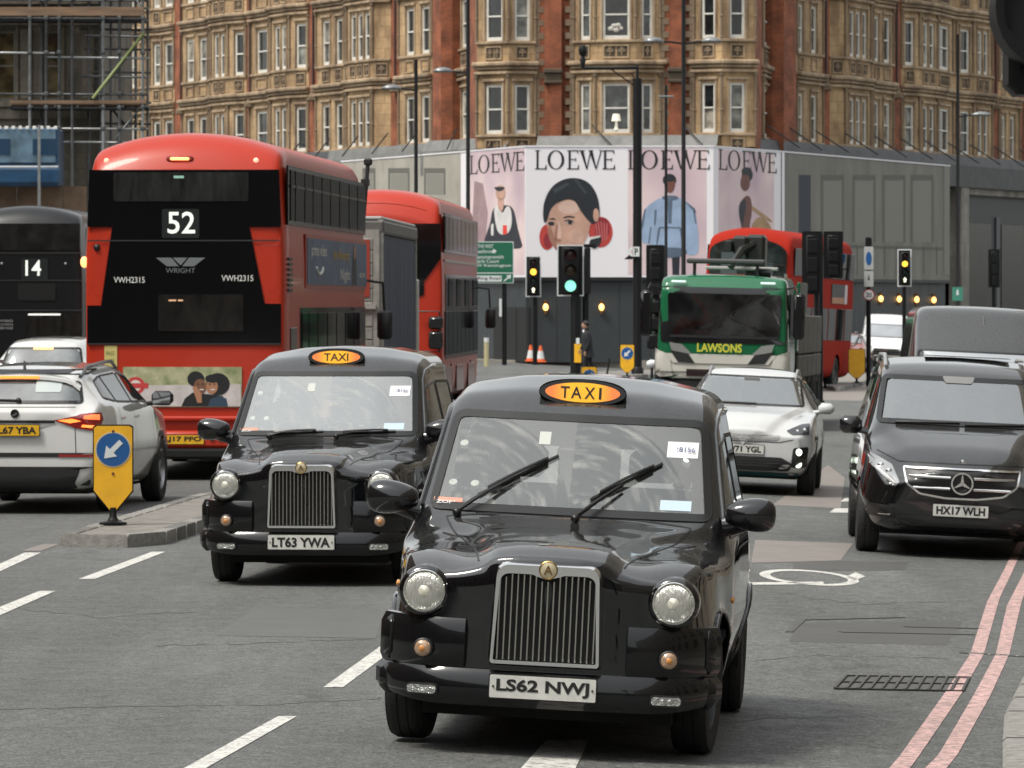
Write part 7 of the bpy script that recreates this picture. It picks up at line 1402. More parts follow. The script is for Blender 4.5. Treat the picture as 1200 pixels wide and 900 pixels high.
for (a, b) in wn:
    for (y0, y1) in ((-200, -160), (-72, 36), (118, 440)): lbx(a, b, max(-260, y0 if y0 > -200 else -260), y1, 0, .6, gs, 'stone_wall')
    for (yt, yb) in ((36, 118), (-160, -72)):
        lbx(a - 4, a - .2, yt - 6, yb, -.10, .05, gtrim, 'window_surround', None, .02); lbx(b + .2, b + 4, yt - 6, yb, -.10, .05, gtrim, 'window_surround', None, .02); lbx(a - 6, b + 6, yt - 10, yt - 6.2, -.2, .05, gtrim, 'window_head', None, .03)
        k = MB(); x0, x1, z0, z1 = LX(a) - ox, LX(b) - ox, LZ(yb), LZ(yt)
        for bb in ((x0, x0 + .08, z0, z1), (x1 - .08, x1, z0, z1), (x0 + .08, x1 - .08, z0, z0 + .1), (x0 + .08, x1 - .08, z1 - .08, z1), (x0 + .08, x1 - .08, (z0 + z1) / 2 - .03, (z0 + z1) / 2 + .03)): k.box(bb[0], bb[1], .2, .28, bb[2], bb[3])
        o = k.build('window', mat('old_sash', (.20, .185, .15), .6), lb)
        for (za, zb) in ((z0 + .1, (z0 + z1) / 2 - .03), ((z0 + z1) / 2 + .03, z1 - .08)): k = MB(); k.box(x0 + .08, x1 - .08, .23, .24, za, zb); k.build('pane', dark_glass('pane_boarded_tan', (.10, .075, .035), .02), o)
for (y0, y1, d) in ((118, 126, -.25), (126, 140, -.12), (30, 22, -.1), (6, -4, -.35), (150, 155, -.1)): lbx(-260, 119, min(y0, y1), max(y0, y1), d, .05, gtrim, 'stone_course', None, .03)
for p in (24, 96): lbx(p, p + 14, 34, 117, -.12, .02, gtrim, 'stone_pilaster', None, .03)
k = MB(); k.box(LX(105) - ox, LX(118) - ox, .6, 14, 0, LZ(-260)); k.box(LX(-260) - ox, LX(105) - ox, .7, 14, 0, LZ(-258)); k.build('building_body', gs, lb, uv=True)
brn = mat('hoarding_brown', (.16, .10, .06), .7, noise=.4, nscale=1.5)
for q in range(9): lbx(-130 + 27 * q, -104 + 27 * q - .6, 221, 440, -3.4, -3.3, brn, 'site_hoarding_board')
# scaffold
sc = thing('scaffolding', 'steel pole scaffold with timber decks on the left building', 'scaffolding', (LX(90), D0 - 1.8, 0)); sx_ = LX(90); steel = mat('scaffold_steel', (.10, .105, .105), .45, .6, noise=.4, nscale=3); steel2 = mat('scaffold_steel_pale', (.28, .29, .29), .4, .6, noise=.3, nscale=3); plank = mat('scaffold_board', (.20, .125, .075), .8, noise=.4, nscale=3, stretch=(.3, 3, 3))
def pole(p, q, r_=.045, m_=None, d=0, name='scaffold_pole'): k = MB(); k.tube([(LX(p[0]) - sx_, d if len(p) < 3 else p[2], LZ(p[1])), (LX(q[0]) - sx_, d if len(q) < 3 else q[2], LZ(q[1]))], r_, 6); return k.build(name, m_ or steel, sc, 180)
for p, m_ in ((-80, steel), (-30, steel), (41, steel2), (60, steel), (75, steel), (90, steel), (126, steel2), (145, steel), (172, steel2)):
    pole((p, -150), (p, 438), .05, m_, 0)
for p in (-30, 50, 105, 118, 131, 160, 174): pole((p, -150), (p, 300), .045, steel, 1.4)
for y, a, b, m_ in ((64, -100, 70, steel2), (70, 60, 180, steel2), (24, -100, 175, steel), (112, -100, 178, steel), (128, 20, 178, steel), (92, 100, 178, steel), (45, 105, 178, steel), (152, -100, 178, steel2), (168, 60, 178, steel2), (3, -100, 178, steel), (12, 90, 178, steel), (-12, -100, 178, steel)):
    pole((a, y), (b, y + 1.5), .042, m_, random.choice([0, .06]), 'scaffold_ledger')
for y, a, b in ((35, 95, 178), (58, 100, 178), (85, 110, 178), (120, 95, 178), (145, 110, 178)): pole((a, y), (b, y + 1), .04, steel, 1.4, 'scaffold_ledger')
pole((114, 118), (174, 42), .05, mat('brace_yellow_green', (.22, .26, .10), .5), -.1, 'scaffold_brace'); pole((122, 108), (160, 60), .06, steel, .2, 'scaffold_brace'); pole((172, 20), (140, -60), .05, steel, 0, 'scaffold_brace'); pole((110, 100), (150, 150), .045, steel, 1.4, 'scaffold_brace'); pole((176, 120), (140, 165), .045, steel, 0, 'scaffold_brace')
for y, a, b in ((14, -100, 173), (116, 18, 176), (-95, -100, 173)):
    for q in range(4):
        k = MB(); k.box(LX(a) - sx_, LX(b) - sx_, .02 + .36 * q, .34 + .36 * q, LZ(y + 9.8), LZ(y + 8)); k.build('deck_board', plank, sc)
    k = MB(); k.box(LX(a) - sx_, LX(b) - sx_, -.06, -.02, LZ(y + 8), LZ(y + (-2 if y == 14 else 4))); k.build('toe_board', plank, sc)
    for q in range(7): x = LX(a + (b - a) * q / 6) - sx_; k = MB(); k.tube([(x, -.2, LZ(y + 11.5)), (x, 1.6, LZ(y + 11.5))], .04, 5); k.build('transom', steel, sc)
    k = MB(); k.box(LX(a) - sx_, LX(b) - sx_, .0, 1.45, LZ(y + 14), LZ(y + 12.5)); k.build('deck_shade', mat('deck_shade_black', (.012, .012, .013), .8), sc)  # black sheet added as the shade under the deck
for y in (24, 64, 112, 128, 152):
    for p in (41, 60, 75, 126, 145, 172): k = MB(); k.bx((LX(p) - sx_, -.02, LZ(y + .7)), (.16, .16, .14), .03); k.build('coupler', steel, sc)
# blue sheeted lift
bs = thing('sheeted_hoist', 'blue plastic sheeting box on the scaffold above the black bus', 'sheeting', (LX(20), D0 - 4.6, 0)); bx0 = LX(20); blue = mat('sheeting_blue', (.008, .06, .14), .35, noise=.5, nscale=1.5, bump=.5, bscale=3, coat=.3); blue2 = mat('sheeting_pale', (.10, .17, .23), .4, noise=.5, nscale=2)
def bb_(p0, p1, y0, y1, m_, name, d=0, e=.1, bev=0): k = MB(); k.box(LX(p0) - bx0, LX(p1) - bx0, -d, e, LZ(y1), LZ(y0), bev); return k.build(name, m_, bs)
bb_(-90, 83, 156, 222, blue, 'blue_sheet', 0, 2.0, .05); bb_(-90, 80, 158, 195, blue2, 'pale_sheet', .06, -.01)
for (a, b) in ((-60, -35), (-20, 28), (54, 82)): bb_(a, b, 168, 186, mat('sheeting_navy', (.008, .035, .075), .3), 'dark_window_flap', .09, -.065)
bb_(-90, 86, 200, 221, blue, 'lower_sheet', .35, -.005, .10)
for q in range(22): bb_(-90 + 8 * q, -86 + 8 * q, 153.5, 157, white_l, 'white_clip', .12, -.065, .01)
bb_(-90, 84, 199, 200.5, white_l, 'white_cord', .38, -.355)
k = MB(); k.tube([(LX(63) - bx0, -.6, LZ(153)), (LX(63) - bx0, -.6, LZ(440))], .05, 6); k.build('hoist_pole', steel2, bs)
# ------------------------------------------------------------------ street walls outside the frame (they give the cars something to reflect)
fm_ = brickmat('street_brick', (.22, .13, .08), (.17, .10, .07), (.12, .09, .07), 1.5); fs_ = stonemat('street_stone', (.26, .23, .18), (.13, .11, .09))
def terrace(name, label, x0, x1, y0, y1, h, m_, face):
    t = thing(name, label, 'building', ((x0 + x1) / 2, (y0 + y1) / 2, 0)); cx, cy = (x0 + x1) / 2, (y0 + y1) / 2; k = MB(); k.box(x0 - cx, x1 - cx, y0 - cy, y1 - cy, -.4, h); k.build('wall', m_, t, uv=True)
    L_ = (y1 - y0) if face in 'EW' else (x1 - x0); n = int(L_ / 3.2); wm_ = MB(); fmb = MB()
    for i in range(n):
        for z in [1.0 + 3.6 * q for q in range(int((h - 1.5) / 3.6))]:
            c = -L_ / 2 + (i + .5) * L_ / n
            if face == 'E': X = x1 - cx; wm_.box(X + .02, X + .05, c - .6, c + .6, z, z + 2.1); fmb.box(X, X + .10, c - .75, c + .75, z - .15, z - .01)
            if face == 'W': X = x0 - cx; wm_.box(X - .05, X - .02, c - .6, c + .6, z, z + 2.1); fmb.box(X - .10, X, c - .75, c + .75, z - .15, z - .01)
            if face == 'N': X = y1 - cy; wm_.box(c - .6, c + .6, X + .02, X + .05, z, z + 2.1); fmb.box(c - .75, c + .75, X, X + .10, z - .15, z - .01)
    wm_.build('windows', panes[1], t, kind='stuff'); fmb.build('sills', trim, t, kind='stuff')
terrace('terrace', 'brick terrace lining the left of the street before the cabs', -34, -22, -60, 95, 19, fm_, 'E')
terrace('terrace', 'stone terrace lining the right of the street beside the red lines', 14, 26, -60, 118, 25, fs_, 'W')
terrace('terrace', 'stone block closing the street behind the viewer', -40, 40, -110, -96, 16, fs_, 'N')
# ------------------------------------------------------------------ street furniture
pb = mat('post_black', (.006, .0062, .007), .5, spec=.25); yl = mat('bollard_yellow', (.86, .45, .015), .4, noise=.15, nscale=5, coat=.3); bls = mat('sign_blue', (.01, .09, .28), .35, coat=.3); sgw = mat('sign_white', (.66, .68, .68), .45); grs = mat('sign_green', (.01, .13, .07), .4); sgb = mat('sign_back_grey', (.22, .23, .23), .5)
def zed(px, D): x = (px - 600) * D / F; return Vector((x, D, gz(x)))
def keepleft(px, D, label, w=.37, h=.92, back=False, base=.12, yaw=0, cut=0):
    P = zed(px, D); t = thing('bollard', label, 'bollard', P + Vector((0, 0, base)), yaw, 'yellow keep-left bollards'); hw = w / 2
    k = MB(); k.lathe([(.13, 0), (.13, .02), (.06, .035), (.035, .07), (.03, .16)], 20, Matrix()); k.build('bollard_base', pb, t, 50)
    z0 = .10; pts = [(0, z0), (hw, z0 + .22), (hw, h - .02), (hw - .03, h), (-hw + .03, h), (-hw, h - .02), (-hw, z0 + .22)]
    k = MB(); k.prism([(a * 1.06, b + (.012 if b > .5 else -.012)) for a, b in pts], -.07, 0, frame('R')); k.build('bollard_casing', pb, t)
    k = MB(); k.prism(pts, 0, .008, frame('R', (0, -.001, 0))); f = k.build('bollard_face', yl, t)
    if not back:
        zc = h - w * .62; r_ = w * .435
        k = MB(); k.prism(ell(0, zc, r_ * 1.08, r_ * 1.08, 36), 0, .004, frame('R', (0, -.009, 0))); k.build('disc_rim', mat('disc_rim_cream', (.6, .5, .3), .5), f)
        k = MB(); k.prism(ell(0, zc, r_, r_, 36), 0, .007, frame('R', (0, -.009, 0))); d = k.build('blue_disc', bls, f)
        a = [(.72, 0), (.72, .16), (-.12, .16), (-.12, .48), (-.80, 0), (-.12, -.48), (-.12, -.16), (.72, -.16)]; c_, s_ = math.cos(R(45)), math.sin(R(45))
        k = MB(); k.prism([((u * c_ - v * s_) * r_ * .95, zc + (u * s_ + v * c_) * r_ * .95) for u, v in a], 0, .004, frame('R', (0, -.0165, 0))); k.build('printed_arrow', sgw, f)
        for z in (h - .05, zc - r_ - .07): k = MB(); k.lathe([(.014, 0), (.012, .01), (.001, .012)], 10, frame('R', (0, -.009, z))); k.build('fixing_bolt', mat('rust_bolt', (.15, .05, .02), .7), f)
    else:
        k = MB(); k.prism([(a * .96, b) for a, b in pts], 0, .01, frame('F', (0, .072, 0))); k.build('rear_face', yl, t)
    return t
keepleft(132.5, 48.3, 'near yellow keep-left bollard with blue arrow disc, at the corner of the left island', .36, .93, yaw=R(3))
keepleft(735, 158, 'yellow blue-arrow bollard standing just left of the tall black post', .42, 1.0, base=.1)
keepleft(690.5, 108, 'yellow blue-arrow bollard mostly hidden behind the front cab roof sign', .32, .95, base=.0)
keepleft(1004, 148, 'plain yellow back of a bollard on the island beside the red bus', .46, .98, True, base=.12)
def signal(name, px, ytop, ybot, D, label, w, lit=None, back=False, arrow=False, pole_px=None, pole_w=.12, ground=True, group='traffic lights', board=True, extra=None, yaw=0):
    s = F / D; P = zed(px, D); t = thing(name, label, 'traffic light', P, 0, group); z = lambda y: CH + (355 - y) / s - P.z; x = lambda p: (p - px) / s
    zt, zb = z(ytop), z(ybot); hw = w / 2; pz = z(ybot); pp = x(pole_px) if pole_px else 0
    k = MB(); k.tube([(pp, .12, 0), (pp, .12, zt - .1)], pole_w / 2, 12); k.lathe([(pole_w * .75, 0), (pole_w * .75, .05), (pole_w * .5, .07)], 12, Matrix.Translation((pp, .12, 0))); k.build('post', pb, t, 50)
    sg = 1 if not back else -1
    if board:
        k = MB(); k.prism(rpoly(rect(-hw, hw, zb, zt), .05), -.02, 0, frame('R', (0, .03, 0))); bd = k.build('backing_board', pb, t)
        k = MB(); 
        if not back:
            for r_ in (rect(-hw, -hw + .035, zb, zt), rect(hw - .035, hw, zb, zt), rect(-hw + .036, hw - .036, zt - .035, zt), rect(-hw + .036, hw - .036, zb, zb + .035)): k.prism(r_, 0, .004, frame('R', (0, .03, 0)))
            k.build('white_border', sgw, bd)
    k = MB(); k.box(-hw * .66, hw * .66, -.14 if not back else .0, .02 if not back else .2, zb + .08, zt - .08, .04); h = k.build('signal_head', pb, t, 40)
    n = 4 if arrow else 3; hh = (zt - zb - .16) / n; r_ = min(hw * .42, hh * .36)
    if not back:
        for i in range(n):
            zc = zt - .08 - hh * (i + .5); on = lit == i
            k = MB(); k.lathe([(r_, 0), (r_, .01), (r_ * .6, .03), (.001, .035)], 20, frame('R', (0, -.14, zc))); col = [('lamp_off_red', (.03, .006, .006)), ('lamp_off_amber', (.03, .018, .005)), ('lamp_off_green', (.005, .02, .015)), ('lamp_off_green', (.005, .02, .015))][i]
            m_ = mat('lamp_lit_amber', (1, .50, .05), .3, emit=1.3) if on and i == 1 else mat('lamp_lit_green', (.25, .85, .60), .3, emit=.75) if on else mat(col[0], col[1], .25)
            if arrow and i == 3:
                o = k.build('signal_lens', mat('lamp_off_green', (.005, .02, .015), .25), h); q = MB(); q.prism([(-.03, zc - r_ * .7), (.03, zc - r_ * .7), (.03, zc + .02), (r_ * .6, zc + .02), (0, zc + r_ * .9), (-r_ * .6, zc + .02), (-.03, zc + .02)], 0, .006, frame('R', (0, -.178, 0))); q.build('lit_arrow', mat('arrow_lit', (.9, .85, .6), .3, emit=1.4), o)
            else: k.build('signal_lens', m_, h, 60)
            k = MB(); vs = []; m = 14
            for j in range(m + 1):
                a = R(-20 + 220 * j / m)
                for (rr, y) in ((r_ * 1.12, -.13), (r_ * 1.08, -.13 - r_ * (1.5 if 3 < j < 11 else 1.1))): vs.append((rr * math.cos(a), y, zc + rr * math.sin(a)))
            k.add(vs, [(2 * j, 2 * j + 2, 2 * j + 3, 2 * j + 1) for j in range(m)]); k.build('visor', pb, h)
    else:
        for i in range(n): k = MB(); k.box(-hw * .5, hw * .5, -.03, .0, zt - .12 - hh * (i + .9), zt - .12 - hh * (i + .15), .02); k.build('rear_cover', pb, h)
    return t, z, x
signal('traffic_light', 625, 300, 348, 187, 'traffic light showing amber over a white up arrow, left of the larger green one', .56, 1, arrow=True, pole_px=627, pole_w=.17)
t, z, x = signal('traffic_light', 668.5, 287, 347, 165, 'large traffic light showing green, in front of the big poster face', .86, 2, pole_px=674.5, pole_w=.34)
k = MB(); k.box(x(684.5), x(692), -.05, .35, z(345), z(290), .03); k.build('side_signal_head', pb, t, 40); k = MB(); k.tube([(x(686.5), .3, 0), (x(686.5), .3, z(300))], .11, 10); k.build('post', pb, t, 50)
k = MB(); k.box(x(684), x(698), .0, .02, z(290), z(286)); k.build('bracket', pb, t)
k = MB(); k.box(x(673), x(681), -.12, -.04, z(425), z(403), .01); o = k.build('push_button_box', yl, t); k = MB(); k.box(x(675), x(679), -.13, -.12, z(403), z(396)); k.build('white_label', sgw, o)
signal('traffic_light', 1060, 292, 336, 152, 'traffic light showing amber above the white van', .42, 1, arrow=True, pole_w=.12)
t, z, x = signal('traffic_light', 952, 271, 345, 124, 'left of the two black signal heads seen from behind, against the red bus', .50, None, True, pole_px=957)
signal('traffic_light', 976.5, 271, 326, 125.2, 'right of the two black signal heads seen from behind, against the red bus', .48, None, True, pole_px=962)
t, z, x = signal('traffic_light', 768, 287, 350, 128, 'black signal head seen from behind, right of the tall post above the lorry mirror', .46, None, True, pole_px=771, pole_w=.16)
for (a, b, c, d) in ((758, 777, 352, 368), (757, 776, 371, 388), (758, 777, 391, 409)): k = MB(); k.box(x(a), x(b), -.15, .3, z(d), z(c), .05); k.build('lower_signal_box', pb, t, 40)
signal('traffic_light', 1165, 292, 337, 205, 'dark signal head seen from behind before the shopfront', .46, None, True, pole_w=.14)
# tall post with bracket arm, camera and direction plate
P = zed(747, 165); s = F / 165; t = thing('lamp_post', 'tall thick black post with a top bracket arm and camera, left of the lorry', 'post', P); z = lambda y: CH + (355 - y) / s - P.z; x = lambda p: (p - 747) / s
k = MB(); k.tube([(0, 0, 0), (0, 0, z(92))], .145, 16); k.lathe([(.2, 0), (.2, .3), (.15, .36)], 16); k.build('post', pb, t, 50); k = MB(); k.tube([(0, 0, z(92)), (0, 0, z(77))], .045, 8); k.build('post_tip', pb, t)
k = MB(); k.tube([(0, 0, z(79)), (x(715), 0, z(80)), (x(684), 0, z(80))], .05, 8); k.tube([(0, 0, z(103)), (x(716), 0, z(81))], .025, 6); k.build('bracket_arm', pb, t, 50)
k = MB(); k.lathe([(.05, z(80)), (.10, z(70)), (.05, z(66)), (.12, z(64)), (.14, z(57)), (.08, z(53))], 12, Matrix.Translation((x(683), 0, 0))); k.build('camera_dome', pb, t, 50)
k = MB(); k.box(x(741.5), x(749.5), -.20, -.17, z(301), z(289)); o = k.build('parking_plate', sgb, t); k = MB(); k.box(x(742), x(749), -.206, -.2, z(300.5), z(289.5)); k.build('plate_face', sgw, o); text('P', .11, .22, ink, o, frame('R', (x(745.5), -.209, z(295))), .02)
k = MB(); k.prism([(x(734), z(295)), (x(740), z(288.5)), (x(741.5), z(291)), (x(738), z(295)), (x(741.5), z(299)), (x(740), z(301))], 0, .02, frame('R', (0, -.18, 0))); k.build('arrow_plate', sgw, t); k = MB(); k.prism([(x(731), z(304)), (x(737), z(299)), (x(744), z(302)), (x(740), z(304))], 0, .02, frame('R', (0, -.18, 0))); k.build('lower_arrow_plate', pb, t)
# street lamps
lh = mat('lamp_head_grey', (.20, .21, .21), .35, .4)
def lamp(px, D, ytop, arms, label, r_=.07):
    s = F / D; P = zed(px, D); t = thing('street_lamp', label, 'street lamp', P, 0, 'tall black street lamps'); z = lambda y: CH + (355 - y) / s - P.z; x = lambda p: (p - px) / s
    k = MB(); k.tube([(0, 0, 0), (0, 0, 1.2), (0, 0, 1.25), (0, 0, z(ytop))], [r_ * 1.5, r_ * 1.5, r_, r_ * .8], 10); k.build('post', pb, t, 50)
    for (pe, y) in arms:
        dirn = 1 if pe > px else -1; k = MB(); k.tube([(0, 0, z(y + 2)), (x(pe) * .5, 0, z(y)), (x(pe) - dirn * .3, 0, z(y))], .035, 6); k.build('arm', pb, t, 50)
        L_ = 24 / s; k = MB(); vs = []; n = 10; c = x(pe)
        prof = [(-.5, 0, .03), (-.38, .07, .09), (-.1, .13, .14), (.2, .12, .15), (.42, .05, .10), (.5, 0, .03)]
        for (u, h_, w_) in prof:
            for j in range(n): a = 2 * math.pi * j / n; vs.append((c + dirn * u * L_, math.cos(a) * w_, z(y) + .02 + (h_ if math.sin(a) > 0 else .05 * (h_ > 0)) * math.sin(a)))
        k.add(vs, [(i * n + j, i * n + (j + 1) % n, (i + 1) * n + (j + 1) % n, (i + 1) * n + j) for i in range(5) for j in range(n)]); k.build('lamp_head', lh, t, 60)
lamp(487.5, 165, 70, [(459, 104)], 'black street lamp with a single lamp head to its left, above the far red bus')
lamp(548.5, 158, -40, [(519, 84)], 'taller black street lamp with lamp head to the left, before the left poster edge')
lamp(801, 150, -60, [(766, 49), (834, 49)], 'black street lamp with twin heads, in front of the blue jacket poster')
t = lamp(780.5, 172, 100, [], 'thin black post with a short crossbar, left of the twin-headed lamp', .055)
o = [o for o in S.objects if o.name.startswith('street_lamp') and o.get('label', '').startswith('thin')][0]; k = MB(); zc = CH + (355 - 113) / (F / 172) - o.location.z; k.bx((0, 0, zc), (.5, .14, .06), .02); k.build('crossbar', lh, o)
lamp(1122.5, 196, 40, [(1150, 135)], 'black street lamp with a single head to its right, beside the dark shopfront')
# green direction sign
P = zed(591, 182); s = F / 182; t = thing('direction_sign', 'green road direction sign on a black post left of the traffic lights', 'road sign', P); z = lambda y: CH + (355 - y) / s - P.z; x = lambda p: (p - 591) / s
k = MB(); k.tube([(0, .1, 0), (0, .1, z(300))], .09, 10); k.build('post', pb, t, 50); k = MB(); k.prism(rpoly(rect(x(552), x(602), z(332), z(283)), .04), 0, .03, frame('R')); k.build('sign_board', sgw, t); k = MB(); k.prism(rpoly(rect(x(553), x(601), z(331), z(284)), .04), 0, .01, frame('R', (0, -.031, 0))); f = k.build('sign_face', grs, t)
for tx, xc, y, w_ in (('THE WEST', 569, 288.5, .55), ('Heathrow', 567, 294.5, .75), ('Hammersmith', 573, 301, 1.05), ('Earls Court', 571, 306, .85), ('W Kensington', 578, 311.5, 1.25)): text(tx, w_, .13, sgw, f, frame('R', (x(xc), -.044, z(y))), .01)
k = MB(); k.box(x(553), x(601), -.043, -.041, z(320.5), z(319.5)); k.build('sign_rule', sgw, f); k = MB(); k.box(x(559), x(588), -.045, -.041, z(330), z(323)); q = k.build('white_panel', sgw, f); text('Ring Road', .8, .13, ink, q, frame('R', (x(573.5), -.047, z(326.5))), .01)
k = MB(); k.prism([(x(591), z(330)), (x(590), z(329)), (x(595), z(324.5)), (x(593), z(323)), (x(599), z(322)), (x(598), z(327.5)), (x(596.5), z(325.8))], 0, .004, frame('R', (0, -.043, 0))); k.build('printed_arrow', sgw, f)
k = MB(); k.prism(ell(x(579), z(294.5), .09, .09, 4), 0, .004, frame('R', (0, -.043, 0))); k.build('aircraft_symbol', sgw, f)
k = MB(); k.box(x(585), x(588), -.05, .0, z(371), z(350)); k.build('small_white_plate', sgw, t)
# bus lane and 20 sign post
P = zed(1018, 149); s = F / 149; t = thing('sign_post', 'post with a pale blue-oval panel and round 20 sign, right of the red bus', 'road sign', P); z = lambda y: CH + (355 - y) / s - P.z; x = lambda p: (p - 1018) / s
k = MB(); k.tube([(0, .08, 0), (0, .08, z(278))], .07, 10); k.box(-.09, .09, .0, .16, z(289), z(279)); k.build('post', pb, t, 50)
k = MB(); k.prism(rpoly(rect(x(1012.5), x(1023.5), z(316), z(289)), .03), 0, .03, frame('R')); f = k.build('route_panel', mat('pale_sign', (.42, .43, .42), .5), t); k = MB(); k.prism(ell(0, z(303), .085, .2, 18), 0, .005, frame('R', (0, -.031, 0))); k.build('blue_oval', bls, f)
k = MB(); k.prism(rpoly(rect(x(1012.5), x(1023.5), z(336), z(317.5)), .03), 0, .03, frame('R')); f = k.build('lower_panel', MATS['pale_sign'], t); k = MB(); k.prism([(-.03, z(328)), (.03, z(328)), (0, z(321))], 0, .005, frame('R', (0, -.031, 0))); k.build('small_symbol', ink, f)
k = MB(); k.prism(ell(0, z(345.5), .165, .165, 28), 0, .03, frame('R', (0, -.0, 0))); o = k.build('speed_disc', mat('sign_ring', (.38, .08, .07), .5), t); k = MB(); k.prism(ell(0, z(345.5), .135, .135, 28), 0, .006, frame('R', (0, -.031, 0))); k.build('disc_white', sgw, o); text('20', .17, .14, ink, o, frame('R', (0, -.039, z(345.5))), .02)
P = zed(1122, 194); s = F / 194; t = thing('small_sign', 'small teal street sign low on the lamp post by the shopfront', 'road sign', P + Vector((0, 0, CH + 18 / s - .25))); k = MB(); k.prism(rpoly(rect(-.20, .20, -.02, .50), .03), 0, .03, frame('R')); f = k.build('sign_board', mat('teal_sign', (.05, .22, .16), .5), t); k = MB(); k.prism([(-.05, .2), (.05, .2), (.03, .4), (-.03, .4)], 0, .005, frame('R', (0, -.031, 0))); k.build('printed_symbol', sgw, f)
# cones and marker posts
orange = mat('cone_orange', (.75, .13, .03), .5); 
def cone(px, D, label):
    t = thing('traffic_cone', label, 'cone', zed(px, D) + Vector((0, 0, .09)), 0, 'orange and white cones by the dark doorway'); k = MB(); k.bx((0, 0, .025), (.42, .42, .05), .01); k.build('cone_base', orange, t)
    k = MB(); k.lathe([(.17, .05), (.15, .13)], 16, Matrix(), False); k.lathe([(.09, .42), (.04, .62), (.035, .62)], 16); k.build('cone_body', orange, t, 50); k = MB(); k.lathe([(.15, .13), (.09, .42)], 16, Matrix(), False); k.build('reflective_sleeve', sgw, t, 60)
cone(622, 189, 'left of the two orange and white cones before the dark boards'); cone(633.5, 188, 'right of the two orange and white cones, nearer the traffic light')
P = zed(570, 178); t = thing('marker_post', 'pale yellow and white marker post right of the far red bus', 'bollard', P); k = MB(); k.tube([(0, 0, 0), (0, 0, .85)], .085, 12); k.build('post', mat('post_cream', (.5, .44, .25), .5), t, 50); k = MB(); k.tube([(0, 0, .851), (0, 0, 1.0)], .088, 12); k.build('post_cap', sgw, t, 50)
P = zed(712, 160); t = thing('leaning_post', 'thin black leaning stick post right of the half-hidden bollard', 'post', P); k = MB(); k.tube([(-.04, 0, 0), (.06, 0, .62)], .03, 8); k.build('post', pb, t, 50)
P = zed(764, 152); t = thing('traffic_mirror', 'small round white globe lamp low beside the lorry', 'lamp', P); k = MB(); k.tube([(0, 0, 0), (0, 0, .55)], .04, 8); k.build('post', pb, t, 50); k = MB(); k.ball((.0, 0, .62), (.17, .14, .12)); k.build('globe', sgw, t, 180)
t['label'] = 'small round white globe on a short post, left of the lorry'; t.name = 'globe_lamp'
# near signal head hanging into the top right corner
D = 15.0; s = F / D; P = Vector(((1215 - 600) / s, D, CH + (355 - 60) / s)); t = thing('traffic_light', 'large out-of-focus black signal head cut off by the top right corner', 'traffic light', P, 0, 'traffic lights')
k = MB(); k.box(-.08, .16, 0, .25, -.125, .62, .03); k.build('signal_head', pb, t, 40)
for zc in (.12, .40):
    k = MB(); vs = []; m = 20
    for j in range(m + 1):
        a = R(-30 + 240 * j / m)
        for (rr, y) in ((.115, .0), (.135, -.22)): vs.append((.02 + rr * math.cos(a), y, zc + rr * math.sin(a) * 1.0))
    k.add(vs, [(2 * j, 2 * j + 2, 2 * j + 3, 2 * j + 1) for j in range(m)]); k.build('visor', pb, t)
k = MB(); k.prism(ell(.0, .12, .14, .17, 24), -.02, .2, frame('R')); k.build('hood', pb, t, 40); k = MB(); k.tube([(.14, .3, -P.z - .2), (.14, .3, .7)], .055, 12); k.build('post', pb, t, 50)
# ------------------------------------------------------------------ pedestrian
P = zed(689, 160); t = thing('person', 'person in a dark coat walking left behind the traffic light post', 'person', P + Vector((0, 0, .02)), 0)
def skin(name, vs, es, rad, m_, root=0, lv=2):
    me = bpy.data.meshes.new(name); me.from_pydata(vs, es, []); me.materials.append(m_); o = link(name, me, t); sk = o.modifiers.new('skin', 'SKIN'); sk.use_smooth_shade = True; me.skin_vertices.new() if not me.skin_vertices else None
    for i, r_ in enumerate(rad): me.skin_vertices[0].data[i].radius = (r_, r_) if not isinstance(r_, tuple) else r_; me.skin_vertices[0].data[i].use_root = (i == root)
    su_ = o.modifiers.new('sub', 'SUBSURF'); su_.levels = su_.render_levels = lv; return o
coat = mat('coat_black', (.012, .013, .016), .8); skn = mat('skin', (.42, .23, .16), .5); hairm = mat('hair_dark', (.012, .01, .009), .6)
V_ = [(0, 0, .88), (-.01, 0, 1.08), (-.03, 0, 1.30), (-.05, 0, 1.42), (-.06, 0, 1.50), (-.07, 0, 1.58),   # pelvis, waist, chest, neck base, neck, head base
      (-.02, -.10, .84), (-.12, -.10, .47), (-.06, -.10, .08), (-.18, -.10, .04),  # near leg
      (.02, .10, .84), (.08, .10, .48), (.24, .10, .12), (.14, .10, .04),            # far leg
      (-.03, -.20, 1.36), (.04, -.24, 1.10), (-.06, -.23, .88), (-.09, -.22, .80), (-.03, .20, 1.36), (-.08, .24, 1.10), (-.20, .22, .92), (-.24, .21, .86)]
E_ = [(0, 1), (1, 2), (2, 3), (3, 4), (4, 5), (0, 6), (6, 7), (7, 8), (8, 9), (0, 10), (10, 11), (11, 12), (12, 13), (2, 14), (14, 15), (15, 16), (16, 17), (2, 18), (18, 19), (19, 20), (20, 21)]
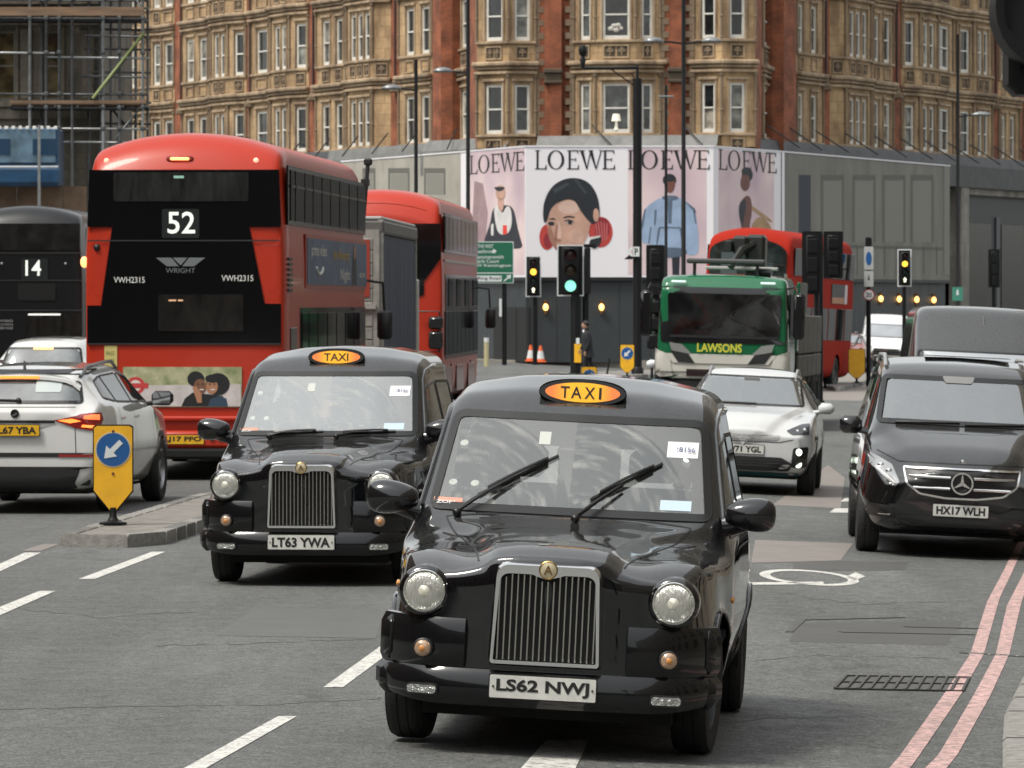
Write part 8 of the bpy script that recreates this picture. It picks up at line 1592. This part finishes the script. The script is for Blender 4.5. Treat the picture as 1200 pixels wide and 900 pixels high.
skin('body', V_, E_, [(.14, .17), (.13, .16), (.15, .20), .08, .06, .06, .10, .065, .045, .04, .10, .065, .045, .04, .07, .05, .04, .035, .07, .05, .04, .035], coat)
k = MB(); n = 16; vs = []
for (z_, rx, ry, cx) in ((.62, .19, .23, .03), (.8, .18, .22, .01), (1.0, .165, .21, -.01), (1.2, .17, .225, -.03), (1.36, .15, .22, -.04), (1.45, .075, .10, -.05)):
    for j in range(n): a = 2 * math.pi * j / n; vs.append((cx + rx * math.cos(a), ry * math.sin(a), z_))
k.add(vs, [(i * n + j, i * n + (j + 1) % n, (i + 1) * n + (j + 1) % n, (i + 1) * n + j) for i in range(5) for j in range(n)]); k.build('coat', coat, t, 180)
k = MB(); k.ball((-.09, 0, 1.62), (.10, .078, .125), 16, 12); k.ball((-.19, 0, 1.60), (.018, .014, .022), 8, 6); k.ball((-.08, -.078, 1.61), (.018, .01, .028), 8, 6); k.ball((-.08, .078, 1.61), (.018, .01, .028), 8, 6); k.ball((-.165, 0, 1.545), (.02, .028, .01), 8, 6); k.build('head', skn, t, 180)
k = MB(); k.ball((-.06, 0, 1.665), (.112, .092, .105), 16, 12); k.build('hair', hairm, t, 180); k = MB(); k.tube([(-.12, -.09, 1.36), (-.14, -.03, 1.44), (-.12, .05, 1.48)], .03, 6); k.build('collar', sgw, t, 60)
for yy, xx, zz in ((-.22, -.09, .80), (.21, -.25, .85)):
    k = MB(); k.ball((xx, yy, zz - .03), (.028, .018, .045), 8, 6)
    for q in range(4): k.tube([(xx - .02 + .012 * q, yy, zz - .06), (xx - .026 + .013 * q, yy, zz - .10 - .008 * (q in (1, 2))), (xx - .034 + .013 * q, yy + .008, zz - .125 - .008 * (q in (1, 2)))], .0085, 5)
    k.tube([(xx - .025, yy, zz - .02), (xx - .05, yy, zz - .055), (xx - .05, yy, zz - .08)], .009, 5); k.build('hand', skn, t, 60)
for yy, xx in ((-.10, -.15), (.10, .19)): k = MB(); k.box(xx - .12, xx + .12, yy - .045, yy + .045, -.02 if xx < 0 else .0, .07, .03); k.build('shoe', blackpl, t, 40)
